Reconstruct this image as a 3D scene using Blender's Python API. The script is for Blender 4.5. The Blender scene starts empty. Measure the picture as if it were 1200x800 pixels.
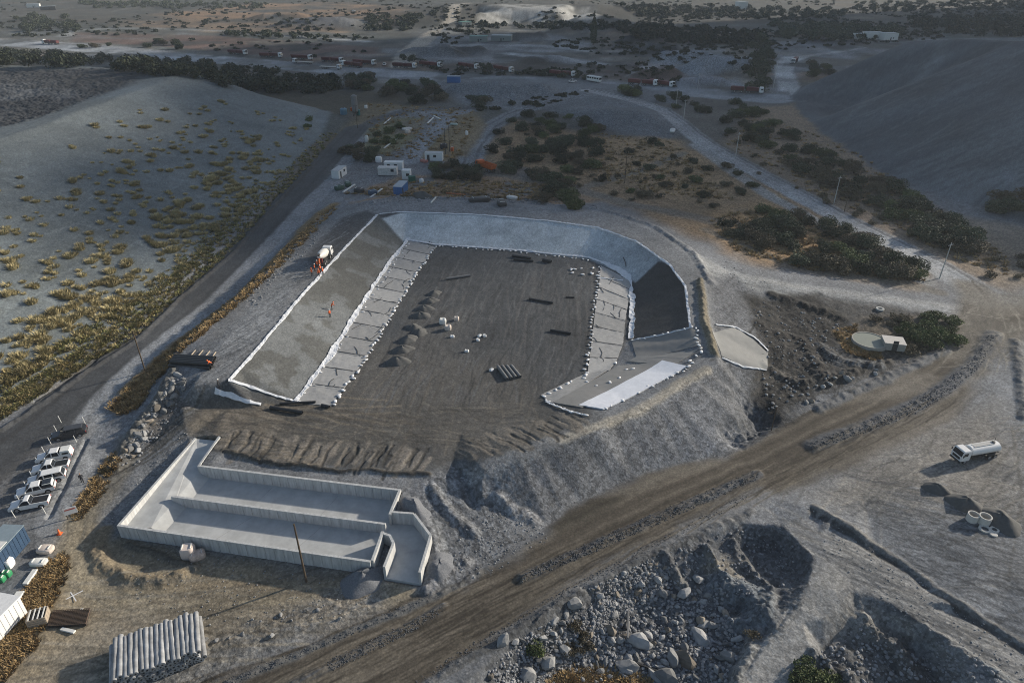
import bpy, bmesh, math, random
import numpy as np
from mathutils import Vector, Matrix
from mathutils.geometry import delaunay_2d_cdt

R = math.radians
random.seed(7)
rng = np.random.default_rng(11)
sc = bpy.context.scene
col = sc.collection

# ------------------------------------------------------------------ camera
CAM_H, PITCH, FPX = 66.0, R(30.0), 800.0        # drone height, tilt below horizontal, focal length in 1200-px frame
cam_d = bpy.data.cameras.new("camera")
cam = bpy.data.objects.new("camera", cam_d); col.objects.link(cam)
cam.location = (0, 0, CAM_H)
cam.rotation_euler = (math.pi / 2 - PITCH, 0, 0)
cam_d.sensor_width = 36.0
cam_d.lens = 24.0
cam_d.clip_start = 0.5
cam_d.clip_end = 20000
sc.camera = cam

# ------------------------------------------------------------------ sky, sun, exposure
SUN_EL = R(19.0)
SUN_DIR = Vector((0.90 * math.cos(SUN_EL), 0.436 * math.cos(SUN_EL), math.sin(SUN_EL))).normalized()
world = bpy.data.worlds.new("World"); sc.world = world
world.use_nodes = True
wn = world.node_tree
for n in list(wn.nodes): wn.nodes.remove(n)
wo = wn.nodes.new("ShaderNodeOutputWorld"); wb = wn.nodes.new("ShaderNodeBackground")
sky = wn.nodes.new("ShaderNodeTexSky")
sky.sky_type = 'NISHITA'; sky.sun_disc = False
sky.sun_elevation = SUN_EL
sky.sun_rotation = math.atan2(SUN_DIR.x, SUN_DIR.y)
sky.altitude = 600; sky.air_density = 1.0; sky.dust_density = 1.6; sky.ozone_density = 0.9
wb.inputs['Strength'].default_value = 0.085
wn.links.new(sky.outputs[0], wb.inputs['Color']); wn.links.new(wb.outputs[0], wo.inputs['Surface'])
sun_d = bpy.data.lights.new("sun", 'SUN'); sun_d.energy = 5.0; sun_d.angle = R(1.4); sun_d.color = (1.0, 0.90, 0.76)
sun = bpy.data.objects.new("sun", sun_d); col.objects.link(sun)
sun.rotation_euler = (-SUN_DIR).to_track_quat('-Z', 'Y').to_euler()
sun.location = (200, 100, 300)
sc.view_settings.view_transform = 'Standard'; sc.view_settings.look = 'None'
sc.view_settings.exposure = 0.72; sc.view_settings.gamma = 1.0
sc.view_settings.use_curve_mapping = False
sc.cycles.use_denoising = True
sc.cycles.denoiser = 'OPENIMAGEDENOISE'; sc.cycles.denoising_input_passes = 'RGB_ALBEDO_NORMAL'; sc.cycles.denoising_prefilter = 'NONE'
sc.cycles.pixel_filter_type = 'BLACKMAN_HARRIS'; sc.cycles.filter_width = 1.05
sc.cycles.max_bounces = 4; sc.cycles.diffuse_bounces = 2; sc.cycles.glossy_bounces = 2
sc.cycles.transparent_max_bounces = 4; sc.cycles.volume_bounces = 0
try: sc.cycles.volume_step_rate = 4.0
except Exception: pass

# ------------------------------------------------------------------ surveying: bearing of a point seen from the drone -> metres on the site
CP, SP = math.cos(PITCH), math.sin(PITCH)
def at(px, py, z=0.0):
    """world point at elevation z along the drone's line of sight (px, py in a 1200x800 frame)"""
    u, v = (px - 600) / FPX, (py - 400) / FPX
    d = (CAM_H - z) / (SP + v * CP)
    return (u * d, d * (CP - v * SP), z)

# ------------------------------------------------------------------ numpy noise
def _hash(ix, iy, seed):
    h = (ix.astype(np.int64) * 374761393 + iy.astype(np.int64) * 668265263 + seed * 1442695041) & 0xffffffff
    h = ((h ^ (h >> 13)) * 1274126177) & 0xffffffff
    h = h ^ (h >> 16)
    return (h & 0xffff) / 65535.0
def vnoise(x, y, seed=0):
    ix, iy = np.floor(x), np.floor(y)
    fx, fy = x - ix, y - iy
    fx = fx * fx * (3 - 2 * fx); fy = fy * fy * (3 - 2 * fy)
    a = _hash(ix, iy, seed); b = _hash(ix + 1, iy, seed); c = _hash(ix, iy + 1, seed); d = _hash(ix + 1, iy + 1, seed)
    return (a + (b - a) * fx) * (1 - fy) + (c + (d - c) * fx) * fy
def fbm(x, y, octv=4, seed=0, gain=0.5):
    s, a, t = 0.0, 1.0, 0.0
    for o in range(octv):
        s = s + a * vnoise(x * 2 ** o + 17.3 * o, y * 2 ** o - 9.1 * o, seed + o); t += a; a *= gain
    return s / t
def sstep(a, b, x):
    t = np.clip((x - a) / (b - a), 0, 1); return t * t * (3 - 2 * t)
# ================================================================== TERRAIN
# survey break lines: (px, py, elevation)
BL = []
def bl(z, *pts):
    BL.append([at(p[0], p[1], p[2] if len(p) > 2 else z) for p in pts])
def blw(*pts): BL.append([tuple(p) for p in pts])
# haul road (two lanes)
bl(0, (200, 840), (260, 800), (400, 745), (500, 703), (560, 668), (600, 645), (640, 618), (680, 592), (720, 572), (760, 559), (800, 549), (850, 540), (890, 525), (930, 502), (960, 484), (1050, 440, .3), (1115, 408, .8), (1130, 385, 1.2))
bl(0, (400, 850), (480, 806), (560, 755), (700, 674), (800, 622), (900, 584), (952, 564), (1000, 545), (1069, 514), (1120, 486), (1160, 452, .5), (1185, 415, 1), (1230, 385, 1.2))
bl(1.5, (1300, 350), (1200, 350), (1160, 345, 1.6), (1100, 312, 2), (1000, 262, 3), (900, 210, 3.6), (830, 170, 4), (790, 138, 4), (740, 118, 3.4), (690, 104, 3))
bl(1.5, (1130, 362, 1.6), (1040, 354, 2.2), (940, 340, 3), (860, 322, 4.5), (820, 300, 5.5))
bl(1.4, (1120, 378), (1000, 368, 2.0), (900, 352, 3.0), (870, 345, 4.0))
# basin: inner rim (elevation 7) and toe of lining (2.5)
RIM = [(268, 446), (305, 405), (352, 348), (400, 295), (442, 252), (475, 248), (560, 251), (640, 258), (700, 266), (745, 282), (785, 310), (803, 335), (809, 382), (822, 414, 5.6), (800, 441, 5.3), (745, 472, 5.2), (692, 490, 5.2)]
TOE = [(346, 470), (385, 420), (430, 350), (474, 284), (512, 287), (600, 293), (690, 303), (720, 318), (744, 332), (743, 360), (738, 398), (722, 424), (682, 445), (634, 464)]
bl(6, *RIM)
bl(2.2, *TOE)
bl(6, (225, 452, 6), (262, 400), (300, 360), (345, 305), (395, 258), (425, 240), (470, 234), (560, 237), (640, 243), (710, 251), (765, 270), (808, 300), (828, 335), (833, 385), (842, 425, 5.6), (812, 444, 5.3), (752, 480, 5.2), (700, 500, 5.2))
bl(2.2, (420, 470), (470, 420), (520, 350), (560, 310), (640, 320), (680, 350), (670, 400), (620, 430), (560, 470), (500, 500))
# near rim west of the liner
bl(5.2, (692, 496), (640, 514, 5.0), (600, 529, 4.3), (556, 540, 3.4))
bl(5.2, (700, 508), (650, 522, 5.0), (610, 537, 4.3), (566, 552, 3.3))
bl(2.2, (630, 470), (590, 490), (540, 508), (520, 522, 2.4))
bl(2.4, (530, 540, 2.2), (548, 565, 1.6), (560, 590, 1.0))
# clay shelf edge behind the concrete basin
bl(2.7, (300, 478, 2.8), (236, 476, 3.0), (216, 496, 3.0), (222, 520, 2.7), (262, 527, 2.6), (330, 541, 2.6), (400, 549, 2.5), (500, 553, 2.4))
bl(2.1, (268, 535), (330, 549), (400, 556), (505, 561, 2.0))
bl(2.1, (240, 551), (300, 556), (380, 566), (466, 576, 1.9), (478, 590, 1.4))
# ground round the concrete basin
bl(0.9, (222, 512, 2.0), (180, 556, 1.0), (136, 608, .5), (130, 625, .3))
bl(0.2, (145, 632), (250, 646), (350, 660), (430, 668), (500, 676), (520, 650, .2), (512, 625, .6), (490, 600, 1.0))
bl(0, (100, 700), (200, 720), (320, 715), (420, 708), (520, 700), (580, 660), (620, 640))
bl(0, (560, 690), (480, 715), (380, 740), (300, 770), (200, 800))
bl(0.2, (40, 790), (60, 720, .3), (80, 660, .5), (90, 620, .7), (120, 570, .9), (145, 530, 1.0))
# gully left of the brown floor
bl(1.2, (168, 528), (192, 500, 2.0), (214, 470, 3.5))
bl(3.2, (155, 505, 2.2), (175, 478), (200, 450, 5), (216, 430, 5.6))
# embankment toe
bl(0.1, (600, 638), (640, 611), (680, 586), (720, 566), (760, 552), (800, 542), (850, 532), (890, 515), (915, 494))
bl(0.6, (905, 470), (925, 455), (915, 440, .8), (905, 425, 1.5), (902, 405, 2.5))
bl(1.5, (880, 470, 0.2), (890, 488, -0.4), (905, 492, -.2))
bl(1.4, (920, 380, 2.2), (950, 420), (980, 440, 1.0), (1030, 425, .9), (1085, 405, 1.2))
bl(1.8, (970, 372), (1020, 412, 1.6), (1080, 398, 1.4))
# left roads
bl(3, (-60, 600, 1.2), (0, 570, 1.4), (60, 520, 1.8), (121, 453, 2.5), (169, 409, 3), (236, 358), (297, 297), (351, 240), (395, 190), (430, 152))
bl(3, (-90, 560, 1.2), (0, 497, 1.8), (101, 432, 2.5), (162, 395, 3), (216, 341), (270, 297), (324, 233), (365, 190), (410, 145))
bl(3, (100, 520, 1.5), (145, 463, 2.4), (202, 409, 3), (270, 355), (324, 294), (375, 237), (410, 205))
bl(5, (165, 482, 3), (219, 400, 5.5), (294, 335, 6), (337, 297, 6), (371, 268, 6), (405, 245, 5.5))
bl(1.2, (-30, 640, .9), (40, 640, .9), (75, 600, 1.0), (90, 560, 1.2))
bl(.5, (-40, 760, .3), (0, 700, .5), (50, 670, .6))
# dump on the left: toe, slope, crest, top (world metres)
bl(4, (-60, 500, 2.6), (0, 466, 3), (100, 405), (160, 365), (220, 308), (270, 260), (320, 214), (352, 184), (378, 158))
blw((-86, 60, 2.5), (-86, 20, 2.2), (-86, -40, 2))
blw((-138, -40, 20), (-138, 60, 20), (-139, 130, 20), (-140, 190, 20.5), (-138, 240, 20.5), (-138, 285, 20.5), (-141, 312, 20))
blw((-108, 40, 11), (-108, 130, 11.6), (-108, 200, 12), (-106, 260, 12))
blw((-141, 312, 20), (-125, 311, 16), (-110, 308, 11.5), (-96, 306, 7.5), (-84, 302, 4))
blw((-150, 345, 3), (-120, 338, 3), (-95, 326, 3), (-78, 312, 3))
blw((-160, 200, 18.2), (-160, 250, 18), (-165, 290, 19))
blw((-155, 318, 19.5), (-200, 335, 19), (-260, 340, 19), (-330, 330, 19))
blw((-185, 150, 18), (-220, 200, 15.5), (-200, 240, 16), (-230, 270, 16), (-300, 260, 17), (-300, 200, 17))
blw((-155, 354, 3), (-200, 368, 3), (-260, 374, 2.5), (-340, 370, 2))
blw((-400, 100, 18), (-400, 280, 18), (-460, 300, 2))
# dump on the right
blw((140, 120, 2), (136, 160, 2.5), (132, 184, 3), (122, 200, 3), (118, 213, 3), (121, 240, 3), (121, 271, 3), (127, 310, 3), (136, 348, 3))
blw((208, 110, 40), (208, 160, 40), (206, 200, 39), (196, 226, 36), (206, 255, 38), (201, 295, 34), (202, 335, 30), (199, 377, 25))
blw((150, 358, 8), (170, 366, 15), (185, 372, 20.5), (199, 377, 25))
blw((150, 375, 3), (175, 392, 3), (205, 402, 3), (260, 405, 3), (340, 400, 3))
blw((250, 370, 24), (330, 370, 22), (330, 250, 26), (260, 200, 30), (330, 120, 30))
# middle ground
bl(3, (470, 215), (560, 205), (640, 215), (700, 225), (800, 240, 3.6), (880, 270, 3.6))
bl(3, (450, 130), (560, 130), (640, 150), (700, 170), (800, 200), (900, 240, 3.4), (1000, 300, 2.6), (1080, 330, 2))
bl(3, (640, 240, 4), (560, 228, 4.5), (470, 226, 4.5), (440, 225, 4))
bl(5.5, (850, 300, 4.6), (790, 268, 5), (740, 250, 5))
bl(4, (700, 140, 4.5), (720, 128, 8), (755, 130, 7.5), (780, 150, 5))
bl(3.6, (650, 130, 3.4), (690, 115), (760, 120), (800, 150), (790, 166), (730, 158), (680, 142))
bl(3, (870, 170, 3), (960, 210, 3), (1040, 250, 2.6), (1120, 300, 2))
# far ground
bl(2, (-100, 58), (0, 50), (200, 63), (400, 82), (620, 95), (800, 108), (900, 116), (1000, 125, 2.5))
bl(2, (0, 30), (200, 35), (400, 40), (600, 45), (800, 50), (1000, 55))
# quarry faces far off
bl(0, (555, 27), (600, 29), (650, 29), (705, 27))
bl(13, (565, 10.5), (600, 10), (650, 11), (692, 13))
bl(13, (560, 4), (640, 4), (700, 5))
# lower right: rock pit, spoil, ramp, second pit
bl(0, (545, 800), (600, 748), (660, 705), (720, 672), (800, 632), (868, 612), (915, 618), (955, 652), (945, 690, -0.14), (935, 712, -0.41), (905, 745, -1.09), (875, 790, -1.77), (860, 820, -2.04))
bl(-2.04, (600, 790, -1.70), (640, 745, -1.50), (700, 705, -1.63), (770, 668, -1.09), (830, 650, -0.95), (880, 640, -2.18), (915, 645, -2.31), (928, 668, -1.77))
bl(-3.40, (640, 800), (700, 755), (760, 715, -3.26), (800, 700, -2.86), (850, 690, -2.31), (895, 690, -2.18))
bl(-4.08, (700, 810), (760, 770), (820, 745, -3.94), (850, 725, -3.54), (880, 712, -2.99), (870, 740, -3.26), (845, 780, -3.74))
bl(-4.08, (640, 860, -3.40), (750, 850), (830, 840))
bl(0, (985, 655), (975, 690), (955, 710, -0.41), (925, 750, -1.09), (900, 800, -1.90), (890, 830, -2.31))
bl(0, (1000, 660), (985, 705, -0.14), (965, 725, -0.54), (950, 760, -1.22), (945, 800, -1.63))
bl(-2.04, (965, 760, -2.31), (975, 790, -2.86), (990, 830, -3.40))
bl(0, (1000, 690), (1040, 705), (1075, 728), (1110, 752), (1140, 790), (1160, 830))
bl(-2.72, (1000, 735, -1.70), (1045, 742, -2.18), (1080, 770, -2.45), (1100, 800, -2.72))
bl(-.1, (956, 603), (1000, 631), (1060, 673), (1120, 715), (1200, 769), (1280, 818))
bl(0, (960, 625), (1020, 662), (1080, 707), (1150, 757), (1220, 802))
bl(.6, (955, 596), (1000, 623), (1060, 665), (1120, 707), (1200, 761), (1280, 810))
bl(1, (1010, 580, .4), (1070, 565, .8), (1100, 600), (1160, 660), (1250, 720))
bl(1, (1010, 562, .1), (1110, 512, .4), (1185, 462, .8), (1300, 440, 1.2))
bl(1.2, (1250, 640), (1200, 560), (1150, 520, .9))
# outer frame
blw((-900, -60, 2), (900, -60, 1)); blw((-3500, -60, 2), (-3500, 7000, 0), (3500, 7000, 0), (3500, -60, 0))
blw((-1200, 900, 0), (0, 1000, 0), (1200, 900, 1)); blw((-600, 450, 2), (-600, 200, 2)); blw((600, 420, 2), (600, 100, 4))
blw((-1500, 2000, 0), (0, 2000, 0), (1500, 2000, 0)); blw((0, -60, 0), (0, 20, -3)); blw((120, -60, 0), (90, 20, 0), (-90, 20, 1))

pts = []
for pl in BL:
    for a, b in zip(pl[:-1], pl[1:]):
        L = math.dist(a[:2], b[:2]); step = max(2.5, 0.03 * math.hypot((a[0] + b[0]) / 2, (a[1] + b[1]) / 2))
        n = max(1, int(L / step))
        for k in range(n):
            t = k / n; pts.append(tuple(a[i] + (b[i] - a[i]) * t for i in range(3)))
    pts.append(pl[-1])
cell = {}
for p in pts: cell.setdefault((round(p[0] / 0.7), round(p[1] / 0.7)), p)
pts = list(cell.values())
tv, _, tf, tov, _, _ = delaunay_2d_cdt([Vector(p[:2]) for p in pts], [], [], 0, 1e-4, True)
TV = np.array([(tv[i][0], tv[i][1], pts[tov[i][0]][2]) for i in range(len(tv))])

# fan-shaped survey grid: finer near the drone, coarser far off
U = np.concatenate([np.linspace(-1.0, -.79, 36)[:-1], np.linspace(-.79, .79, 1010), np.linspace(.79, 1.0, 36)[1:]])
NU = len(U)
V = np.concatenate([np.linspace(0.66, .52, 36)[:-1], np.linspace(.52, -0.515, 760), np.array([-.519, -.523, -.527, -.531, -.535, -.539, -.543, -.547, -.551, -.555, -.559, -.563, -.566])])
NV = len(V)
DEP = CAM_H / (SP + V * CP)
GY = (DEP * (CP - V * SP))[:, None] + 0 * U[None, :]
GX = DEP[:, None] * U[None, :]
def grid_index(x, y):
    v = (CAM_H * CP - y * SP) / (y * CP + CAM_H * SP)
    d = y * CP + CAM_H * SP
    j = np.interp(x / d, U, np.arange(NU))
    i = np.interp(-v, -V, np.arange(NV))
    return i, j
Z = np.full((NV, NU), np.nan)
for f in tf:
    A, B, Cc = TV[f[0]], TV[f[1]], TV[f[2]]
    yy = np.clip(np.array([A[1], B[1], Cc[1]]), GY[0, 0], GY[-1, 0]); xx = np.array([A[0], B[0], Cc[0]])
    ii, _ = grid_index(xx, yy)
    i0, i1 = int(max(0, math.floor(ii.min()))), int(min(NV - 1, math.ceil(ii.max())))
    d0, d1 = DEP[i0], DEP[i1]
    us = np.concatenate([xx / d0, xx / d1])
    j0 = max(0, int(np.searchsorted(U, us.min())) - 1); j1 = min(NU - 1, int(np.searchsorted(U, us.max())) + 1)
    if j1 < j0 or i1 < i0: continue
    X = GX[i0:i1 + 1, j0:j1 + 1]; Y = GY[i0:i1 + 1, j0:j1 + 1]
    den = (B[1] - Cc[1]) * (A[0] - Cc[0]) + (Cc[0] - B[0]) * (A[1] - Cc[1])
    if abs(den) < 1e-9: continue
    l1 = ((B[1] - Cc[1]) * (X - Cc[0]) + (Cc[0] - B[0]) * (Y - Cc[1])) / den
    l2 = ((Cc[1] - A[1]) * (X - Cc[0]) + (A[0] - Cc[0]) * (Y - Cc[1])) / den
    l3 = 1 - l1 - l2
    m = (l1 >= -1e-6) & (l2 >= -1e-6) & (l3 >= -1e-6)
    Z[i0:i1 + 1, j0:j1 + 1][m] = (l1 * A[2] + l2 * B[2] + l3 * Cc[2])[m]
Z = np.nan_to_num(Z, nan=0.0)
def blur(a, n):
    for _ in range(n):
        p = np.pad(a, 1, mode='edge')
        a = (p[:-2, 1:-1] + p[2:, 1:-1] + p[1:-1, :-2] + p[1:-1, 2:] + 2 * p[1:-1, 1:-1]) / 6
    return a
Z = blur(Z, 3)
def hgt(x, y):
    x = np.asarray(x, float); y = np.asarray(y, float)
    i, j = grid_index(x, y)
    i = np.clip(i, 0, NV - 1.001); j = np.clip(j, 0, NU - 1.001)
    i0 = i.astype(int); j0 = j.astype(int); a = i - i0; b = j - j0
    return (Z[i0, j0] * (1 - b) + Z[i0, j0 + 1] * b) * (1 - a) + (Z[i0 + 1, j0] * (1 - b) + Z[i0 + 1, j0 + 1] * b) * a
def h1(x, y): return float(hgt(x, y))
_ZS = np.linspace(30, -9, 700)
def G(px, py):
    """ground point on the line of sight (first hit)"""
    u, v = (px - 600) / FPX, (py - 400) / FPX
    d = (CAM_H - _ZS) / (SP + v * CP)
    x, y = u * d, d * (CP - v * SP)
    h = hgt(x, y)
    k = int(np.argmax(_ZS <= h))
    if k == 0: k = len(_ZS) - 1
    a0, a1 = _ZS[k - 1] - h[k - 1], _ZS[k] - h[k]
    t = a0 / (a0 - a1) if a0 != a1 else 0
    t = min(1, max(0, t))
    return (x[k - 1] + (x[k] - x[k - 1]) * t, y[k - 1] + (y[k] - y[k - 1]) * t, h[k - 1] + (h[k] - h[k - 1]) * t)
def GL(*pp): return [G(*p) for p in pp]

# distance helpers on the grid ---------------------------------------------------------------
def _window(pl, pad):
    xs = [p[0] for p in pl]; ys = [p[1] for p in pl]
    y0, y1 = max(GY[0, 0], min(ys) - pad), min(GY[-1, 0] - 1, max(ys) + pad)
    i0 = int(np.searchsorted(GY[:, 0], y0)); i1 = int(np.searchsorted(GY[:, 0], y1)) + 1
    i0 = max(0, i0 - 1); i1 = min(NV, i1 + 1)
    if i1 <= i0: return slice(0, 0), slice(0, 0)
    us = [(x + s * pad) / d for x in (min(xs), max(xs)) for s in (-1, 1) for d in (DEP[i0], DEP[i1 - 1])]
    j0 = max(0, int(np.searchsorted(U, min(us))) - 2); j1 = min(NU, int(np.searchsorted(U, max(us))) + 2)
    return slice(i0, i1), slice(j0, max(j0, j1))
def dist_line(pl, pad, warp=0.0, seed=5):
    """unsigned distance to a polyline, side and running parameter inside a window"""
    w = _window(pl, pad); X = GX[w]; Y = GY[w]
    if warp:
        X = X + warp * (fbm(X / (4 * warp + 1), Y / (4 * warp + 1), 3, seed) - .5) * 2; Y = Y + warp * (fbm(X / (4 * warp + 1), Y / (4 * warp + 1), 3, seed + 40) - .5) * 2
    D = np.full(X.shape, 1e9); S = np.zeros(X.shape); T = np.zeros(X.shape); acc = 0
    for a, b in zip(pl[:-1], pl[1:]):
        dx, dy = b[0] - a[0], b[1] - a[1]; L2 = dx * dx + dy * dy + 1e-9; L = math.sqrt(L2)
        t = np.clip(((X - a[0]) * dx + (Y - a[1]) * dy) / L2, 0, 1)
        ex, ey = X - a[0] - t * dx, Y - a[1] - t * dy
        d = np.hypot(ex, ey); s = (dx * ey - dy * ex) / L
        m = d < D
        D[m] = d[m]; S[m] = s[m]; T[m] = (acc + t * L)[m]; acc += L
    return w, D, S, T
def poly_sd(poly, pad, warp=0.0, seed=3):
    """signed distance to a polygon (negative inside)"""
    w = _window(poly, pad); X = GX[w]; Y = GY[w]
    if warp:
        X = X + warp * (fbm(X / (3 * warp + 1), Y / (3 * warp + 1), 3, seed) - .5) * 2; Y = Y + warp * (fbm(X / (3 * warp + 1), Y / (3 * warp + 1), 3, seed + 40) - .5) * 2
    D = np.full(X.shape, 1e9); ins = np.zeros(X.shape, bool)
    n = len(poly)
    for k in range(n):
        a, b = poly[k], poly[(k + 1) % n]
        dx, dy = b[0] - a[0], b[1] - a[1]; L2 = dx * dx + dy * dy + 1e-9
        t = np.clip(((X - a[0]) * dx + (Y - a[1]) * dy) / L2, 0, 1)
        D = np.minimum(D, np.hypot(X - a[0] - t * dx, Y - a[1] - t * dy))
        c = ((a[1] > Y) != (b[1] > Y)) & (X < (b[0] - a[0]) * (Y - a[1]) / (dy if abs(dy) > 1e-9 else 1e-9) + a[0])
        ins ^= c
    return w, np.where(ins, -D, D)

# ------------------------------------------------------------------ base colour, zones
C = np.zeros((NV, NU, 3)); ROUGHN = np.full((NV, NU), 0.10)      # colour and relief noise amplitude (m)
ZONE = np.zeros((NV, NU), np.int16)
ZN = ['ground']
def zone(name):
    if name not in ZN: ZN.append(name)
    return ZN.index(name)
n1 = fbm(GX / 40, GY / 40, 4, 1); n2 = fbm(GX / 9, GY / 9, 4, 21); n3 = fbm(GX / 90, GY / 60, 4, 31)
C[:] = np.array((.175, .178, .183))
def mixc(w, a, c):
    C[w] = C[w] * (1 - a[..., None]) + np.array(c) * a[..., None]
def paint(pp, c, feather=1.0, warp=0.0, strength=1.0, zn=None, rough=None, world=False, noise=None):
    poly = pp if world else GL(*pp)
    w, D = poly_sd(poly, feather * 2 + warp * 2, warp)
    if D.size == 0: return
    a = sstep(feather, -feather, D) * strength
    if noise is not None:                                 # break up with patches: (scale, lo, hi, seed)
        s, lo, hi, sd = noise; a = a * sstep(lo, hi, fbm(GX[w] / s, GY[w] / s, 4, sd))
    mixc(w, a, c)
    if zn: ZONE[w][D < 0] = zone(zn)
    if rough is not None: ROUGHN[w] = ROUGHN[w] * (1 - a) + rough * a
def stroke(pp, c, width, feather=0.6, warp=0.3, strength=1.0, zn=None, rough=None, world=False, ruts=None):
    pl = pp if world else GL(*pp)
    hw = width / 2
    w, D, S, T = dist_line(pl, hw + feather * 2 + warp * 2, warp)
    if D.size == 0: return
    a = sstep(hw + feather, hw - feather, D) * strength
    mixc(w, a, c)
    if ruts:                                             # (spacing list, colour, width, strength)
        for off, rc, rw, rs in ruts:
            b = sstep(rw, rw * .3, np.abs(S - off + 0.5 * (fbm(T / 14, S * 0, 2, 77) - .5))) * rs * (D < hw + .5) * (0.45 + 0.9 * fbm(T / 6, S / 2, 3, 9))
            mixc(w, np.clip(b, 0, 1), rc)
    if zn: ZONE[w][D < hw] = zone(zn)
    if rough is not None: ROUGHN[w] = ROUGHN[w] * (1 - a) + rough * a
def ridge(pp, height, width, warp=0.3, c=None, lumpy=0.5, world=False, strength=1.0, seed=60, side=None, ls=.8):
    global Z
    pl = pp if world else GL(*pp)
    w, D, S, T = dist_line(pl, width * 2.2, warp, seed)
    if D.size == 0: return
    prof = np.clip(1 - D / width, 0, 1); prof = prof * prof * (3 - 2 * prof)
    if side: prof = prof * (S * side > -0.15 * width)
    amp = 1 - lumpy + 2 * lumpy * fbm(GX[w] / ls, GY[w] / ls, 3, seed)
    Z[w] = Z[w] + height * prof * amp
    if c is not None: mixc(w, np.clip(prof * 1.8, 0, 1) * strength, c)

GRAV = (.205, .208, .212); LGRAV = (.27, .268, .262); TAN = (.27, .235, .185); ROADC = (.066, .056, .044); DRY = (.20, .135, .072)
DARKR = (.075, .07, .066); SCRUB = (.075, .07, .052); DUMP = (.152, .17, .172); ASPH = (.075, .075, .075)
# --- far plain ---------------------------------------------------------------------------------
far = sstep(170, 230, GY)
allw = (slice(0, NV), slice(0, NU))
mixc(allw, far * 1.0, (.105, .10, .09))
mixc(allw, far * sstep(.50, .62, n3) * .85, (.075, .08, .072))
mixc(allw, sstep(330, 420, GY) * sstep(.54, .66, fbm(GX / 110, GY / 45, 4, 51)) * .8, (.17, .12, .085))
mixc(allw, sstep(330, 420, GY) * sstep(.58, .66, fbm(GX / 70, GY / 40, 4, 58)) * .7, (.16, .165, .17))
ROUGHN[:] = 0.05 + 0.15 * far
W = (-220, 0)
paint([(-60, 72), (60, 74), (200, 84), (330, 105), (460, 108), (520, 120), (420, 132), (300, 118), (200, 90), (0, 80)], (.075, .065, .045), 6)
paint([(85, 38), (250, 42), (445, 56), (440, 68), (330, 68), (200, 55), (85, 49)], (.115, .075, .062), 4, rough=.2)
paint([(130, 30), (200, 12), (330, 2), (480, 4), (470, 26), (400, 34), (300, 40), (200, 36)], (.36, .23, .14), 14, 12, .95, noise=(60, .38, .56, 5))
paint([(0, 12), (150, 2), (250, 5), (150, 20), (0, 28)], (.14, .11, .09), 12, 10, .6)
paint([(300, 14), (430, 15), (440, 30), (330, 26)], (.10, .105, .11), 8, 6, .7)
paint([(480, 12), (560, 4), (720, 2), (900, 12), (800, 30), (690, 32), (560, 34)], (.12, .105, .09), 16, 10, .8)
paint([(650, 26), (720, 22), (900, 30), (880, 42), (740, 44)], (.24, .17, .12), 10, 10, .9, noise=(50, .4, .6, 8))
paint([(565, 7), (640, 6), (700, 9), (705, 26), (640, 29), (558, 27)], (.42, .40, .36), 4, 3, .95)
paint([(555, 27), (640, 29), (705, 28), (700, 34), (560, 33)], (.24, .24, .23), 5, 3, .9)
paint([(490, 40), (560, 33), (650, 40), (700, 52), (690, 62), (600, 60), (590, 74), (500, 76), (480, 60)], (.19, .195, .2), 6, 5, .85, rough=.3)
paint([(590, 58), (700, 72), (690, 78), (590, 70)], (.23, .24, .25), 4, 4, .8)
paint([(690, 76), (770, 72), (810, 80), (830, 96), (740, 96), (680, 90)], (.085, .058, .05), 5, 4, .9)
paint([(770, 68), (810, 58), (866, 56), (882, 80), (880, 102), (830, 100), (790, 88)], (.21, .23, .245), 5, 4, .9, rough=.8)
paint([(700, 48), (760, 48), (800, 62), (750, 70), (700, 64)], (.06, .06, .06), 5, 4, .85)
paint([(880, 45), (940, 45), (1010, 56), (1000, 70), (940, 66), (925, 110), (905, 110), (905, 80)], (.165, .175, .185), 6, 4, .9)
paint([(900, 20), (1000, 8), (1200, 2), (1200, 30), (1000, 40)], (.16, .14, .125), 14, 10, .55)
paint([(1100, 26), (1300, 26), (1300, 36), (1130, 34)], (.25, .21, .17), 10, 6, .6)
stroke([(470, 78), (478, 62), (505, 40), (530, 18), (548, 4)], (.42, .37, .31), 13, 3, 2)
stroke([(-100, 45), (0, 50), (100, 57), (250, 70), (400, 83), (520, 90), (620, 95), (720, 101), (800, 108), (900, 116)], (.27, .285, .30), 26, 3, 1.5, zn='highway', rough=.12)
stroke([(-100, 41), (0, 46), (100, 52), (250, 66), (400, 78)], (.27, .27, .27), 5, 2, 1)
stroke([(470, 73), (510, 78), (620, 84), (720, 92), (800, 98)], (.10, .085, .075), 12, 3, 1)
stroke([(1010, 56), (975, 62), (945, 66), (928, 72), (922, 84), (928, 96), (935, 108)], (.36, .36, .35), 6, 1.5, .5, zn='access_track')
stroke([(940, 66), (922, 68), (913, 76), (915, 90), (920, 106)], (.36, .36, .35), 6, 1.5, .5, zn='access_track')
stroke([(1050, 34), (1120, 22)], (.22, .21, .2), 6, 2, .5)
paint([(838, 33), (852, 34), (859, 38), (850, 40), (840, 37)], (.6, .62, .62), 1.5)  # pond: bright water sheen painted as pale ground colour
fb = sstep(300, 420, GY)
mixc(allw, fb * sstep(.55, .66, fbm(GX / 30, GY / 30, 5, 301)) * .75, (.045, .048, .046))
mixc(allw, fb * sstep(.60, .70, fbm(GX / 24, GY / 30, 5, 311)) * .45, (.16, .145, .12))
mixc(allw, fb * sstep(.62, .70, fbm(GX / 45, GY / 20, 5, 321)) * .3, (.18, .19, .2))
stroke([(75, 43), (88, 36), (150, 33), (250, 36), (330, 42), (430, 49)], (.38, .38, .37), 9, 4, 5, .8)
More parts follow.
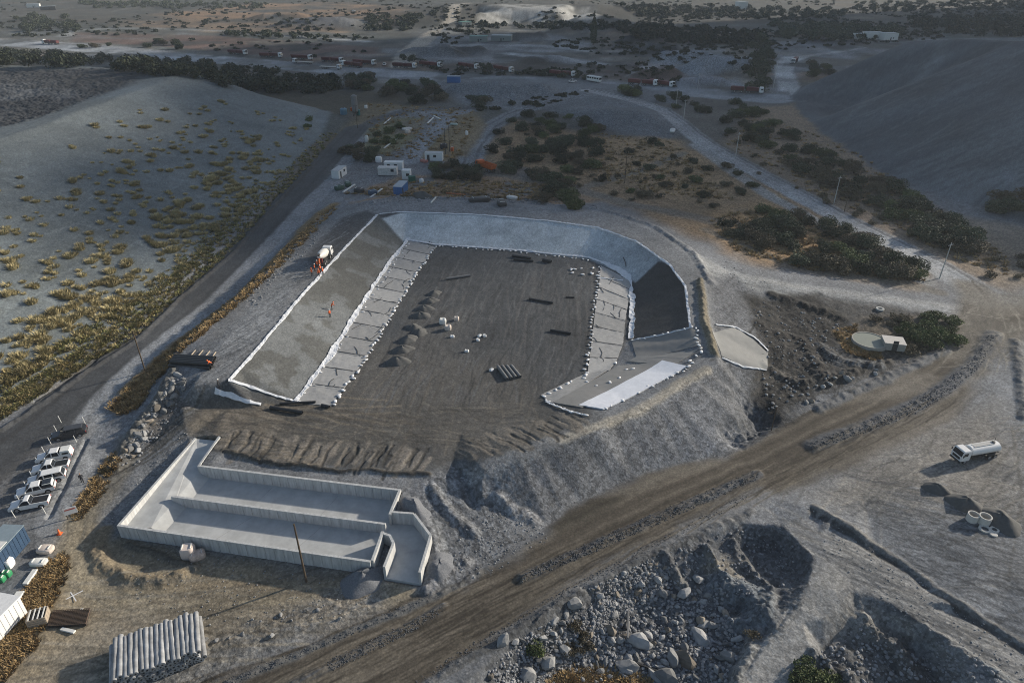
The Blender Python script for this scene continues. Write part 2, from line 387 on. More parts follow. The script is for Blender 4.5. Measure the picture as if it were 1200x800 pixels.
stroke([(130, 14), (160, 8), (200, 3)], (.34, .31, .27), 8, 3, 3, .8); stroke([(0, 22), (60, 14), (110, 4)], (.28, .25, .22), 8, 3, 3, .7)
stroke([(300, 20), (360, 26), (440, 28)], (.30, .31, .31), 14, 6, 6, .8); stroke([(240, 14), (330, 10), (470, 12)], (.42, .27, .16), 26, 12, 12, .8); stroke([(210, 27), (300, 33), (400, 38)], (.36, .24, .15), 16, 8, 8, .8)
stroke([(600, 63), (650, 69), (700, 75)], (.34, .36, .37), 10, 4, 5, .85); stroke([(500, 56), (560, 52), (640, 54), (690, 60)], (.30, .31, .31), 10, 4, 5, .8); stroke([(720, 60), (800, 54), (860, 44)], (.22, .21, .2), 10, 4, 5, .7)
stroke([(850, 92), (868, 70), (860, 58)], (.16, .14, .11), 12, 4, 4, .8); stroke([(870, 75), (880, 100)], (.20, .17, .13), 10, 3, 3, .8); stroke([(742, 90), (760, 80), (775, 72)], (.30, .29, .28), 10, 3, 3, .8)
stroke([(1000, 22), (1080, 14), (1200, 8)], (.34, .28, .22), 18, 8, 8, .7); stroke([(1110, 32), (1200, 30)], (.40, .32, .24), 14, 6, 5, .8)
C *= ((1 - fb) + fb * (0.35 + 1.3 * fbm(GX / 14, GY / 18, 4, 331)))[..., None]
mixc(allw, sstep(560, 700, GY) * .55, (.075, .08, .068))
C *= (1 - .35 * sstep(600, 760, GY))[..., None]  # far ground darkened in colour, standing in for shade beyond the hill's reach
paint([(565, 7), (600, 5), (640, 6), (690, 9), (700, 20), (690, 26), (640, 28), (600, 27), (560, 26)], (.40, .39, .36), 4, 4, .85, noise=(14, .3, .55, 9))
stroke([(470, 78), (478, 62), (505, 40), (530, 18), (548, 4)], (.34, .31, .26), 12, 3, 2)
paint([(200, 14), (300, 4), (440, 6), (430, 22), (330, 22), (220, 26)], (.25, .16, .095), 12, 12, .8, noise=(45, .42, .6, 15))
# --- middle ground ---------------------------------------------------------------------------
paint([(500, 95), (560, 92), (650, 92), (760, 104), (800, 112), (790, 122), (720, 116), (660, 124), (600, 130), (545, 122)], (.16, .17, .18), 4, 3, .95, rough=.3)
paint([(636, 128), (690, 113), (745, 115), (790, 135), (800, 155), (780, 165), (730, 156), (690, 144)], (.135, .147, .16), 3, 2, .95, rough=.5)
paint([(530, 112), (600, 103), (650, 112), (600, 124)], (.14, .15, .16), 3, 2, .7, rough=1.2)
paint([(425, 120), (560, 130), (560, 190), (425, 190), (400, 170)], (.17, .135, .08), 4, 3, .9)
paint([(430, 150), (480, 145), (520, 165), (480, 182), (430, 185)], (.105, .1, .05), 4, 3, .8)
paint([(560, 200), (600, 140), (700, 160), (790, 165), (900, 215), (1090, 320), (1060, 335), (900, 310), (820, 280), (740, 245), (640, 225)], (.25, .17, .095), 4, 4, .9, rough=.25)
paint([(700, 160), (790, 165), (830, 200), (860, 235), (800, 235), (720, 200)], (.30, .205, .115), 5, 4, .8)
paint([(830, 250), (900, 235), (1000, 290), (1090, 330), (960, 320), (860, 300)], (.30, .19, .095), 4, 3, .8, noise=(12, .35, .55, 4))
paint([(400, 225), (470, 205), (560, 205), (660, 215), (700, 238), (600, 238), (480, 236), (400, 245)], (.26, .17, .10), 2, 2, .8, noise=(7, .36, .56, 14))
paint([(870, 130), (930, 120), (1000, 170), (1090, 240), (1200, 300), (1200, 345), (1130, 320), (960, 235), (850, 170)], (.23, .17, .115), 4, 4, .85, rough=.2)
paint([(1100, 250), (1250, 260), (1250, 340), (1160, 330)], (.25, .205, .155), 4, 3, .8)
paint([(396, 185), (430, 150), (470, 128), (530, 132), (480, 186), (540, 190), (545, 205), (470, 206), (430, 220), (400, 236), (375, 236)], (.175, .178, .18), 1.5, 1, .92, zn='yard')
stroke([(398, 196), (430, 155), (468, 130), (530, 134), (560, 128)], (.20, .205, .21), 7, 1.5, .8, zn='yard')
stroke([(440, 190), (500, 193), (560, 196)], (.135, .135, .138), 7, 1.5, .8)
stroke([(478, 190), (500, 164), (526, 140)], (.23, .24, .25), 6.5, 1, .6)
stroke([(548, 196), (556, 172), (575, 148), (600, 134), (650, 118), (710, 107)], (.19, .20, .21), 9, 1, .6, zn='access_track', ruts=[(-2, (.08, .08, .085), .8, .8), (2, (.08, .08, .085), .8, .8)])
stroke([(560, 198), (620, 210), (680, 222), (740, 240), (830, 258), (900, 268)], (.15, .14, .125), 6, 1.5, .8, .8)
stroke([(690, 218), (740, 203), (800, 180)], (.17, .155, .13), 4, 1, .6, .8)
stroke([(600, 198), (640, 208)], (.13, .13, .13), 9, 1.5, .8, .8)
stroke([(1230, 362), (1160, 350), (1100, 313), (1000, 263), (900, 209), (830, 170), (800, 148), (775, 128), (740, 117), (690, 106)], (.29, .295, .295), 8.5, .8, .4, zn='service_road', ruts=[(-3.2, (.10, .10, .105), .9, .9), (1.2, (.29, .285, .28), 1.5, .7), (-1.2, (.16, .165, .17), .8, .6)])
stroke([(1085, 330), (1000, 283), (905, 232), (850, 195), (815, 170)], (.27, .27, .26), 4.5, .8, .5, .85)
stroke([(1130, 366), (1060, 356), (960, 343), (880, 330), (840, 318), (822, 306)], (.28, .28, .272), 6.5, .8, .5, zn='service_road', ruts=[(-1.5, (.30, .295, .28), .8, .7), (1.5, (.15, .15, .15), .8, .6)])
stroke([(830, 270), (900, 300), (960, 318), (1040, 330), (1100, 342)], (.16, .145, .12), 3.5, .8, .6, .7)
paint([(428, 152), (452, 139), (500, 138), (480, 168), (452, 182), (424, 178)], (.155, .145, .075), 2, 1.5, .9)
paint([(532, 142), (556, 136), (570, 146), (548, 184), (500, 182)], (.20, .155, .09), 2, 1.5, .9, zn='ground')
paint([(466, 142), (500, 140), (488, 158), (462, 158)], (.17, .15, .12), 1.5, 1.5, .8)
stroke([(395, 180), (418, 152), (445, 139), (480, 129), (560, 126)], (.085, .085, .086), 7, 1.5, .6, .9)
# --- left side ---------------------------------------------------------------------------------
TOEL = [at(*p, 4) for p in [(-60, 500), (0, 466), (100, 405), (160, 365), (220, 308), (270, 260), (320, 214), (352, 184), (378, 158)]]
paint([(-86.5, -40), (-86, 60)] + [p[:2] for p in TOEL] + [(-80, 312), (-120, 335), (-155, 352), (-300, 372), (-520, 372), (-520, -40)], DUMP, 1.5, 1.0, zn='waste_dump', rough=.10, world=True)
paint([(-172, 130), (-160, 190), (-150, 225), (-149, 262), (-150, 300), (-160, 325), (-330, 335), (-460, 300), (-460, 100)], (.042, .042, .045), 5, 4, .95, world=True, rough=.9)
paint([(-175, 200), (-160, 250), (-170, 290), (-240, 300), (-230, 230)], (.115, .12, .125), 6, 6, .8, world=True, noise=(18, .4, .6, 3), rough=.8)
stroke([(-40, 545), (20, 505), (100, 437), (162, 396), (216, 345), (270, 300), (324, 237), (365, 194), (396, 160)], (.105, .085, .055), 5, 1, .8, .8)
stroke([(-80, 600), (0, 533), (60, 488), (110, 444), (165, 402), (226, 350), (283, 297), (337, 237), (385, 185), (418, 150)], ASPH, 9.5, .5, .3, zn='asphalt_road', rough=.03, ruts=[(-2.2, (.055, .055, .055), .8, .7), (2.4, (.06, .058, .056), .8, .7)])
stroke([(110, 490), (133, 458), (185, 409), (253, 356), (311, 295), (363, 238), (398, 205)], (.225, .23, .235), 5.2, .5, .3, zn='gravel_track', rough=.05)
stroke([(128, 478), (145, 463), (205, 407), (282, 345), (330, 296), (374, 250), (392, 240)], (.20, .135, .06), 3.6, .8, 1.0, .9)
paint([(300, 330), (370, 262), (430, 236), (442, 246), (350, 345), (262, 447), (225, 452), (215, 425)], (.16, .158, .155), 1, .6, .95, zn='perimeter_track')
stroke([(232, 448), (300, 372), (360, 300), (402, 255), (432, 242)], (.185, .188, .19), 5.5, 1.5, 1.0, .9, rough=.08)
paint([(360, 300), (400, 255), (432, 246), (440, 252), (395, 298), (372, 322)], (.07, .07, .072), 1, .8, .9)
paint([(0, 575), (70, 520), (105, 500), (100, 545), (85, 590), (60, 640), (0, 690), (-60, 690), (-60, 600)], (.145, .145, .145), 1, .8, .9, zn='parking_lot', rough=.04)
paint([(-10, 560), (40, 525), (75, 520), (60, 548), (0, 600)], (.095, .09, .085), 2, 1, .7)
stroke([(121, 470), (102, 515), (82, 570), (64, 612)], (.225, .228, .23), 4.5, .6, .4, .95, zn='gravel_track')
stroke([(118, 455), (100, 500), (74, 566), (56, 600)], (.09, .09, .09), .4, .4, .3, .6)
paint([(110, 560), (140, 510), (160, 510), (170, 530), (110, 620), (92, 625)], (.17, .155, .125), 1, .8, .8)
paint([(85, 600), (150, 640), (240, 650), (450, 680), (500, 690), (420, 725), (250, 760), (110, 800), (-20, 820), (30, 720), (60, 660)], (.235, .192, .128), 2, 1.2, .9, rough=.05)
paint([(60, 770), (160, 700), (300, 710), (400, 720), (330, 745), (200, 790), (100, 830)], (.185, .168, .138), 2, 1.5, .8)
stroke([(98, 600), (82, 640), (92, 680), (140, 705), (240, 708), (380, 700), (470, 695)], (.27, .235, .17), 3.2, .8, .5, .7, ruts=[(-1, (.16, .145, .115), .3, .8), (1, (.16, .145, .115), .3, .8)])
paint([(115, 640), (150, 625), (230, 660), (260, 676), (140, 682)], (.19, .165, .12), 1, .6, .8)
paint([(25, 700), (50, 660), (75, 650), (80, 670), (40, 760), (0, 800), (-20, 760)], (.12, .095, .055), 1, .8, .85)
stroke([(430, 700), (330, 735), (240, 775), (180, 820)], (.17, .165, .155), 5, 1.5, 1, .9, rough=.25)
# --- haul road -----------------------------------------------------------------------------------
paint([(230, 810), (400, 745), (500, 700), (560, 664), (600, 640), (640, 612), (680, 586), (720, 566), (760, 552), (800, 542), (850, 533), (890, 518), (930, 494), (960, 478), (1050, 436), (1110, 405), (1128, 380), (1150, 355), (1240, 360), (1240, 400), (1190, 400), (1190, 420), (1162, 455), (1120, 488), (1069, 516), (1000, 547), (952, 566), (900, 587), (800, 626), (700, 679), (560, 760), (460, 825)], ROADC, .7, .5, zn='haul_road', rough=.03)
LANE1 = [(150, 850), (330, 790), (470, 728), (600, 662), (680, 620), (760, 582), (880, 532), (980, 484), (1070, 440), (1120, 408), (1138, 378), (1150, 352)]
LANE2 = [(320, 850), (450, 795), (570, 733), (700, 660), (830, 598), (940, 551), (1040, 512), (1110, 476), (1160, 430), (1180, 405), (1210, 392), (1260, 388)]
for LN in (LANE1, LANE2):
    stroke(LN, (.09, .078, .062), 5, 1.2, .5, .75, ruts=[(-2.0, (.05, .043, .034), .4, .9), (-1.1, (.135, .118, .094), .4, .7), (0.2, (.055, .047, .037), .4, .7), (1.2, (.135, .118, .094), .45, .7), (2.1, (.05, .043, .034), .4, .9), (-3.2, (.12, .105, .085), .3, .6), (3.1, (.12, .105, .085), .3, .6)])
paint([(1000, 470), (1100, 420), (1150, 350), (1240, 355), (1240, 420), (1120, 462)], (.19, .172, .145), 2, 1.5, .6, noise=(5, .35, .6, 2))
stroke([(1128, 410), (1142, 382), (1152, 350), (1140, 338)], (.135, .122, .102), 8, 2, .8, .9, ruts=[(-1.6, (.08, .072, .06), .4, .8), (1.4, (.2, .185, .155), .5, .7)])
stroke([(1165, 402), (1200, 390), (1260, 384)], (.135, .122, .102), 8, 2, .8, .9, ruts=[(-1.6, (.08, .072, .06), .4, .8), (1.4, (.2, .185, .155), .5, .7)])
stroke([(1148, 352), (1190, 352), (1250, 362)], (.19, .178, .155), 7, 2, .8, .8)
paint([(640, 622), (690, 590), (730, 572), (720, 590), (660, 625)], (.05, .046, .036), 1.5, 1, .8)
paint([(700, 580), (760, 556), (850, 536), (840, 546), (760, 572)], (.16, .145, .12), 1.2, 1, .7)
# --- basin -----------------------------------------------------------------------------------------
paint([(425, 236), (470, 230), (560, 233), (640, 240), (712, 248), (770, 266), (815, 298), (836, 335), (842, 388), (826, 416), (809, 382), (803, 335), (785, 310), (745, 282), (700, 266), (640, 258), (560, 251), (475, 248), (442, 252)], (.18, .183, .186), 1, .8, .95, zn='perimeter_track')
paint([p[:2] for p in RIM[:13]] + [(735, 400), (722, 424), (690, 490), (640, 512), (562, 546), (505, 560), (330, 545), (262, 530), (222, 521), (216, 496), (236, 474), (268, 446)], (.062, .065, .068), .6, .3, zn='basin_floor', rough=.06)
paint([(346, 470), (385, 420), (450, 400), (600, 420), (640, 465), (690, 490), (640, 512), (540, 548), (330, 545), (262, 530), (222, 521), (216, 496), (236, 474)], (.098, .092, .083), 6, 3, .85)
paint([(240, 476), (330, 480), (330, 520), (225, 518), (218, 496)], (.16, .138, .11), 1.5, 1, .8)
paint([(480, 340), (560, 360), (540, 450), (430, 470), (440, 420)], (.10, .095, .088), 6, 3, .6, noise=(9, .4, .6, 6))
paint([(300, 480), (420, 480), (470, 520), (400, 545), (300, 530)], (.105, .10, .09), 3, 2, .6, noise=(5, .4, .6, 16))
paint([(268, 446), (305, 405), (352, 348), (400, 295), (442, 252), (474, 284), (430, 350), (385, 420), (346, 470)], (.105, .105, .098), .4, .2, zn='basin_slope', rough=.02)
paint([(268, 446), (305, 405), (352, 348), (400, 295), (442, 252), (474, 284), (430, 350), (385, 420), (346, 470)], (.165, .17, .168), .4, .2, .8, noise=(5, .5, .57, 44))
paint([(448, 256), (475, 248), (560, 251), (640, 258), (700, 266), (745, 282), (785, 310), (772, 306), (745, 331), (720, 318), (690, 303), (600, 293), (512, 287), (474, 284)], (.41, .44, .45), .4, .2, zn='basin_slope', rough=.02)
paint([(448, 256), (475, 248), (560, 251), (640, 258), (700, 266), (745, 282), (785, 310), (772, 306), (745, 331), (720, 318), (690, 303), (600, 293), (512, 287), (474, 284)], (.33, .36, .37), .4, .2, .8, noise=(6, .45, .62, 29))
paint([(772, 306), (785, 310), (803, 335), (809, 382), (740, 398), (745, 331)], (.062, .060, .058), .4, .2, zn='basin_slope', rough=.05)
# gravel embankment, ramp, dark cut ground beside it
paint([(833, 335), (842, 425), (812, 444), (752, 482), (700, 502), (645, 526), (605, 541), (562, 546), (530, 545), (505, 556), (470, 574), (490, 598), (515, 628), (500, 680), (540, 688), (600, 645), (640, 615), (680, 588), (720, 568), (760, 554), (800, 544), (850, 534), (890, 516), (912, 492), (880, 470), (880, 350), (855, 318)], (.128, .132, .140), 1.2, 1, .95, zn='embankment', rough=.05)
paint([(500, 560), (540, 545), (570, 600), (640, 625), (600, 650), (500, 690), (490, 640), (515, 625), (480, 590)], (.18, .186, .195), 2, 1, .8)
stroke([(828, 432), (800, 447), (750, 479), (700, 499), (660, 514)], (.30, .278, .235), 1.7, .5, .3, .9)
stroke([(640, 520), (600, 536), (565, 550)], (.22, .215, .205), 3, .8, .4, .8)
paint([(235, 548), (300, 553), (400, 562), (500, 565), (505, 556), (400, 549), (300, 540), (262, 530)], (.20, .202, .205), .5, .3, .9)
paint([(150, 620), (240, 510), (215, 505), (170, 545), (110, 612)], (.185, .185, .182), 1.0, .8, .8, rough=.12)
paint([(165, 500), (205, 455), (225, 475), (205, 500), (180, 530)], (.115, .105, .095), 1, .8, .85, rough=.2)
paint([(870, 345), (960, 345), (1000, 372), (985, 420), (950, 475), (905, 500), (880, 470), (890, 400)], (.022, .021, .02), 2, 1.5, .97, rough=.3)
paint([(960, 345), (1100, 368), (1110, 405), (1050, 432), (950, 470), (985, 420), (1000, 380)], (.055, .052, .049), 2, 1.5, .9, rough=.2)
paint([(1010, 372), (1110, 372), (1120, 395), (1060, 420), (1000, 405)], (.105, .085, .06), 2, 1.5, .7)
paint([(976, 388), (1005, 380), (1000, 400), (1030, 412), (1035, 425), (990, 412)], (.30, .20, .09), .8, .6, .9)
paint([(850, 490), (880, 470), (905, 498), (890, 515)], (.085, .088, .092), 1.5, 1, .8)
# --- lower right ----------------------------------------------------------------------------------
paint([(1180, 400), (1260, 395), (1300, 600), (1300, 820), (1150, 820), (960, 610), (905, 588), (1000, 548), (1120, 492)], (.20, .203, .206), 2, 1.5, .9, zn='gravel_yard', rough=.03)
paint([(950, 580), (1080, 500), (1170, 470), (1200, 600), (1100, 600), (1000, 590)], (.21, .193, .168), 5, 3, .75)
paint([(700, 668), (800, 613), (890, 572), (940, 600), (960, 640), (870, 614), (800, 634), (600, 750), (560, 752)], (.19, .19, .19), 1.5, 1, .85)
paint([(545, 805), (600, 750), (660, 707), (720, 674), (800, 634), (868, 613), (915, 618), (955, 652), (935, 712), (905, 745), (875, 790), (860, 830), (700, 880), (540, 860)], (.09, .094, .10), 1, .8, .95, zn='rock_pit', rough=.35)
paint([(760, 680), (800, 655), (860, 650), (900, 670), (880, 692), (800, 690)], (.235, .215, .18), 1.5, 1.5, .75, noise=(2.5, .35, .6, 3))
paint([(870, 616), (925, 622), (950, 655), (935, 690), (915, 650)], (.075, .078, .085), 1, 1, .8)
paint([(600, 750), (720, 690), (740, 770), (640, 810), (560, 810)], (.14, .132, .12), 2, 1.5, .7, noise=(3, .4, .6, 9))
stroke([(985, 668), (960, 705), (930, 740), (905, 780), (880, 830)], (.29, .28, .26), 4, 1.2, .6, .85, zn='access_track')
stroke([(1000, 640), (1060, 690), (1140, 748), (1230, 810)], (.255, .245, .225), 4.5, 1.5, .8, .7)
paint([(950, 760), (1000, 730), (1060, 740), (1110, 780), (1120, 830), (940, 830)], (.10, .098, .094), 1.5, 1, .9, rough=.4, zn='rock_pit')
paint([(1000, 690), (1040, 705), (1080, 730), (1060, 745), (1000, 740), (960, 765), (975, 720)], (.19, .18, .16), 1.5, 1, .7, rough=.25)
# ------------------------------------------------------------------ relief features
ROCKC = (.085, .088, .094)
# windrow between the two lanes, in pieces
ridge([(300, 822), (390, 778), (480, 735), (520, 712)], .3, .9, .3, ROCKC, .5)
ridge([(612, 678), (680, 648), (760, 612), (830, 582), (888, 556)], .42, 1.15, .3, ROCKC, .4)
ridge([(952, 523), (1010, 502), (1069, 478), (1110, 454), (1145, 424), (1165, 392)], .5, 2.3, .3, ROCKC, .3)
ridge([(270, 800), (410, 742), (520, 695), (560, 672)], .2, .8, .5, (.11, .108, .103), .8)
ridge([(480, 816), (560, 764), (650, 712), (720, 674), (800, 632), (880, 600)], .22, .8, .5, (.11, .11, .11), .8)
ridge([(960, 480), (1040, 444), (1108, 410)], .4, 1.4, .5, (.12, .12, .12), .7)
ridge([(1190, 400), (1196, 440), (1200, 490)], .4, 1.5, .4, (.12, .12, .12), .6)
# berm beside the concrete basin, edges of the gravel track, spill berms on the ramp
ridge([(124, 622), (113, 645), (122, 664), (150, 678), (190, 681), (212, 674)], .5, 1.5, .5, (.20, .165, .115), .5)
ridge([(150, 640), (190, 652), (230, 666)], .3, .8, .4, (.12, .11, .09), .8)
ridge([(508, 570), (520, 590), (540, 612), (556, 625)], .4, 1.1, .4, (.21, .212, .215), .5)
ridge([(585, 582), (600, 600), (625, 610)], .4, 1.3, .4, (.2, .2, .205), .6)
ridge([(548, 560), (560, 575), (566, 592)], .3, 1.3, .3, None, .4)
ridge([(545, 555), (553, 572), (556, 588)], -.5, 1.6, .2, None, .3)
ridge([(478, 592), (505, 622), (512, 650), (504, 672)], .6, 1.7, .3, (.165, .168, .175), .6)
ridge([(500, 690), (520, 672), (545, 660)], .5, 1.4, .4, (.17, .17, .175), .8)
ridge([(952, 597), (1000, 626), (1060, 668), (1120, 710), (1210, 768)], -.2, .8, .3, (.06, .06, .06), .5)  # dark soil along the ditch, with the shade of its scarp painted in
ridge([(955, 592), (1000, 618), (1060, 660), (1120, 702), (1210, 760)], .12, .7, .4, (.17, .165, .155), .8)
ridge([(905, 700), (888, 735), (868, 780), (858, 805)], .5, .9, .3, (.18, .18, .175), .6)
ridge([(845, 690), (880, 700), (890, 722), (860, 735)], 1.3, 2.6, .4, (.12, .135, .15), .4)
ridge([(780, 650), (800, 690)], .7, .9, .5, None, .9); ridge([(825, 642), (850, 680)], .8, .9, .5, None, .9); ridge([(860, 640), (900, 690)], .7, 1.2, .5, None, .9)
ridge([(1010, 735), (1050, 760), (1075, 800)], 1.0, 1.6, .6, None, .9); ridge([(960, 770), (990, 800)], 1.0, 1.5, .6, None, .9)
ridge([(1080, 745), (1140, 775), (1180, 800)], .5, 1.5, .6, (.19, .2, .205), .9)
# left: low rock bank, kerb bank of asphalt road, terrace lines of dump
ridge([(205, 435), (190, 462), (170, 490), (150, 520), (135, 548)], .8, 1.6, .5, (.13, .125, .115), .9)
ridge([(0, 505), (60, 466), (101, 436), (162, 398), (216, 345), (270, 300), (324, 238), (365, 195)], .35, .9, .3, None, .5)
ridge([(128, 476), (145, 460), (203, 405), (282, 343), (332, 294), (372, 255)], .5, 1.6, .4, None, .6)
ridge([(40, 470), (100, 430), (165, 380), (220, 328), (270, 284), (318, 235), (350, 200)], -.5, .6, .3, None, .3)
ridge([(100, 516), (74, 572), (56, 606)], -.35, .6, .2, None, .2)
# rim bunds
ridge([(425, 238), (470, 231), (560, 234), (640, 240), (712, 248), (768, 266), (812, 296), (834, 332)], .5, 1.6, .4, None, .6)
ridge([(820, 330), (826, 380), (838, 415)], .7, 1.3, .3, (.17, .15, .11), .6)
ridge([(440, 238), (520, 226), (600, 232), (680, 240)], .7, 2, .6, None, .9)
ridge([(905, 345), (950, 360), (985, 372)], .45, 2, .6, (.03, .029, .028), .9); ridge([(890, 380), (940, 400), (960, 440)], .4, 2.5, .6, (.034, .032, .03), .9)
ridge([(900, 430), (940, 450), (990, 440), (1040, 424)], .5, 1.8, .5, (.045, .042, .039), .9)
ridge([(960, 405), (985, 425), (1030, 428)], .5, 1.8, .5, (.11, .115, .12), .7)
ridge([(870, 470), (895, 495), (860, 512)], -1.2, 3, .6, None, .5)
# spread clay lobes at the edge of the floor
rc = random.Random(4)
def clay(n, fx, fy, gx, gy, c, cd, base):
    for k in range(n):
        t = (k + rc.random() * .8) / n
        x0, y0 = fx(t) + rc.uniform(-5, 5), fy(t) + rc.uniform(-9, 4)
        q = rc.uniform(.55, 1.25); b = rc.uniform(-4, 4)
        pl = [(x0, y0), (x0 + gx * q * .5 + b, y0 + gy * q * .5), (x0 + gx * q, y0 + gy * q)]
        if rc.random() < .6: ridge(pl, rc.uniform(.015, .06), rc.uniform(.45, 1.0), .35, c, .5, seed=base + k, strength=rc.uniform(.6, 1))
        else: ridge(pl, -rc.uniform(.05, .12), rc.uniform(.18, .4), .35, cd, .5, seed=base + k, strength=rc.uniform(.5, .9))
clay(70, lambda t: 268 + 235 * t, lambda t: 512 + 22 * t, -14, 22, (.20, .18, .155), (.04, .037, .033), 80)
clay(44, lambda t: 535 + 135 * t, lambda t: 526 - 38 * t, 24, 13, (.15, .135, .115), (.04, .037, .033), 300)
# the shelf breaks off in a ragged little scarp
ridge([(262, 528), (300, 538), (350, 545), (400, 550), (450, 552), (502, 555)], .15, .5, .6, (.07, .064, .056), .7)
def scratches(poly, n, ang, jit, L0, L1, w0, w1, cols, strength, seed):
    global Z
    r = random.Random(seed); xs = [p[0] for p in poly]; ys = [p[1] for p in poly]; k = 0
    while k < n:
        p = (r.uniform(min(xs), max(xs)), r.uniform(min(ys), max(ys))); c = False
        for i in range(len(poly)):
            a_, b_ = poly[i], poly[(i + 1) % len(poly)]
            if (a_[1] > p[1]) != (b_[1] > p[1]) and p[0] < (b_[0] - a_[0]) * (p[1] - a_[1]) / (b_[1] - a_[1]) + a_[0]: c = not c
        if not c: continue
        k += 1; g_ = G(*p); a = ang + r.gauss(0, jit); L = r.uniform(L0, L1); dx, dy = math.cos(a) * L / 2, math.sin(a) * L / 2; b = r.uniform(-.06, .06) * L
        stroke([(g_[0] - dx, g_[1] - dy), (g_[0] - b * math.sin(a), g_[1] + b * math.cos(a)), (g_[0] + dx, g_[1] + dy)], r.choice(cols), r.uniform(w0, w1), .1, .12, strength * r.uniform(.4, 1), world=True)
# tyre marks over the basin floor, the ramp and the yards
def marks(cx, cy, ang, spread, n, length, c, width=.35, strength=.45, jitter=.12, seed=0, band=None):
    keep = C.copy(); z0 = ZONE[tuple(int(q) for q in np.round(grid_index(*G(cx, cy)[:2])))]
    r = random.Random(seed); p0 = G(cx, cy)
    for k in range(n):
        o = (r.random() - .5) * spread; a = ang + (r.random() - .5) * jitter * 2; s = (r.random() - .5) * length * .6
        L = length * (.4 + .6 * r.random()); dx, dy = math.cos(a), math.sin(a)
        bx, by = p0[0] - dy * o + dx * s, p0[1] + dx * o + dy * s; bend = (r.random() - .5) * L * .12
        pl = [(bx - dx * L / 2, by - dy * L / 2), (bx - dy * bend, by + dx * bend), (bx + dx * L / 2, by + dy * L / 2)]
        cc = c if r.random() < .6 else tuple(v * .4 for v in c)
        for off in (-.9, .9):
            stroke([(q[0] - dy * off, q[1] + dx * off) for q in pl], cc, width, .18, .1, min(1, strength * 1.5 * (.5 + .6 * r.random())), world=True)
    mk = ZONE != z0; C[mk] = keep[mk]
marks(580, 370, R(84), 44, 40, 50, (.115, .108, .102), .35, .3, .05, 1)
marks(480, 490, R(82), 44, 20, 26, (.145, .13, .11), .35, .35, .2, 2)
marks(330, 500, R(170), 18, 16, 30, (.21, .18, .14), .4, .4, .2, 4)
marks(560, 610, R(-60), 14, 16, 26, (.26, .255, .25), .35, .5, .25, 3)
marks(600, 630, R(25), 8, 8, 22, (.15, .15, .15), .3, .5, .3, 12)
marks(1110, 560, R(20), 40, 22, 44, (.265, .25, .225), .4, .4, .7, 5)
marks(1120, 660, R(-32), 30, 22, 40, (.155, .155, .155), .3, .45, .5, 6)
marks(1000, 660, R(-40), 16, 12, 30, (.27, .26, .24), .35, .5, .2, 7)
marks(230, 710, R(8), 12, 12, 34, (.25, .225, .18), .35, .45, .3, 8)
marks(200, 500, R(58), 6, 8, 22, (.09, .085, .075), .3, .7, .15, 9)
marks(290, 400, R(66), 6, 7, 40, (.26, .262, .262), .4, .4, .08, 10)
scratches([(1090, 400), (1150, 350), (1200, 360), (1200, 420), (1130, 440)], 160, R(48), .5, 2, 9, .12, .4, [(.10, .092, .08), (.27, .25, .21), (.13, .12, .10)], .6, 20)
marks(920, 410, R(100), 18, 14, 16, (.065, .06, .055), .5, .5, .8, 14)
marks(930, 450, R(20), 10, 10, 20, (.06, .056, .05), .4, .5, .3, 15)
DK, LT = (.07, .074, .08), (.28, .285, .29)
scratches([(1000, 600), (1100, 560), (1200, 620), (1200, 750), (1120, 700)], 420, R(-28), .22, 1.0, 6, .1, .3, [DK, DK, DK, LT], .75, 1)
scratches([(960, 570), (1100, 500), (1200, 480), (1200, 620), (1100, 560), (1000, 600)], 260, R(18), .5, 1.0, 6, .1, .3, [(.09, .085, .078), DK, (.29, .27, .235)], .6, 2)
scratches([(500, 300), (690, 310), (680, 430), (620, 470), (420, 470), (470, 380)], 620, R(80), .12, 2, 9, .12, .35, [(.035, .036, .038), (.04, .04, .04), (.12, .12, .12), (.105, .10, .095)], .7, 3)
scratches([(230, 480), (420, 480), (640, 470), (560, 520), (300, 528), (225, 518)], 320, R(172), .35, 1.5, 7, .12, .35, [(.05, .047, .043), (.17, .155, .13), (.06, .056, .05)], .65, 4)
scratches([(110, 700), (240, 690), (440, 690), (400, 720), (220, 760), (60, 790)], 260, R(10), .35, 1, 7, .1, .28, [(.12, .10, .075), (.29, .25, .19), (.14, .12, .09)], .55, 5)
scratches([(960, 620), (1000, 640), (1130, 740), (1180, 790), (1060, 720), (985, 670)], 240, R(-38), .2, 1, 7, .1, .3, [DK, DK, (.31, .30, .28)], .7, 6)
scratches([(500, 565), (545, 560), (600, 620), (560, 670), (510, 640)], 220, R(-55), .3, 1, 6, .1, .3, [DK, (.29, .295, .30), (.10, .105, .11)], .65, 7)
scratches([(870, 350), (980, 365), (1050, 430), (930, 475), (890, 440)], 260, R(60), .7, 1, 6, .15, .5, [(.018, .017, .016), (.09, .084, .076), (.025, .024, .023)], .8, 8)
scratches([(225, 445), (300, 365), (360, 300), (395, 262), (430, 242), (350, 345), (262, 440)], 200, R(66), .12, 2, 9, .12, .35, [DK, (.27, .275, .28), (.11, .115, .12)], .6, 9)
scratches([(300, 800), (520, 700), (700, 630), (900, 540), (1090, 460), (1120, 480), (900, 580), (700, 670), (480, 800)], 520, R(33), .05, 2, 12, .1, .3, [(.035, .03, .024), (.04, .034, .027), (.15, .132, .105), (.12, .105, .082)], .75, 10)
scratches([(0, 200), (110, 150), (210, 95), (330, 130), (300, 200), (200, 300), (100, 380), (0, 440)], 260, R(8), .35, 4, 22, .15, .6, [(.10, .115, .118), (.22, .245, .247), (.11, .125, .128)], .4, 30)
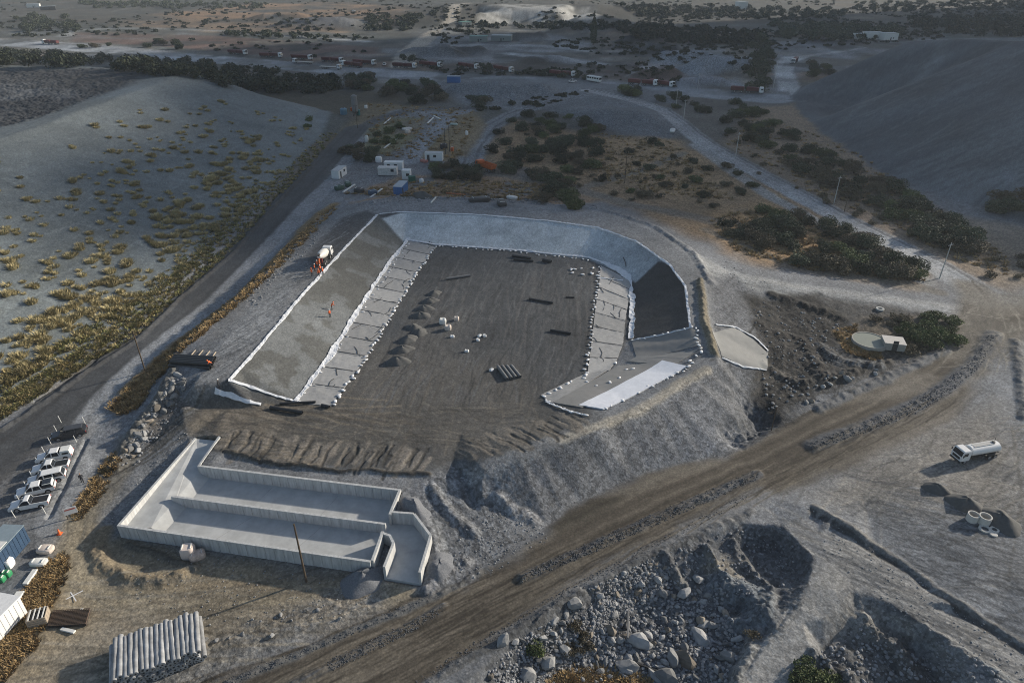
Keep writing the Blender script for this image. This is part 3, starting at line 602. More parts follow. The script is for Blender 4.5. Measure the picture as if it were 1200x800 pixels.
scratches([(0, 260), (120, 180), (280, 130), (300, 170), (160, 290), (0, 400)], 40, R(84), .2, 15, 45, .2, .7, [(.12, .135, .137), (.24, .265, .267)], .45, 31)
# run-off rills and benches on the dumps
m = ZONE == zone('waste_dump')
ripple = (fbm(GX / 3.0, GY / 14, 3, 91) - .5)
Z += m * (ripple * .25 + 1.2 * (fbm(GX / 30, GY / 40, 3, 15) - .5))
mixc(allw, m * sstep(.55, .75, fbm(GX / 22, GY / 40, 4, 71)) * .35 * (GX > -150), (.185, .205, .206))
# right dump: its own zone, smooth tipped faces with soft ribs running down the slope
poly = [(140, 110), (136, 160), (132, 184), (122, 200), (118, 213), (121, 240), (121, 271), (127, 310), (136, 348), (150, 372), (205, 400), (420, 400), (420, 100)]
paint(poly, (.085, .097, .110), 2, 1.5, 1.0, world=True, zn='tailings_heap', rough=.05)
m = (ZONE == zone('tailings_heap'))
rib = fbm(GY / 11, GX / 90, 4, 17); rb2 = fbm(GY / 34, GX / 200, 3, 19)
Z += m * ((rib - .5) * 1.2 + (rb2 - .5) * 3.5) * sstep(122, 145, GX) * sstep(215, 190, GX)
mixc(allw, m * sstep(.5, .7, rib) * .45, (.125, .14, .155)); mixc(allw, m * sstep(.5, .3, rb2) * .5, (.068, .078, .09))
paint([(964, 158), (975, 150), (1110, 66), (1096, 64)], (.18, .195, .205), 4, 2, .7)  # lighter band, lower face and crest: their lighting laid into the colour
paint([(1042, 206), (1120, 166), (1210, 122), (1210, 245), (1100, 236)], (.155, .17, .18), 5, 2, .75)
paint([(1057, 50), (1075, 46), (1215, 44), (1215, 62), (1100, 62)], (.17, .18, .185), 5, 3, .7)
scratches([(940, 120), (1060, 55), (1200, 60), (1200, 230), (1100, 228), (1040, 200)], 320, R(8), .3, 8, 40, .4, 1.4, [(.06, .068, .078), (.15, .165, .175), (.07, .08, .09)], .4, 32)
# mounds of stockpiled rock far off
for (px, py, hh, ww, cc) in [(800, 72, 6, 16, (.2, .215, .23)), (845, 82, 7, 18, (.2, .215, .23)), (770, 60, 5, 14, None), (640, 72, 3, 14, None), (545, 62, 4, 12, (.06, .06, .06)), (525, 66, 4, 9, (.06, .055, .05)), (620, 46, 5, 12, (.07, .065, .06)),
                             (750, 50, 5, 14, (.05, .05, .052)), (860, 50, 4, 12, None), (770, 90, 4, 12, (.08, .058, .05)), (960, 50, 3, 12, (.04, .042, .045)), (990, 52, 3, 10, (.04, .042, .045)), (565, 106, 4, 14, (.14, .15, .16)), (605, 110, 4, 14, (.145, .155, .165)), (500, 65, 5, 14, (.15, .155, .16)), (820, 100, 4, 12, (.19, .2, .215)), (370, 28, 5, 30, (.12, .12, .12)), (330, 22, 5, 24, None)]:
    p = G(px, py); ridge([(p[0] - ww * .7, p[1], 0), (p[0] + ww * .7, p[1] + 3, 0)], hh, ww, 3, cc, .25, world=True, seed=int(px), ls=ww * .35)
# general relief noise
nse = (fbm(GX / 2.2, GY / 2.2, 4, 101) - .5) + .5 * (fbm(GX / .6, GY / .6, 3, 111) - .5)
Z += nse * 1.6 * ROUGHN * sstep(700, 150, GY)
m = (ZONE == zone('embankment')).astype(float); m = blur(m, 2)
Z += m * (.11 * (fbm((GX * .58 + GY * .81) / 6, (GX * .81 - GY * .58) / 1.1, 3, 121) - .5) + .05 * (fbm(GX / .5, GY / .5, 2, 123) - .5))
st = fbm((GX * .58 + GY * .81) / 5, (GX * .81 - GY * .58) / .7, 3, 221); C *= (1 + m * (st - .5) * .55)[..., None]
pm = blur((ZONE == zone('rock_pit')).astype(float), 2)
Z += pm * 1.1 * (fbm(GX / 3.4, GY / 3.4, 4, 131) - .5)
# formation level under the concrete basin
FP = [at(x, y, 2.3) for x, y in [(230, 513), (257, 515.5), (231, 546), (466.6, 574.4), (456, 600), (484, 602), (503, 627), (490, 670), (451.5, 664), (462.7, 635), (458, 626), (447, 622), (434.6, 656), (141, 614)]]
w_, D_ = poly_sd(FP, 3)
Z[w_] = np.where(D_ < .25, np.minimum(Z[w_], -.05), Z[w_])
# broad colour variation
C *= (0.68 + 0.64 * fbm(GX / 16, GY / 16, 5, 141))[..., None]
C *= (0.82 + 0.36 * fbm(GX / 2.0, GY / 2.0, 4, 151))[..., None]
C *= (1 + (np.random.default_rng(5).random((NV, NU)) - .5) * .22)[..., None]
grey = 1 - np.clip((C.max(-1) - C.min(-1)) / (C.max(-1) + 1e-6) / .22, 0, 1)
C *= 1 + grey[..., None] * np.array((-.03, .0, .035))
C = np.clip(C, .01, .8)

# ------------------------------------------------------------------ materials
MATS = {}
def nodes_of(name):
    m = bpy.data.materials.new(name); m.use_nodes = True
    t = m.node_tree; b = t.nodes['Principled BSDF']; return m, t, b
def terrain_mat():
    m, t, b = nodes_of('earth')
    N, L = t.nodes.new, t.links.new
    at_ = N('ShaderNodeAttribute'); at_.attribute_name = 'Col'
    g = N('ShaderNodeNewGeometry')
    def noise(scale, det=3, rough=.6):
        n = N('ShaderNodeTexNoise'); n.inputs['Scale'].default_value = scale; n.inputs['Detail'].default_value = det; n.inputs['Roughness'].default_value = rough
        L(g.outputs['Position'], n.inputs['Vector']); return n
    a, c = noise(.9, 6, .72), noise(4.5, 5, .8)
    v = N('ShaderNodeTexVoronoi'); v.inputs['Scale'].default_value = 3.0; L(g.outputs['Position'], v.inputs['Vector'])
    def rng_(src, lo, hi, i0=.25, i1=.75):
        r = N('ShaderNodeMapRange'); r.inputs['From Min'].default_value = i0; r.inputs['From Max'].default_value = i1
        r.inputs['To Min'].default_value = lo; r.inputs['To Max'].default_value = hi; L(src, r.inputs['Value']); return r
    r1, r2, r3 = rng_(a.outputs['Fac'], .87, 1.13), rng_(c.outputs['Fac'], .64, 1.36), rng_(v.outputs['Distance'], 1.14, .80, 0, .75)
    mu = N('ShaderNodeMath'); mu.operation = 'MULTIPLY'; L(r1.outputs[0], mu.inputs[0]); L(r2.outputs[0], mu.inputs[1])
    v2 = N('ShaderNodeTexVoronoi'); v2.inputs['Scale'].default_value = 2.6; v2.inputs['Randomness'].default_value = 1.0; L(g.outputs['Position'], v2.inputs['Vector'])
    sp = N('ShaderNodeSeparateColor'); L(v2.outputs['Color'], sp.inputs[0])
    one = N('ShaderNodeMapRange'); one.inputs['To Min'].default_value = .55; one.inputs['To Max'].default_value = 1.45; L(sp.outputs[0], one.inputs['Value'])
    mxs = N('ShaderNodeMix'); mxs.data_type = 'FLOAT'; mxs.inputs[2].default_value = 1.0; L(at_.outputs['Alpha'], mxs.inputs[0]); L(one.outputs[0], mxs.inputs[3])
    m3 = N('ShaderNodeMath'); m3.operation = 'MULTIPLY'; L(r3.outputs[0], m3.inputs[0]); L(mxs.outputs[0], m3.inputs[1])
    mv = N('ShaderNodeMath'); mv.operation = 'MULTIPLY'; L(mu.outputs[0], mv.inputs[0]); L(m3.outputs[0], mv.inputs[1])
    mx = N('ShaderNodeVectorMath'); mx.operation = 'SCALE'; L(at_.outputs['Color'], mx.inputs[0]); L(mv.outputs[0], mx.inputs['Scale'])
    L(mx.outputs[0], b.inputs['Base Color'])
    b.inputs['Roughness'].default_value = .95; b.inputs['Specular IOR Level'].default_value = .25
    bp = N('ShaderNodeBump'); L(at_.outputs['Alpha'], bp.inputs['Strength']); bp.inputs['Distance'].default_value = .10
    ad = N('ShaderNodeMath'); ad.operation = 'ADD'; L(c.outputs['Fac'], ad.inputs[0]); L(r3.outputs[0], ad.inputs[1])
    L(ad.outputs[0], bp.inputs['Height']); L(bp.outputs['Normal'], b.inputs['Normal'])
    return m
EARTH = terrain_mat()
# ------------------------------------------------------------------ one sheet cut along the zones
P = np.stack([GX, GY, Z], -1).reshape(-1, 3).astype(np.float32)
dU = np.gradient(np.stack([GX, GY, Z], -1), axis=1); dV = np.gradient(np.stack([GX, GY, Z], -1), axis=0)
NRM = np.cross(dU, dV); NRM /= np.linalg.norm(NRM, axis=-1, keepdims=True) + 1e-12; NRM[NRM[..., 2] < 0] *= -1; NRM = NRM.reshape(-1, 3)
BUMP = np.clip(.40 + 2.2 * ROUGHN, .2, 1.0)
for zn_, q_ in (('haul_road', .22), ('asphalt_road', .1), ('basin_slope', .12), ('waste_dump', .2), ('tailings_heap', .12), ('basin_floor', .3), ('embankment', .85), ('rock_pit', .9), ('highway', .15)): BUMP[ZONE == zone(zn_)] = q_
BUMP = blur(BUMP, 2)
CF = np.concatenate([C.reshape(-1, 3), BUMP.reshape(-1, 1)], 1).astype(np.float32)
idx = np.arange(NV * NU).reshape(NV, NU)
quads = np.stack([idx[:-1, :-1], idx[:-1, 1:], idx[1:, 1:], idx[1:, :-1]], -1).reshape(-1, 4)
fz = ZONE[:-1, :-1].reshape(-1)
def sheet(name, q):
    used, inv = np.unique(q.reshape(-1), return_inverse=True)
    me = bpy.data.meshes.new(name)
    me.vertices.add(len(used)); me.vertices.foreach_set('co', P[used].reshape(-1))
    me.loops.add(len(inv)); me.loops.foreach_set('vertex_index', inv.astype(np.int32))
    me.polygons.add(len(q)); me.polygons.foreach_set('loop_start', np.arange(0, len(inv), 4, dtype=np.int32))
    me.update(calc_edges=True)
    me.polygons.foreach_set('use_smooth', np.ones(len(q), bool))
    ca = me.color_attributes.new('Col', 'FLOAT_COLOR', 'POINT'); ca.data.foreach_set('color', CF[used].reshape(-1))
    me.normals_split_custom_set_from_vertices(NRM[used].tolist() if False else [tuple(n) for n in NRM[used]])
    me.materials.append(EARTH)
    o = bpy.data.objects.new(name, me); col.objects.link(o); o['kind'] = 'structure'
    return o
for zi, zname in enumerate(ZN):
    q = quads[fz == zi]
    if len(q): sheet(zname, q)
# ================================================================== builders
class MB:
    def __init__(s): s.v = []; s.f = []; s.m = []
    def add(s, vs, fs, mi=0):
        o = len(s.v); s.v += [tuple(p) for p in vs]; s.f += [tuple(i + o for i in f) for f in fs]; s.m += [mi] * len(fs); return s
    def box(s, c, d, rz=0, taper=(1, 1), shift=(0, 0), mi=0):
        x, y, z = d[0] / 2, d[1] / 2, d[2] / 2; vs = []
        for k, (tx, ty) in ((-1, (1, 1)), (1, taper)):
            for sx, sy in ((-1, -1), (1, -1), (1, 1), (-1, 1)):
                px, py = sx * x * tx + (shift[0] if k > 0 else 0), sy * y * ty + (shift[1] if k > 0 else 0)
                vs.append((c[0] + px * math.cos(rz) - py * math.sin(rz), c[1] + px * math.sin(rz) + py * math.cos(rz), c[2] + k * z))
        return s.add(vs, [(3, 2, 1, 0), (4, 5, 6, 7), (0, 1, 5, 4), (1, 2, 6, 5), (2, 3, 7, 6), (3, 0, 4, 7)], mi)
    def cbox(s, c, d, b=.04, mi=0):
        """box with bevelled top and vertical edges"""
        x, y, z = d[0] / 2, d[1] / 2, d[2] / 2
        def ring(ix, iy, zz):
            X, Y = x - ix, y - iy; q = b
            return [(c[0] + p[0], c[1] + p[1], c[2] + zz) for p in [(-X + q, -Y), (X - q, -Y), (X, -Y + q), (X, Y - q), (X - q, Y), (-X + q, Y), (-X, Y - q), (-X, -Y + q)]]
        return s.loft([ring(b * .5, b * .5, -z), ring(0, 0, -z + b), ring(0, 0, z - b), ring(b, b, z)], mi)
    def loft(s, rings, mi=0, cap=True):
        n = len(rings[0]); vs = [p for r in rings for p in r]; fs = []
        for k in range(len(rings) - 1):
            for i in range(n):
                a, b_ = k * n + i, k * n + (i + 1) % n; fs.append((a, b_, b_ + n, a + n))
        if cap: fs += [tuple(range(n - 1, -1, -1)), tuple(range((len(rings) - 1) * n, len(rings) * n))]
        return s.add(vs, fs, mi)
    def cyl(s, p0, p1, r0, r1=None, n=10, mi=0, cap=True):
        r1 = r0 if r1 is None else r1
        p0, p1 = Vector(p0), Vector(p1); d = (p1 - p0).normalized()
        a = d.orthogonal().normalized(); b = d.cross(a)
        rs = [[tuple(p + (a * math.cos(t) + b * math.sin(t)) * r) for t in [2 * math.pi * k / n for k in range(n)]] for p, r in ((p0, r0), (p1, r1))]
        return s.loft(rs, mi, cap)
    def tube(s, path, r, n=8, mi=0):
        path = [Vector(p) for p in path]; rings = []
        for i, p in enumerate(path):
            d = (path[min(i + 1, len(path) - 1)] - path[max(i - 1, 0)]).normalized()
            a = d.cross(Vector((0, 0, 1)))
            a = a.normalized() if a.length > .01 else Vector((1, 0, 0)); b = d.cross(a)
            rr = r[i] if isinstance(r, (list, tuple)) else r
            rings.append([tuple(p + (a * math.cos(t) + b * math.sin(t)) * rr) for t in [2 * math.pi * k / n for k in range(n)]])
        return s.loft(rings, mi)
    def lathe(s, prof, c=(0, 0, 0), n=20, mi=0):
        rings = [[(c[0] + r * math.cos(2 * math.pi * k / n), c[1] + r * math.sin(2 * math.pi * k / n), c[2] + z) for k in range(n)] for r, z in prof]
        return s.loft(rings, mi, True)
    def ring(s, c, ro, ri, z0, z1, n=20, mi=0):
        P_ = [(ro, z0), (ro, z1), (ri, z1), (ri, z0)]
        rings = [[(c[0] + r * math.cos(2 * math.pi * k / n), c[1] + r * math.sin(2 * math.pi * k / n), c[2] + z) for k in range(n)] for r, z in P_ + P_[:1]]
        return s.loft(rings, mi, False)
    def prism(s, poly, z0, z1, mi=0):
        """vertical prism; z0, z1 numbers or per-vertex lists"""
        n = len(poly); a = z0 if isinstance(z0, (list, tuple)) else [z0] * n; b = z1 if isinstance(z1, (list, tuple)) else [z1] * n
        return s.loft([[(p[0], p[1], a[i]) for i, p in enumerate(poly)], [(p[0], p[1], b[i]) for i, p in enumerate(poly)]], mi)
    def side(s, prof, y0, y1, mi=0, inset=0):
        """profile in x-z extruded along y"""
        return s.loft([[(p[0], y0, p[1]) for p in prof], [(p[0], y1, p[1]) for p in prof]], mi)
    def mesh(s, name, mats, smooth=False):
        me = bpy.data.meshes.new(name); me.from_pydata(s.v, [], s.f)
        bm = bmesh.new(); bm.from_mesh(me); bmesh.ops.recalc_face_normals(bm, faces=bm.faces); bm.to_mesh(me); bm.free()
        for m in (mats if isinstance(mats, (list, tuple)) else [mats]): me.materials.append(m)
        if any(s.m): me.polygons.foreach_set('material_index', s.m)
        if smooth:
            me.polygons.foreach_set('use_smooth', [True] * len(me.polygons))
            try: me.set_sharp_from_angle(angle=R(38))
            except Exception: pass
        return me
    def build(s, name, mats, parent=None, smooth=False, loc=None, rz=0):
        o = bpy.data.objects.new(name, s.mesh(name, mats, smooth)); col.objects.link(o)
        if parent: o.parent = parent
        if loc: o.location = loc
        if rz: o.rotation_euler.z = rz
        return o
def tag(o, label, cat, group=None, kind=None):
    o['label'] = label; o['category'] = cat
    if group: o['group'] = group
    if kind: o['kind'] = kind
    return o
def thing(name, label, cat, loc=(0, 0, 0), rz=0, group=None):
    o = bpy.data.objects.new(name, None); col.objects.link(o); o.location = loc; o.rotation_euler.z = rz; o.empty_display_size = .3
    return tag(o, label, cat, group)
def copy_tree(root, loc=None, rz=None, scale=None, label=None, group=None, parent=None):
    c = root.copy(); col.objects.link(c)
    if parent is not None: c.parent = parent
    if loc is not None: c.location = loc
    if rz is not None: c.rotation_euler = (0, 0, rz)
    if scale is not None: c.scale = scale if isinstance(scale, tuple) else (scale,) * 3
    if label: c['label'] = label
    if group: c['group'] = group
    for ch in root.children: copy_tree(ch, parent=c)
    return c
def drop(root):
    for ch in list(root.children): drop(ch)
    bpy.data.objects.remove(root)
def mat(name, c, rough=.8, metal=0.0, var=.18, scale=2.0, bump=.0, streak=False, spec=.4, rnd=0.0, attr=False):
    if name in MATS: return MATS[name]
    m, t, b = nodes_of(name); N, L = t.nodes.new, t.links.new
    b.inputs['Roughness'].default_value = rough; b.inputs['Metallic'].default_value = metal; b.inputs['Specular IOR Level'].default_value = spec
    g = N('ShaderNodeTexCoord'); mp = N('ShaderNodeMapping'); mp.inputs['Scale'].default_value = (1, 1, .12) if streak else (1, 1, 1)
    L(g.outputs['Object'], mp.inputs['Vector'])
    n = N('ShaderNodeTexNoise'); n.inputs['Scale'].default_value = scale; n.inputs['Detail'].default_value = 5; n.inputs['Roughness'].default_value = .65; L(mp.outputs[0], n.inputs['Vector'])
    r = N('ShaderNodeMapRange'); r.inputs['From Min'].default_value = .25; r.inputs['From Max'].default_value = .75; r.inputs['To Min'].default_value = 1 - var; r.inputs['To Max'].default_value = 1 + var
    L(n.outputs['Fac'], r.inputs['Value']); fac = r.outputs[0]
    if rnd:
        oi = N('ShaderNodeObjectInfo'); r2 = N('ShaderNodeMapRange'); r2.inputs['To Min'].default_value = 1 - rnd; r2.inputs['To Max'].default_value = 1 + rnd; L(oi.outputs['Random'], r2.inputs['Value'])
        mu = N('ShaderNodeMath'); mu.operation = 'MULTIPLY'; L(fac, mu.inputs[0]); L(r2.outputs[0], mu.inputs[1]); fac = mu.outputs[0]
    vm = N('ShaderNodeVectorMath'); vm.operation = 'SCALE'; L(fac, vm.inputs['Scale'])
    if attr:
        a = N('ShaderNodeAttribute'); a.attribute_name = 'Col'; L(a.outputs['Color'], vm.inputs[0])
    else: vm.inputs[0].default_value = c
    L(vm.outputs[0], b.inputs['Base Color'])
    if bump:
        bp = N('ShaderNodeBump'); bp.inputs['Strength'].default_value = bump; bp.inputs['Distance'].default_value = .05; L(n.outputs['Fac'], bp.inputs['Height']); L(bp.outputs[0], b.inputs['Normal'])
    MATS[name] = m; return m
M_CONC = mat('concrete', (.42, .425, .42), .9, var=.30, scale=3.0, bump=.2, streak=True)
M_SLAB = mat('concrete_slab', (.37, .38, .38), .85, var=.22, scale=.5, bump=.08)
M_WHITE = mat('white_paint', (.66, .66, .65), .4, var=.10, scale=3)
M_DIRTYW = mat('weathered_white', (.60, .60, .57), .7, var=.16, scale=2)
M_GLASS = mat('dark_glass', (.02, .024, .03), .12, var=.05, spec=.6)
M_RUBBER = mat('rubber', (.022, .022, .022), .85)
M_STEEL = mat('dark_steel', (.05, .05, .052), .6, metal=.2)
M_RIM = mat('rim_metal', (.35, .35, .36), .45, metal=.5)
M_RED = mat('red_lamp', (.35, .02, .015), .4)
M_LAMP = mat('clear_lamp', (.7, .72, .72), .2)
M_BLACK = mat('black_plastic', (.018, .018, .019), .55)
M_DRED = mat('dark_red_paint', (.10, .022, .022), .6, var=.25, rnd=.35)
M_ORANGE = mat('orange_paint', (.45, .10, .02), .5, var=.2)
M_BLUE = mat('blue_paint', (.04, .13, .32), .5, var=.2)
M_DBLUE = mat('dark_blue_paint', (.03, .06, .11), .5, var=.2)
M_TEAL = mat('blue_grey_paint', (.10, .20, .27), .55, var=.15)
M_GREEN = mat('green_paint', (.03, .22, .09), .5)
M_WOOD = mat('weathered_wood', (.085, .062, .042), .9, var=.3, scale=3, bump=.2)
M_PALEW = mat('pale_timber', (.36, .30, .23), .9, var=.25, scale=3)
M_CLOTH = mat('geotextile', (.30, .298, .29), .95, var=.2, scale=1.6, bump=.5, rnd=.14)
M_CLOTHD = mat('grey_geotextile', (.20, .198, .19), .95, var=.12, scale=.9, bump=.25, rnd=.10)
M_CLOTHW = mat('white_geotextile', (.66, .68, .72), .95, var=.10, scale=1.5, bump=.3)
M_BAG = mat('white_sack', (.72, .72, .72), .9, var=.1, scale=4, rnd=.12)
M_PALLET = mat('pale_sack', (.55, .48, .42), .9, var=.25, scale=2)
M_SAND = mat('sand', (.085, .085, .083), .95, var=.22, scale=2.5, bump=.5)
M_GRAVEL = mat('gravel', (.135, .142, .155), .95, var=.35, scale=5, bump=.8)
M_ROCK = mat('rock', (.21, .212, .212), .92, var=.3, scale=1.2, bump=.5, rnd=.45)
M_ROCKB = mat('brown_rock', (.19, .165, .135), .92, var=.3, scale=1.2, bump=.5, rnd=.4)
M_LEAF = mat('foliage_dark', (.048, .058, .034), .75, var=.45, scale=.7, rnd=.5, spec=.2)
M_LEAFG = mat('foliage_green', (.075, .095, .036), .75, var=.4, scale=.7, rnd=.4, spec=.2)
M_LEAFB = mat('foliage_brown', (.10, .085, .056), .8, var=.35, scale=.7, rnd=.35, spec=.2)
M_BARK = mat('bark', (.06, .048, .036), .95, var=.25)
M_GRASS = mat('dry_grass', (.36, .305, .165), .9, var=.35, scale=.9, rnd=.25, spec=.2)
M_GRASSG = mat('verge_grass', (.5, .5, .5), .9, var=.25, scale=.9, spec=.2, attr=True)
M_PIPE = mat('black_pipe', (.022, .022, .023), .5, var=.2)
M_GPIPE = mat('grey_pipe', (.14, .14, .14), .6, var=.2)
M_ROLL = mat('liner_roll', (.25, .255, .26), .9, var=.45, scale=1.3, bump=.3, rnd=.18)
M_RUST = mat('rusty_mesh', (.10, .07, .05), .85, var=.25, scale=4)
M_SKIN = mat('skin', (.30, .17, .11), .6)
M_HIVIS = mat('orange_hivis', (.75, .14, .03), .7)
M_DARKC = mat('dark_clothes', (.02, .022, .028), .8)
M_WATER = mat('still_water', (.20, .215, .18), .55, var=.06, scale=.5)
M_TIN = mat('tin_roof', (.50, .47, .43), .5, var=.12, metal=.1)
M_TINB = mat('corrugated_blue', (.20, .25, .28), .55, var=.12)
M_TWALL = mat('tank_wall', (.30, .29, .26), .9, var=.2)

# ---- cloth laid over the ground ------------------------------------------------------------------
def _draped(pts_grid, off, thick, crumple, seed, cs=1.0, fold=0.0):
    nv, nu = pts_grid.shape[:2]
    X, Y = pts_grid[..., 0], pts_grid[..., 1]
    z = hgt(X, Y) + off + crumple * fbm(X / cs, Y / cs, 3, seed)
    if fold: z = z + fold * np.clip(1 - np.abs(fbm(X / 2.3, Y / 2.3, 3, seed + 9) - .5) / .035, 0, 1)
    n = nu * nv
    vs = [(X.flat[i], Y.flat[i], z.flat[i]) for i in range(n)] + [(X.flat[i], Y.flat[i], z.flat[i] - thick - off) for i in range(n)]
    fs = []
    for i in range(nv - 1):
        for j in range(nu - 1):
            a = i * nu + j; fs.append((a, a + 1, a + nu + 1, a + nu))
    border = [j for j in range(nu)] + [i * nu + nu - 1 for i in range(1, nv)] + [(nv - 1) * nu + j for j in range(nu - 2, -1, -1)] + [i * nu for i in range(nv - 2, 0, -1)]
    for k in range(len(border)):
        a, b = border[k], border[(k + 1) % len(border)]; fs.append((a, a + n, b + n, b))
    used = sorted(set(i for f in fs for i in f)); mp = {u: k for k, u in enumerate(used)}
    return [vs[u] for u in used], [tuple(mp[i] for i in f) for f in fs]
def quad_sheet(name, corners, mt, label, cat, group=None, nu=16, nv=16, off=.05, crumple=.06, seed=1, ragged=.15, world=False, fold=.07, parent=None):
    c = np.array([p[:2] for p in (corners if world else GL(*corners))])
    s = np.linspace(0, 1, nu)[None, :, None]; t = np.linspace(0, 1, nv)[:, None, None]
    g = (c[0] * (1 - s) + c[1] * s) * (1 - t) + (c[3] * (1 - s) + c[2] * s) * t
    g = g + ragged * np.stack([fbm(g[..., 0] / .8, g[..., 1] / .8, 2, seed) - .5, fbm(g[..., 0] / .8, g[..., 1] / .8, 2, seed + 3) - .5], -1)
    v, f = _draped(g, off, .06, crumple, seed, 1.2, fold)
    o = MB().add(v, f).build(name, mt, parent, smooth=True)
    if label: tag(o, label, cat, group)
    return o
def ribbon(name, line, width, mt, label, cat, group=None, off=.06, crumple=.28, seed=1, rag=.6, step=.35, world=False, parent=None):
    pl = [Vector((p[0], p[1], 0)) for p in (line if world else GL(*line))]
    path = []
    for a, b in zip(pl[:-1], pl[1:]):
        n = max(1, int((b - a).length / step)); path += [a.lerp(b, k / n) for k in range(n)]
    path.append(pl[-1]); n = len(path); g = np.zeros((n, 5, 2))
    for i, p in enumerate(path):
        d = (path[min(i + 2, n - 1)] - path[max(i - 2, 0)]).normalized(); q = Vector((-d.y, d.x, 0))
        w1 = width * (.5 + rag * (float(fbm(np.array(i * .13), np.array(seed * 7.7), 3, seed)) - .45)) ; w2 = width * (.5 + rag * 2.2 * max(-.15, float(fbm(np.array(i * .11), np.array(seed * 3.1), 3, seed + 5)) - .5))
        for k, e in enumerate((-1, -.5, 0, .5, 1)):
            o = e * (w1 if e < 0 else w2); g[i, k] = (p.x + q.x * o, p.y + q.y * o)
    v, f = _draped(g, off, .05, crumple, seed, .5)
    o = MB().add(v, f).build(name, mt, parent, smooth=False)
    if label: tag(o, label, cat, group)
    return o
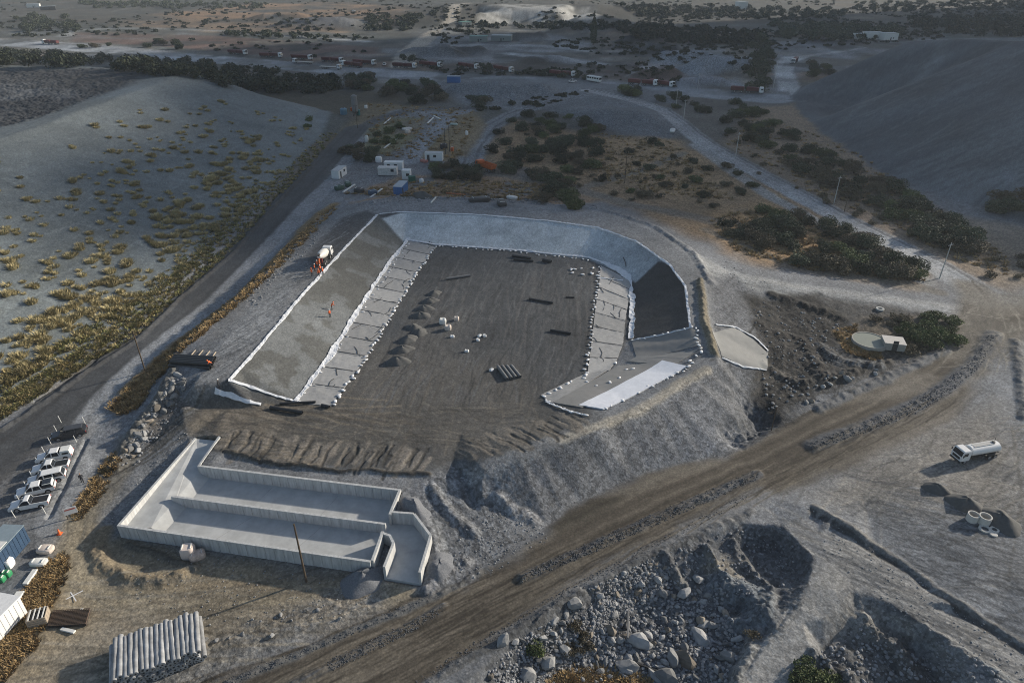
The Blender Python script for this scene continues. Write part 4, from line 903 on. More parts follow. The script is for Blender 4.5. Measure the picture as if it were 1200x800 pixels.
# ================================================================== CONCRETE SETTLING BASIN
def concrete_basin():
    T, F, A = 2.3, 0.35, 1.15
    w = lambda x, y, z=T: Vector(at(x, y, z))
    LB, LF, FR = w(230, 513), w(141, 614), w(434.6, 656)
    BL, BR, SB = w(231, 546), w(466.6, 574.4), w(257, 515.5)
    DL, DR = w(204, 579), w(451.5, 611)
    R1, R2, R3, R4 = w(456, 600), w(484, 602), w(503, 627), w(490, 670)
    I1, I2, I3, I4 = w(447, 622), w(458, 626), w(462.7, 635), w(451.5, 664)
    root = thing('concrete_basin', 'pale concrete settling basin with two long bays, low walls and angled outlet', 'basin', tuple((LF + FR) / 2 - Vector((0, 0, T))))
    o = root.location.copy()
    def put(mb, name, m): 
        mb.v = [(p[0] - o.x, p[1] - o.y, p[2] - o.z) for p in mb.v]; return mb.build(name, m, root)
    def wall(a, b, z0a, z1a, z0b=None, z1b=None, th=.32, side=0, ext=(0, 0), name='wall'):
        z0b = z0a if z0b is None else z0b; z1b = z1a if z1b is None else z1b
        a, b = Vector((a.x, a.y, 0)), Vector((b.x, b.y, 0)); d = (b - a).normalized(); q = Vector((-d.y, d.x, 0)) * th
        a = a - d * ext[0]; b = b + d * ext[1]
        off = q * (side - 1) / 2
        pl = [a + off, b + off, b + off + q, a + off + q]
        return put(MB().prism([(p.x, p.y) for p in pl], [z0a, z0b, z0b, z0a], [z1a, z1b, z1b, z1a]), name, M_CONC)
    L = lambda a, b, t: a + (b - a) * t
    # floors and apron
    put(MB().prism([(p.x, p.y) for p in (BL, BR, R1, DR, DL)], -.4, F), 'bay_floor', M_SLAB)
    put(MB().prism([(p.x, p.y) for p in (DL, DR, I1, FR, LF)], -.4, F - .004), 'bay_floor', M_SLAB)
    put(MB().prism([(p.x, p.y) for p in (DR, R1, R2, R3, R4, I4, I3, I2, I1)], -.4, F - .01), 'outlet_floor', M_SLAB)
    E1a, E1b = w(233, 553, A), w(208, 582, A); E2a, E2b = w(205, 587, A), w(177, 618, A)
    LFi = w(142, 614, A); LBi = w(230, 516, T)
    pl = [LF, LB, SB, BL, E1a, E1b, DL, E2a, E2b]
    zz = [A, 2.15, 2.15, A, A, A, A, A, A]
    put(MB().prism([(p.x, p.y) for p in pl], -.4, zz), 'apron', M_SLAB)
    for a, b in ((E1a, E1b), (E2a, E2b)):
        d = (b - a).normalized(); q = Vector((-d.y, d.x, 0)); q = q if q.x > 0 else -q
        put(MB().prism([(a.x, a.y), (b.x, b.y), (b.x + q.x * 1.5, b.y + q.y * 1.5), (a.x + q.x * 1.5, a.y + q.y * 1.5)], -.3, [A, A, F + .01, F + .01]), 'entry_ramp', M_SLAB)
    # walls
    wall(LB, LF, -.5, T, ext=(0, 0.0), side=-1)
    wall(LF, FR, -.5, T - .003, ext=(.3, 0), side=-1)
    wall(BL, BR, -.5, T, side=1)
    wall(SB, BL, .5, T + .75, 0.3, T + .004, ext=(0, .0), side=1, th=.3, name='side_wall')
    wall(DL, DR, -.3, T - .35, ext=(.5, 0), side=0, name='dividing_wall')
    wall(BR, R1, -.5, T + .003, side=1, ext=(.3, .3)); wall(R1, R2, -.5, T - .01, side=1); wall(R2, R3, -.5, T - .006, side=1, ext=(0, .1)); wall(R3, R4, -.5, T - .012, side=1)
    wall(FR, I1, -.5, T + .004, side=-1, ext=(.0, 0)); wall(I1, I2, -.5, T - .008, side=-1, ext=(.0, 0), name='outlet_wall'); wall(I2, I3, -.5, T - .014, side=-1, name='outlet_wall'); wall(I3, I4, -.5, T - .01, side=-1, name='outlet_wall')
    # formwork joints standing a little proud of the faces that look towards the open side
    jm = mat('formwork_joint', (.35, .355, .35), .9, var=.3, scale=2)
    for a0, b0, zt, sd in ((LF, FR, T - .08, .335), (BL, BR, T - .08, .02), (DL, DR, T - .43, .175)):
        d = Vector((b0.x - a0.x, b0.y - a0.y, 0)); Ln = d.length; d.normalize(); q = Vector((d.y, -d.x, 0)); nj = int(Ln / 1.22)
        for k in range(1, nj):
            p = Vector((a0.x, a0.y, 0)) + d * (k * Ln / nj) + q * sd
            me_ = MB().box((p.x - o.x, p.y - o.y, (zt + F) / 2 - o.z - .1), (.06, .05, zt - F + .2), rz=math.atan2(d.y, d.x)); me_.build('formwork_joint', jm, root)
    # joints cut across the bays: narrow proud kerb strips
    for t in (.33, .66):
        for (a0, b0, a1, b1) in ((BL, BR, DL, DR), (DL, DR, LF, FR)):
            p, q2 = L(a0, b0, t + .05), L(a1, b1, t)
            d = (q2 - p).normalized(); n = Vector((-d.y, d.x, 0)) * .03
            p = p + d * .4; q2 = q2 - d * .4
            put(MB().prism([(p.x, p.y), (q2.x, q2.y), (q2.x + n.x, q2.y + n.y), (p.x + n.x, p.y + n.y)], F - .05, F + .006), 'joint_strip', mat('joint_seal', (.22, .22, .22), .9))
concrete_basin()

# ================================================================== LINER SHEETS, EDGES, SANDBAGS
def pl_at(pl, t):
    seg = [math.dist(a, b) for a, b in zip(pl[:-1], pl[1:])]; s = t * sum(seg)
    for (a, b), L in zip(zip(pl[:-1], pl[1:]), seg):
        if s <= L: return (a[0] + (b[0] - a[0]) * s / L, a[1] + (b[1] - a[1]) * s / L)
        s -= L
    return pl[-1]
M_SEAM_SHADE = mat('painted_seam_shade', (.07, .07, .07), .95)  # dark ribbons: shade of overlaps and folds put into the colour
def seam_shade(o, a, b, seed):
    s = ribbon('seam_shade', [a, b], .16, M_SEAM_SHADE, None, None, None, .10, .1, seed, .5, .5, True, o)
    q = random.Random(seed); t = q.uniform(.2, .8); c = (a[0] + (b[0] - a[0]) * t, a[1] + (b[1] - a[1]) * t)
    for k in range(2):
        d = (c[0] + q.uniform(-1.6, 1.6), c[1] + q.uniform(-4.5, 4.5)); ribbon('fold', [c, ((c[0] + d[0]) / 2 + q.uniform(-.4, .4), (c[1] + d[1]) / 2), d], .11, M_SEAM_SHADE, None, None, None, .10, .1, seed + k + 1, .5, .4, True, o); c = (a[0] + (b[0] - a[0]) * q.random(), a[1] + (b[1] - a[1]) * q.random())  # fold ribbons: crease shade drawn as dark strips
ORD = ['first', 'second', 'third', 'fourth', 'fifth', 'sixth', 'seventh', 'eighth', 'ninth', 'tenth', 'eleventh', 'twelfth', 'thirteenth', 'fourteenth']
Lw = [p[:2] for p in GL((478, 280), (455, 312), (430, 350), (385, 420), (347, 471))]
Lr = [p[:2] for p in GL((510, 289), (490, 318), (470, 350), (430, 418), (388, 476))]
NP = 13
for k in range(NP):
    a, b = k / NP, (k + 1) / NP + .008
    c = [pl_at(Lw, a), pl_at(Lr, a), pl_at(Lr, min(1, b)), pl_at(Lw, min(1, b))]
    sh = quad_sheet('geotextile_panel', c, M_CLOTH, f'grey geotextile panel, {ORD[k]} from the back on the strip left of the floor', 'liner panel', 'geotextile panels of the left strip', 18, 10, .05 + .02 * (k % 2), .05, 20 + k, .2, True); seam_shade(sh, c[0], c[1], 500 + 3 * k)
Rl = [p[:2] for p in GL((704, 311), (702, 335), (698, 360), (695, 385), (692, 412), (688, 440))]
Rr = [p[:2] for p in GL((739, 328), (737, 350), (733, 372), (731, 396), (728, 414), (714, 434))]
NP = 8
for k in range(NP):
    a, b = k / NP, (k + 1) / NP + .008
    c = [pl_at(Rl, a), pl_at(Rr, a), pl_at(Rr, min(1, b)), pl_at(Rl, min(1, b))]
    sh = quad_sheet('geotextile_panel', c, M_CLOTH, f'grey geotextile panel, {ORD[k]} from the back on the strip right of the floor', 'liner panel', 'geotextile panels of the right strip', 16, 10, .05 + .02 * (k % 2), .06, 50 + k, .2, True); seam_shade(sh, c[0], c[1], 600 + 3 * k)
quad_sheet('geotextile_panel', [(634, 463), (688, 437), (714, 433), (648, 473)], M_CLOTH, 'grey geotextile panel at the near end of the right strip', 'liner panel', None, 22, 8, .07, .06, 70)
quad_sheet('liner_sheet', [(740, 399), (814, 385), (820, 405), (746, 421)], M_CLOTHD, 'dark grey liner sheet on the right bank in the basin corner', 'liner sheet', None, 22, 12, .06, .05, 71)
quad_sheet('liner_sheet', [(735, 424), (746, 418), (820, 403), (822, 418), (776, 424)][:2] + [(818, 410), (790, 428)], M_CLOTHD, 'grey liner sheet along the corner above the white sheet', 'liner sheet', None, 20, 8, .08, .05, 72)
quad_sheet('liner_sheet', [(648, 472), (724, 429), (778, 424), (682, 478)], M_CLOTHD, 'grey liner sheet below the white sheet on the near bank', 'liner sheet', None, 26, 10, .10, .06, 73)
quad_sheet('liner_sheet', [(678, 475), (776, 423), (805, 430), (708, 480)], M_CLOTHW, 'bright white liner sheet stretched along the near right bank', 'liner sheet', None, 30, 8, .16, .04, 74)
quad_sheet('liner_sheet', [(834, 388), (862, 384), (900, 414), (846, 418)], mat('chute_sheet', (.22, .222, .215), .9, var=.1, scale=1), 'pale liner sheet on the chute outside the right rim, upper part', 'liner sheet', None, 18, 14, .05, .05, 75)
quad_sheet('liner_sheet', [(846, 418), (900, 413), (899, 434), (872, 430)], mat('chute_sheet', (.22, .222, .215), .9), 'pale liner sheet on the chute outside the right rim, lower part', 'liner sheet', None, 16, 10, .06, .05, 76)
M_EDGE = mat('liner_edge_cloth', (.56, .58, .61), .95, var=.15, scale=1.5, bump=.3)
RB = lambda *a, **k: ribbon('liner_edge', *a, **k)
RB([(442, 252), (400, 296), (352, 349), (305, 406), (270, 446)], .46, M_EDGE, 'white liner edge folded along the top of the left bank', 'liner edge', seed=2)
RB([(444, 251), (475, 249), (560, 252), (640, 259), (700, 267), (745, 283), (785, 311), (803, 336), (809, 384)], 0.40, M_EDGE, 'long white liner edge along the back rim and round the corner', 'liner edge', seed=3, rag=.5)
RB([(478, 279), (455, 310), (430, 349), (385, 420), (347, 471)], 0.78, M_EDGE, 'ragged white liner edge down the toe of the left bank', 'liner edge', seed=4, rag=.9)
RB([(268, 446), (290, 453), (320, 463), (346, 470)], 0.43, M_EDGE, 'white liner edge closing the near end of the left bank', 'liner edge', seed=5)
RB([(252, 458), (270, 464), (290, 471), (306, 474)], 0.56, M_EDGE, 'short loose white liner strip below the near left corner', 'liner edge', seed=6)
RB([(478, 281), (512, 287), (600, 293), (690, 302), (706, 308)], 0.50, M_EDGE, 'white liner edge along the toe of the back bank', 'liner edge', seed=7)
RB([(706, 307), (725, 317), (740, 330), (741, 360), (740, 397)], 0.93, M_EDGE, 'broad torn white liner edge between right strip and dark bank', 'liner edge', seed=8, rag=1.2)
RB([(740, 399), (775, 393), (812, 384)], 0.28, M_EDGE, 'thin white liner edge below the dark right bank', 'liner edge', seed=9)
RB([(700, 326), (712, 327), (730, 329)], 0.31, M_EDGE, 'white scrap strip lying across the right geotextile', 'liner edge', seed=10)
RB([(640, 471), (660, 480), (686, 487)], 0.31, M_EDGE, 'short white liner edge at the near tip of the right strip', 'liner edge', seed=12)
RB([(839, 381), (862, 384), (884, 396), (900, 412)], 0.31, M_EDGE, 'white liner edge along the top of the chute', 'liner edge', seed=13, rag=.5)
RB([(846, 420), (872, 431), (898, 434)], 0.25, M_EDGE, 'white liner edge along the foot of the chute', 'liner edge', seed=14, rag=.5)
# sandbags
def sandbag_mesh():
    mb = MB(); rings = []
    for x, s in ((-.34, .25), (-.28, .8), (-.1, 1), (.12, 1), (.28, .8), (.34, .25)):
        rings.append([(x, .2 * s * math.cos(t), .11 + .11 * s * math.sin(t)) for t in [2 * math.pi * k / 8 for k in range(8)]])
    return mb.loft(rings).mesh('sandbag', M_BAG, True)
SB_ME = sandbag_mesh()
def ordinal(k): return ORD[k - 1] if k <= 14 else str(k) + ('th' if 10 < k % 100 < 14 else {1: 'st', 2: 'nd', 3: 'rd'}.get(k % 10, 'th'))
def bags(line, n, label, group, jit=.3, s=1.15, seed=1):
    r = random.Random(seed); pl = [p[:2] for p in GL(*line)]
    for k in range(n):
        x, y = pl_at(pl, min(1, max(0, (k + r.uniform(-.3, .3)) / max(1, n - 1)))); x += r.uniform(-jit, jit); y += r.uniform(-jit, jit)
        o = bpy.data.objects.new('sandbag', SB_ME); col.objects.link(o); o.location = (x, y, h1(x, y) + .05)
        o.rotation_euler.z = r.random() * 6.3; q = .85 * s * r.uniform(.8, 1.3); o.scale = (q, q, q)
        tag(o, f'{label}, {ordinal(k + 1)} from the ' + ('back' if abs(line[0][1] - line[-1][1]) > abs(line[0][0] - line[-1][0]) else 'left' if line[0][0] < line[-1][0] else 'right'), 'sandbag', group)
bags([(510, 290), (490, 319), (470, 351), (430, 419), (391, 475)], 62, 'white sandbag on the inner edge of the left geotextile strip', 'sandbags on the inner edge of the left strip', seed=1)
bags([(478, 284), (432, 352), (388, 420), (350, 470)], 34, 'small white sandbag beside the torn edge of the left strip', 'sandbags on the outer edge of the left strip', .5, .9, 2)
bags([(515, 289), (600, 295), (690, 305)], 26, 'white sandbag along the toe of the back bank', 'sandbags along the back bank', .25, .9, 3)
bags([(703, 313), (700, 336), (696, 362), (693, 388), (690, 412), (686, 438)], 34, 'white sandbag on the inner edge of the right geotextile strip', 'sandbags on the right strip', .3, 1.1, 4)
bags([(636, 466), (652, 458), (672, 448), (688, 441)], 8, 'white sandbag on the near end of the right strip', 'sandbags on the near end of the right strip', .3, 1.1, 5)
bags([(638, 469), (650, 476), (668, 482), (685, 487)], 16, 'white sandbag along the near tip of the lining', 'sandbags at the near tip', .3, .9, 6)
bags([(742, 399), (776, 393), (812, 384)], 9, 'white sandbag under the dark right bank', 'sandbags under the dark right bank', .3, 1, 7)
bags([(812, 384), (818, 395), (821, 410), (806, 431)], 12, 'white sandbag in the right corner of the lining', 'sandbags in the right corner', .5, 1.2, 8)
bags([(804, 432), (770, 449), (735, 466), (708, 481)], 18, 'white sandbag on the rim beside the bright white sheet', 'sandbags on the near right rim', .35, .9, 9)
bags([(722, 426), (740, 437), (700, 452), (690, 447)], 7, 'white sandbag on the grey sheets of the near bank', 'sandbags on the near bank', .8, 1, 10)
bags([(700, 325), (690, 315), (664, 317), (680, 322)], 10, 'white sack lying loose by the back right floor corner', 'loose sacks by the back right corner', .8, 1.3, 11)
# ================================================================== VEHICLES  (built nose towards +x, wheels on z = 0)
def wheels(root, xs, ys, r, w, dual=()):
    me_t = MB().loft([[(rr * math.cos(t), y, rr * math.sin(t)) for t in [2 * math.pi * k / 14 for k in range(14)]] for rr, y in ((r * .72, -w / 2), (r, -w / 2 + .03), (r, w / 2 - .03), (r * .72, w / 2))]).mesh('tyre', M_RUBBER, True)
    me_r = MB().loft([[(rr * math.cos(t), y, rr * math.sin(t)) for t in [2 * math.pi * k / 10 for k in range(10)]] for rr, y in ((r * .6, -w / 2 - .012), (r * .62, w / 2 + .012))]).mesh('rim', M_RIM)
    for x in xs:
        for y in ys:
            e = bpy.data.objects.new('wheel', None); col.objects.link(e); e.parent = root; e.location = (x, y, r)
            for n, me in (('tyre', me_t), ('rim', me_r)):
                o = bpy.data.objects.new(n, me); col.objects.link(o); o.parent = e
def pickup(label, paint=None, bed='open', cab='double', group='vehicles parked in the gravel lot', name='pickup_truck', cat='pickup'):
    paint = paint or M_WHITE
    t = thing(name, label, cat, group=group)
    hw = .9
    full = cab in ('wagon',)
    # lower body: side profile with wheel arches
    def arch(cx, r=.44, z=.38): return [(cx + r * math.cos(a), z + r * math.sin(a)) for a in [math.pi * k / 6 for k in range(0, 7)]]
    top_bed = 1.05
    prof = [(2.62, .45), (2.62, .72), (2.5, .92), (1.35, 1.06), (-2.55, top_bed), (-2.6, .9), (-2.6, .5)] 
    low = [(-2.05, .42)] + arch(-1.6)[::-1][0:0]
    bottom = [(p[0], p[1]) for p in [(-2.1, .42)]] + arch(-1.62)[::-1] + arch(1.58)[::-1] + [(2.1, .42)]
    mb = MB().side(prof + bottom, -hw, hw)
    # tuck the sides: narrower near the top
    mb.v = [(x, y * (1 - .05 * max(0, z - .8) / .3), z) for x, y, z in mb.v]
    mb.build('body', paint, t, True)
    x_ws0, x_ws1 = 1.35, .55
    x_r1, x_r0 = {'double': (-.75, -.98), 'single': (-.15, -.32), 'extended': (-.42, -.6), 'wagon': (-2.2, -2.5)}[cab]
    zt = 1.76 if cab != 'wagon' else 1.78
    # glasshouse: dark band with pillars, then roof panel
    g = MB(); w0, w1 = hw * .95, hw * .80
    g.loft([[(x_ws0, -w0, 1.05), (x_ws0, w0, 1.05), (x_r0, w0, 1.05), (x_r0, -w0, 1.05)], [(x_ws1, -w1, zt - .05), (x_ws1, w1, zt - .05), (x_r1, w1, zt - .05), (x_r1, -w1, zt - .05)]])
    g.build('window_glass', M_GLASS, t)
    rf = MB(); rf.loft([[(x_ws1 + .06, -w1 - .01, zt - .055), (x_ws1 + .06, w1 + .01, zt - .055), (x_r1 - .03, w1 + .01, zt - .055), (x_r1 - .03, -w1 - .01, zt - .055)], [(x_ws1 - .1, -w1 * .9, zt + .02), (x_ws1 - .1, w1 * .9, zt + .02), (x_r1 + .1, w1 * .9, zt + .02), (x_r1 + .1, -w1 * .9, zt + .02)]])
    rf.build('roof', paint, t)
    pil = [(x_ws0, x_ws1), (x_r0, x_r1)] + ([(.2, .15)] if cab != 'single' else []) + ([(-1.05, -1.05)] if cab == 'wagon' else [])
    for (xa, xb) in pil:
        for sgn in (-1, 1):
            MB().loft([[(xa + dx, sgn * (w0 + .01) + dy, 1.05) for dx, dy in ((-.06, -.02), (.06, -.02), (.06, .02), (-.06, .02))], [(xb + dx, sgn * (w1 + .01) + dy, zt - .05) for dx, dy in ((-.05, -.02), (.05, -.02), (.05, .02), (-.05, .02))]]).build('pillar', paint, t)
    if cab != 'wagon':
        bx0, bx1 = x_r0 - .06, -2.5
        if bed == 'open':
            MB().box(((bx0 + bx1) / 2, 0, 1.075), (bx0 - bx1 - .06, hw * 1.62, .02)).build('load_bed', M_BLACK, t)
            for sgn in (-1, 1): MB().box(((bx0 + bx1) / 2, sgn * hw * .90, 1.10), (bx0 - bx1, .09, .10)).build('bed_rail', paint, t)
            MB().box((bx1 - .04, 0, 1.10), (.09, hw * 1.88, .11)).build('tailgate', paint, t)
        elif bed == 'canopy':
            MB().loft([[(bx0, -w0, 1.06), (bx0, w0, 1.06), (bx1, w0, 1.06), (bx1, -w0, 1.06)], [(bx0 - .02, -w1, zt), (bx0 - .02, w1, zt), (bx1 + .12, w1, zt), (bx1 + .12, -w1, zt)]]).build('canopy', M_DIRTYW, t)
            for sgn in (-1, 1): MB().box(((bx0 + bx1) / 2, sgn * (w0 - .03), 1.32), (.9, .06, .3)).build('canopy_window', M_GLASS, t)
        elif bed == 'sport':
            MB().box(((bx0 + bx1) / 2, 0, 1.075), (bx0 - bx1 - .06, hw * 1.62, .02)).build('load_bed', M_BLACK, t)
            MB().loft([[(bx0 - .02, -w0, 1.06), (bx0 - .02, w0, 1.06), (bx1 + .05, w0, 1.06), (bx1 + .05, -w0, 1.06)], [(bx0 - .02, -w1, zt - .06), (bx0 - .02, w1, zt - .06), (bx1 + .3, w1, zt - .1), (bx1 + .3, -w1, zt - .1)]]).build('canopy_glass', M_GLASS, t)
            for sgn in (-1, 1): MB().box(((bx0 + bx1) / 2, sgn * (w1), zt - .06), (bx0 - bx1 - .25, .08, .08)).build('roof_rail', M_DIRTYW, t)
            MB().box((bx1 + .12, 0, 1.35), (.09, hw * 1.7, .6), shift=(.12, 0)).build('rear_frame', paint, t)
    for sgn in (-1, 1):
        MB().box((2.56, sgn * .66, .78), (.16, .36, .17)).build('headlight', M_LAMP, t)
        MB().box((-2.595, sgn * .78, .88), (.06, .16, .3)).build('taillight', M_RED, t)
        MB().box((1.12, sgn * 1.02, 1.16), (.12, .2, .16)).build('mirror', paint, t)
    MB().box((2.64, 0, .56), (.1, 1.7, .22)).build('front_bumper', M_STEEL if paint is not M_WHITE else M_DIRTYW, t)
    MB().box((-2.64, 0, .55), (.1, 1.7, .18)).build('rear_bumper', M_STEEL, t)
    MB().box((2.63, 0, .78), (.03, .8, .18)).build('grille', M_BLACK, t)
    wheels(t, (1.58, -1.62), (-.78, .78), .37, .24)
    return t
def place(t, front, rear, z=0.0, mid=None):
    """stand a vehicle between two sighted points"""
    a, b = Vector(G(*front)), Vector(G(*rear)); d = a - b; m = (a + b) / 2
    t.location = (m.x, m.y, h1(m.x, m.y) + z); t.rotation_euler = (0, 0, math.atan2(d.y, d.x)); return t
M_SILVER = mat('dark_car_paint', (.045, .045, .048), .3, spec=.6)
for_rows = []
def park(t, f, r): place(t, f, r); t.scale = (.9, .9, .9)
park(pickup('dark grey estate car, the only dark one parked in the lot', M_SILVER, cab='wagon', name='parked_car', cat='car'), (71, 513), (94, 509))
park(pickup('white pickup with a closed load canopy, next to the dark car', None, 'canopy', 'double'), (50, 540), (82, 535))
park(pickup('white pickup with short cab and long open bed, second pickup from the dark car', None, 'open', 'extended'), (43, 554), (79, 548))
park(pickup('white estate car parked third from the near end of the row', None, cab='wagon', name='parked_car', cat='car'), (41, 567), (72, 560))
park(pickup('white double cab pickup with dark glazed canopy and roof rails', None, 'sport', 'double'), (26, 581), (62, 573))
park(pickup('white pickup with open dark bed, nearest to camera in the row', None, 'open', 'single'), (17, 597), (57, 590))

def truck_cab(t, x, paint, h=2.9, w=2.4, L=1.9):
    mb = MB().loft([[(x - L, -w / 2, .75), (x - L, w / 2, .75), (x, w / 2, .75), (x, -w / 2, .75)], [(x - L, -w / 2, 1.75), (x - L, w / 2, 1.75), (x + .04, w / 2, 1.75), (x + .04, -w / 2, 1.75)], [(x - L, -w / 2 + .06, h - .12), (x - L, w / 2 - .06, h - .12), (x - .22, w / 2 - .06, h - .12), (x - .22, -w / 2 + .06, h - .12)], [(x - L + .12, -w / 2 + .2, h), (x - L + .12, w / 2 - .2, h), (x - .4, w / 2 - .2, h), (x - .4, -w / 2 + .2, h)]])
    mb.build('cab', paint, t)
    MB().add([(x + .045, -w / 2 + .12, 1.8), (x + .045, w / 2 - .12, 1.8), (x - .195, w / 2 - .18, h - .2), (x - .195, -w / 2 + .18, h - .2), (x - .05, -w / 2 + .12, 1.8), (x - .05, w / 2 - .12, 1.8), (x - .3, w / 2 - .18, h - .2), (x - .3, -w / 2 + .18, h - .2)], [(0, 1, 2, 3), (4, 7, 6, 5), (0, 4, 5, 1), (1, 5, 6, 2), (2, 6, 7, 3), (3, 7, 4, 0)]).build('windscreen', M_GLASS, t)
    for s in (-1, 1):
        MB().box((x - .8, s * (w / 2 - .005), 2.15), (.85, .06, .62)).build('side_window', M_GLASS, t)
        MB().box((x + .05, s * .85, .95), (.08, .35, .2)).build('headlight', M_LAMP, t)
        MB().box((x - .05, s * (w / 2 + .2), 2.1), (.12, .16, .5)).build('mirror', M_BLACK, t)
    MB().box((x + .06, 0, 1.3), (.05, 1.7, .5)).build('grille', M_BLACK, t)
    MB().box((x + .06, 0, .62), (.18, w * .98, .3)).build('bumper', M_STEEL, t)
def chassis(t, x0, x1): MB().box(((x0 + x1) / 2, 0, .82), (x1 - x0, .95, .24)).build('chassis', M_STEEL, t)
def tanker():
    t = thing('water_tanker', 'white water tanker truck standing on the open gravel yard', 'tanker truck')
    truck_cab(t, 4.4, M_WHITE); chassis(t, -4.2, 4.0)
    def ell(x, s): return [(x, 1.2 * s * math.cos(a), 2.12 + .95 * s * math.sin(a)) for a in [2 * math.pi * k / 20 for k in range(20)]]
    MB().loft([ell(-4.3, .85), ell(-4.15, 1), ell(2.0, 1), ell(2.15, .85)]).build('tank', M_WHITE, t, True)
    MB().box((-.9, 0, 3.07), (4.6, .9, .05)).build('walkway', mat('grey_grating', (.35, .35, .34), .7), t)
    MB().lathe([(.3, 3.05), (.3, 3.25), (.2, 3.28)], (-3.2, 0, 0), 12).build('hatch', M_STEEL, t)
    MB().cyl((-4.0, -.5, 3.0), (-4.0, -.5, 3.6), .05, n=6).build('spray_pipe', M_STEEL, t)
    MB().box((-4.45, 0, 1.1), (.35, 2.2, .35)).build('spray_bar', M_STEEL, t)
    MB().box((.6, 0, .95), (2.2, 2.3, .4)).build('side_tank', M_STEEL, t)
    for s in (-1, 1): MB().box((-2.9, s * 1.15, 1.2), (2.9, .5, .06)).build('mudguard', M_STEEL, t)
    wheels(t, (3.3, -2.2, -3.5), (-1.02, 1.02), .5, .34)
    place(t, (1119, 541), (1163, 531)); t.scale = (.78, .78, .78)
tanker()
def mixer():
    t = thing('concrete_mixer_truck', 'white concrete mixer truck backed up to the left rim of the basin', 'mixer truck')
    truck_cab(t, 4.2, M_WHITE); chassis(t, -4.2, 4.0)
    prof = [(-4.0, .45), (-3.2, .8), (-1.6, 1.15), (.2, 1.2), (1.6, .9), (2.0, .55)]
    rings = []
    for x, r in prof:
        cz = 2.35 - .13 * (x + 1)
        rings.append([(x + .1 * r * math.sin(a), r * math.cos(a), cz + r * math.sin(a)) for a in [2 * math.pi * k / 18 for k in range(18)]])
    MB().loft(rings).build('drum', mat('drum_paint', (.62, .60, .56), .5), t, True)
    MB().box((2.1, 0, 1.6), (.5, 1.6, 1.3)).build('drum_mount', M_STEEL, t)
    MB().box((-3.6, 0, 1.5), (.4, 1.5, 1.5)).build('rear_frame', M_DRED, t)
    MB().tube([(-4.1, 0, 2.3), (-4.6, -.1, 1.8), (-5.4, -.5, 1.1)], .22).build('chute', M_ORANGE, t)
    MB().lathe([(.2, 3.0), (.55, 3.5), (.5, 3.5)], (-4.1, 0, 0), 12).build('hopper', M_STEEL, t)
    for s in (-1, 1): MB().box((-2.4, s * 1.1, 1.15), (3.0, .5, .06)).build('mudguard', M_STEEL, t)
    wheels(t, (3.1, 1.4, -1.9, -3.2), (-1.02, 1.02), .5, .34)
    place(t, (387, 297), (374, 314)); t.scale = (.82, .82, .82)
mixer()
def tipper(label, loc_f, loc_r, paint, cabp, group=None):
    t = thing('dump_truck', label, 'dump truck', group=group)
    truck_cab(t, 4.0, cabp); chassis(t, -4.0, 3.8)
    mb = MB()
    def q(x0, x1, w, z): return [(x0, -w, z), (x1, -w, z), (x1, w, z), (x0, w, z)]
    mb.loft([q(-3.9, 1.8, 1.0, 1.1), q(-4.2, 1.9, 1.22, 2.5)], cap=False); mb.add(q(-3.9, 1.8, 1.0, 1.12), [(0, 1, 2, 3)])
    mb.loft([q(-3.8, 1.72, .94, 1.16), q(-4.1, 1.82, 1.16, 2.5)], cap=False); mb.loft([q(-4.2, 1.9, 1.22, 2.5), q(-4.1, 1.82, 1.16, 2.5)], cap=False)
    mb.build('tipper_body', paint, t)
    for x in (-3.2, -1.8, -.4, 1.0):
        for s in (-1, 1): MB().box((x, s * 1.18, 1.8), (.12, .1, 1.3)).build('rib', paint, t)
    MB().box((2.1, 0, 2.6), (.8, 2.3, .08)).build('cab_guard', paint, t)
    wheels(t, (3.0, -1.7, -3.0), (-1.02, 1.02), .5, .34)
    return place(t, loc_f, loc_r)
tipper('orange dump truck on the track right of the site cabins', (556, 195), (583, 204), M_ORANGE, M_ORANGE)

# tipper with drawbar trailer: the lorries queuing on the highway
def road_train():
    t = thing('lorry', 'x', 'lorry')
    truck_cab(t, 7.6, M_WHITE, 3.2, 2.5, 2.1); chassis(t, -.6, 7.0)
    def q(x0, x1, w, z): return [(x0, -w, z), (x1, -w, z), (x1, w, z), (x0, w, z)]
    for n, (x0, x1) in (('tipper_body', (-.8, 5.2)), ('trailer', (-8.4, -1.8))):
        mb = MB(); mb.loft([q(x0 + .1, x1 - .1, 1.05, 1.15), q(x0, x1, 1.25, 2.75)]).loft([q(x0 + .15, x1 - .15, 1.1, 2.76), q(x0 + .8, x1 - .8, .5, 3.0)])
        b = mb.build(n, M_DRED, t)
        for k in range(5):
            x = x0 + .5 + k * (x1 - x0 - 1) / 4
            for s in (-1, 1): MB().box((x, s * 1.2, 1.95), (.12, .12, 1.5)).build('rib', M_DRED, b)
    MB().box((-5.1, 0, .9), (6.4, 1.0, .22)).build('trailer_frame', M_STEEL, t); MB().box((-1.2, 0, .85), (1.6, .15, .15)).build('drawbar', M_STEEL, t)
    wheels(t, (6.5, .9, -.3, -2.8, -6.3, -7.5), (-1.05, 1.05), .52, .36)
    return t
LP = road_train()
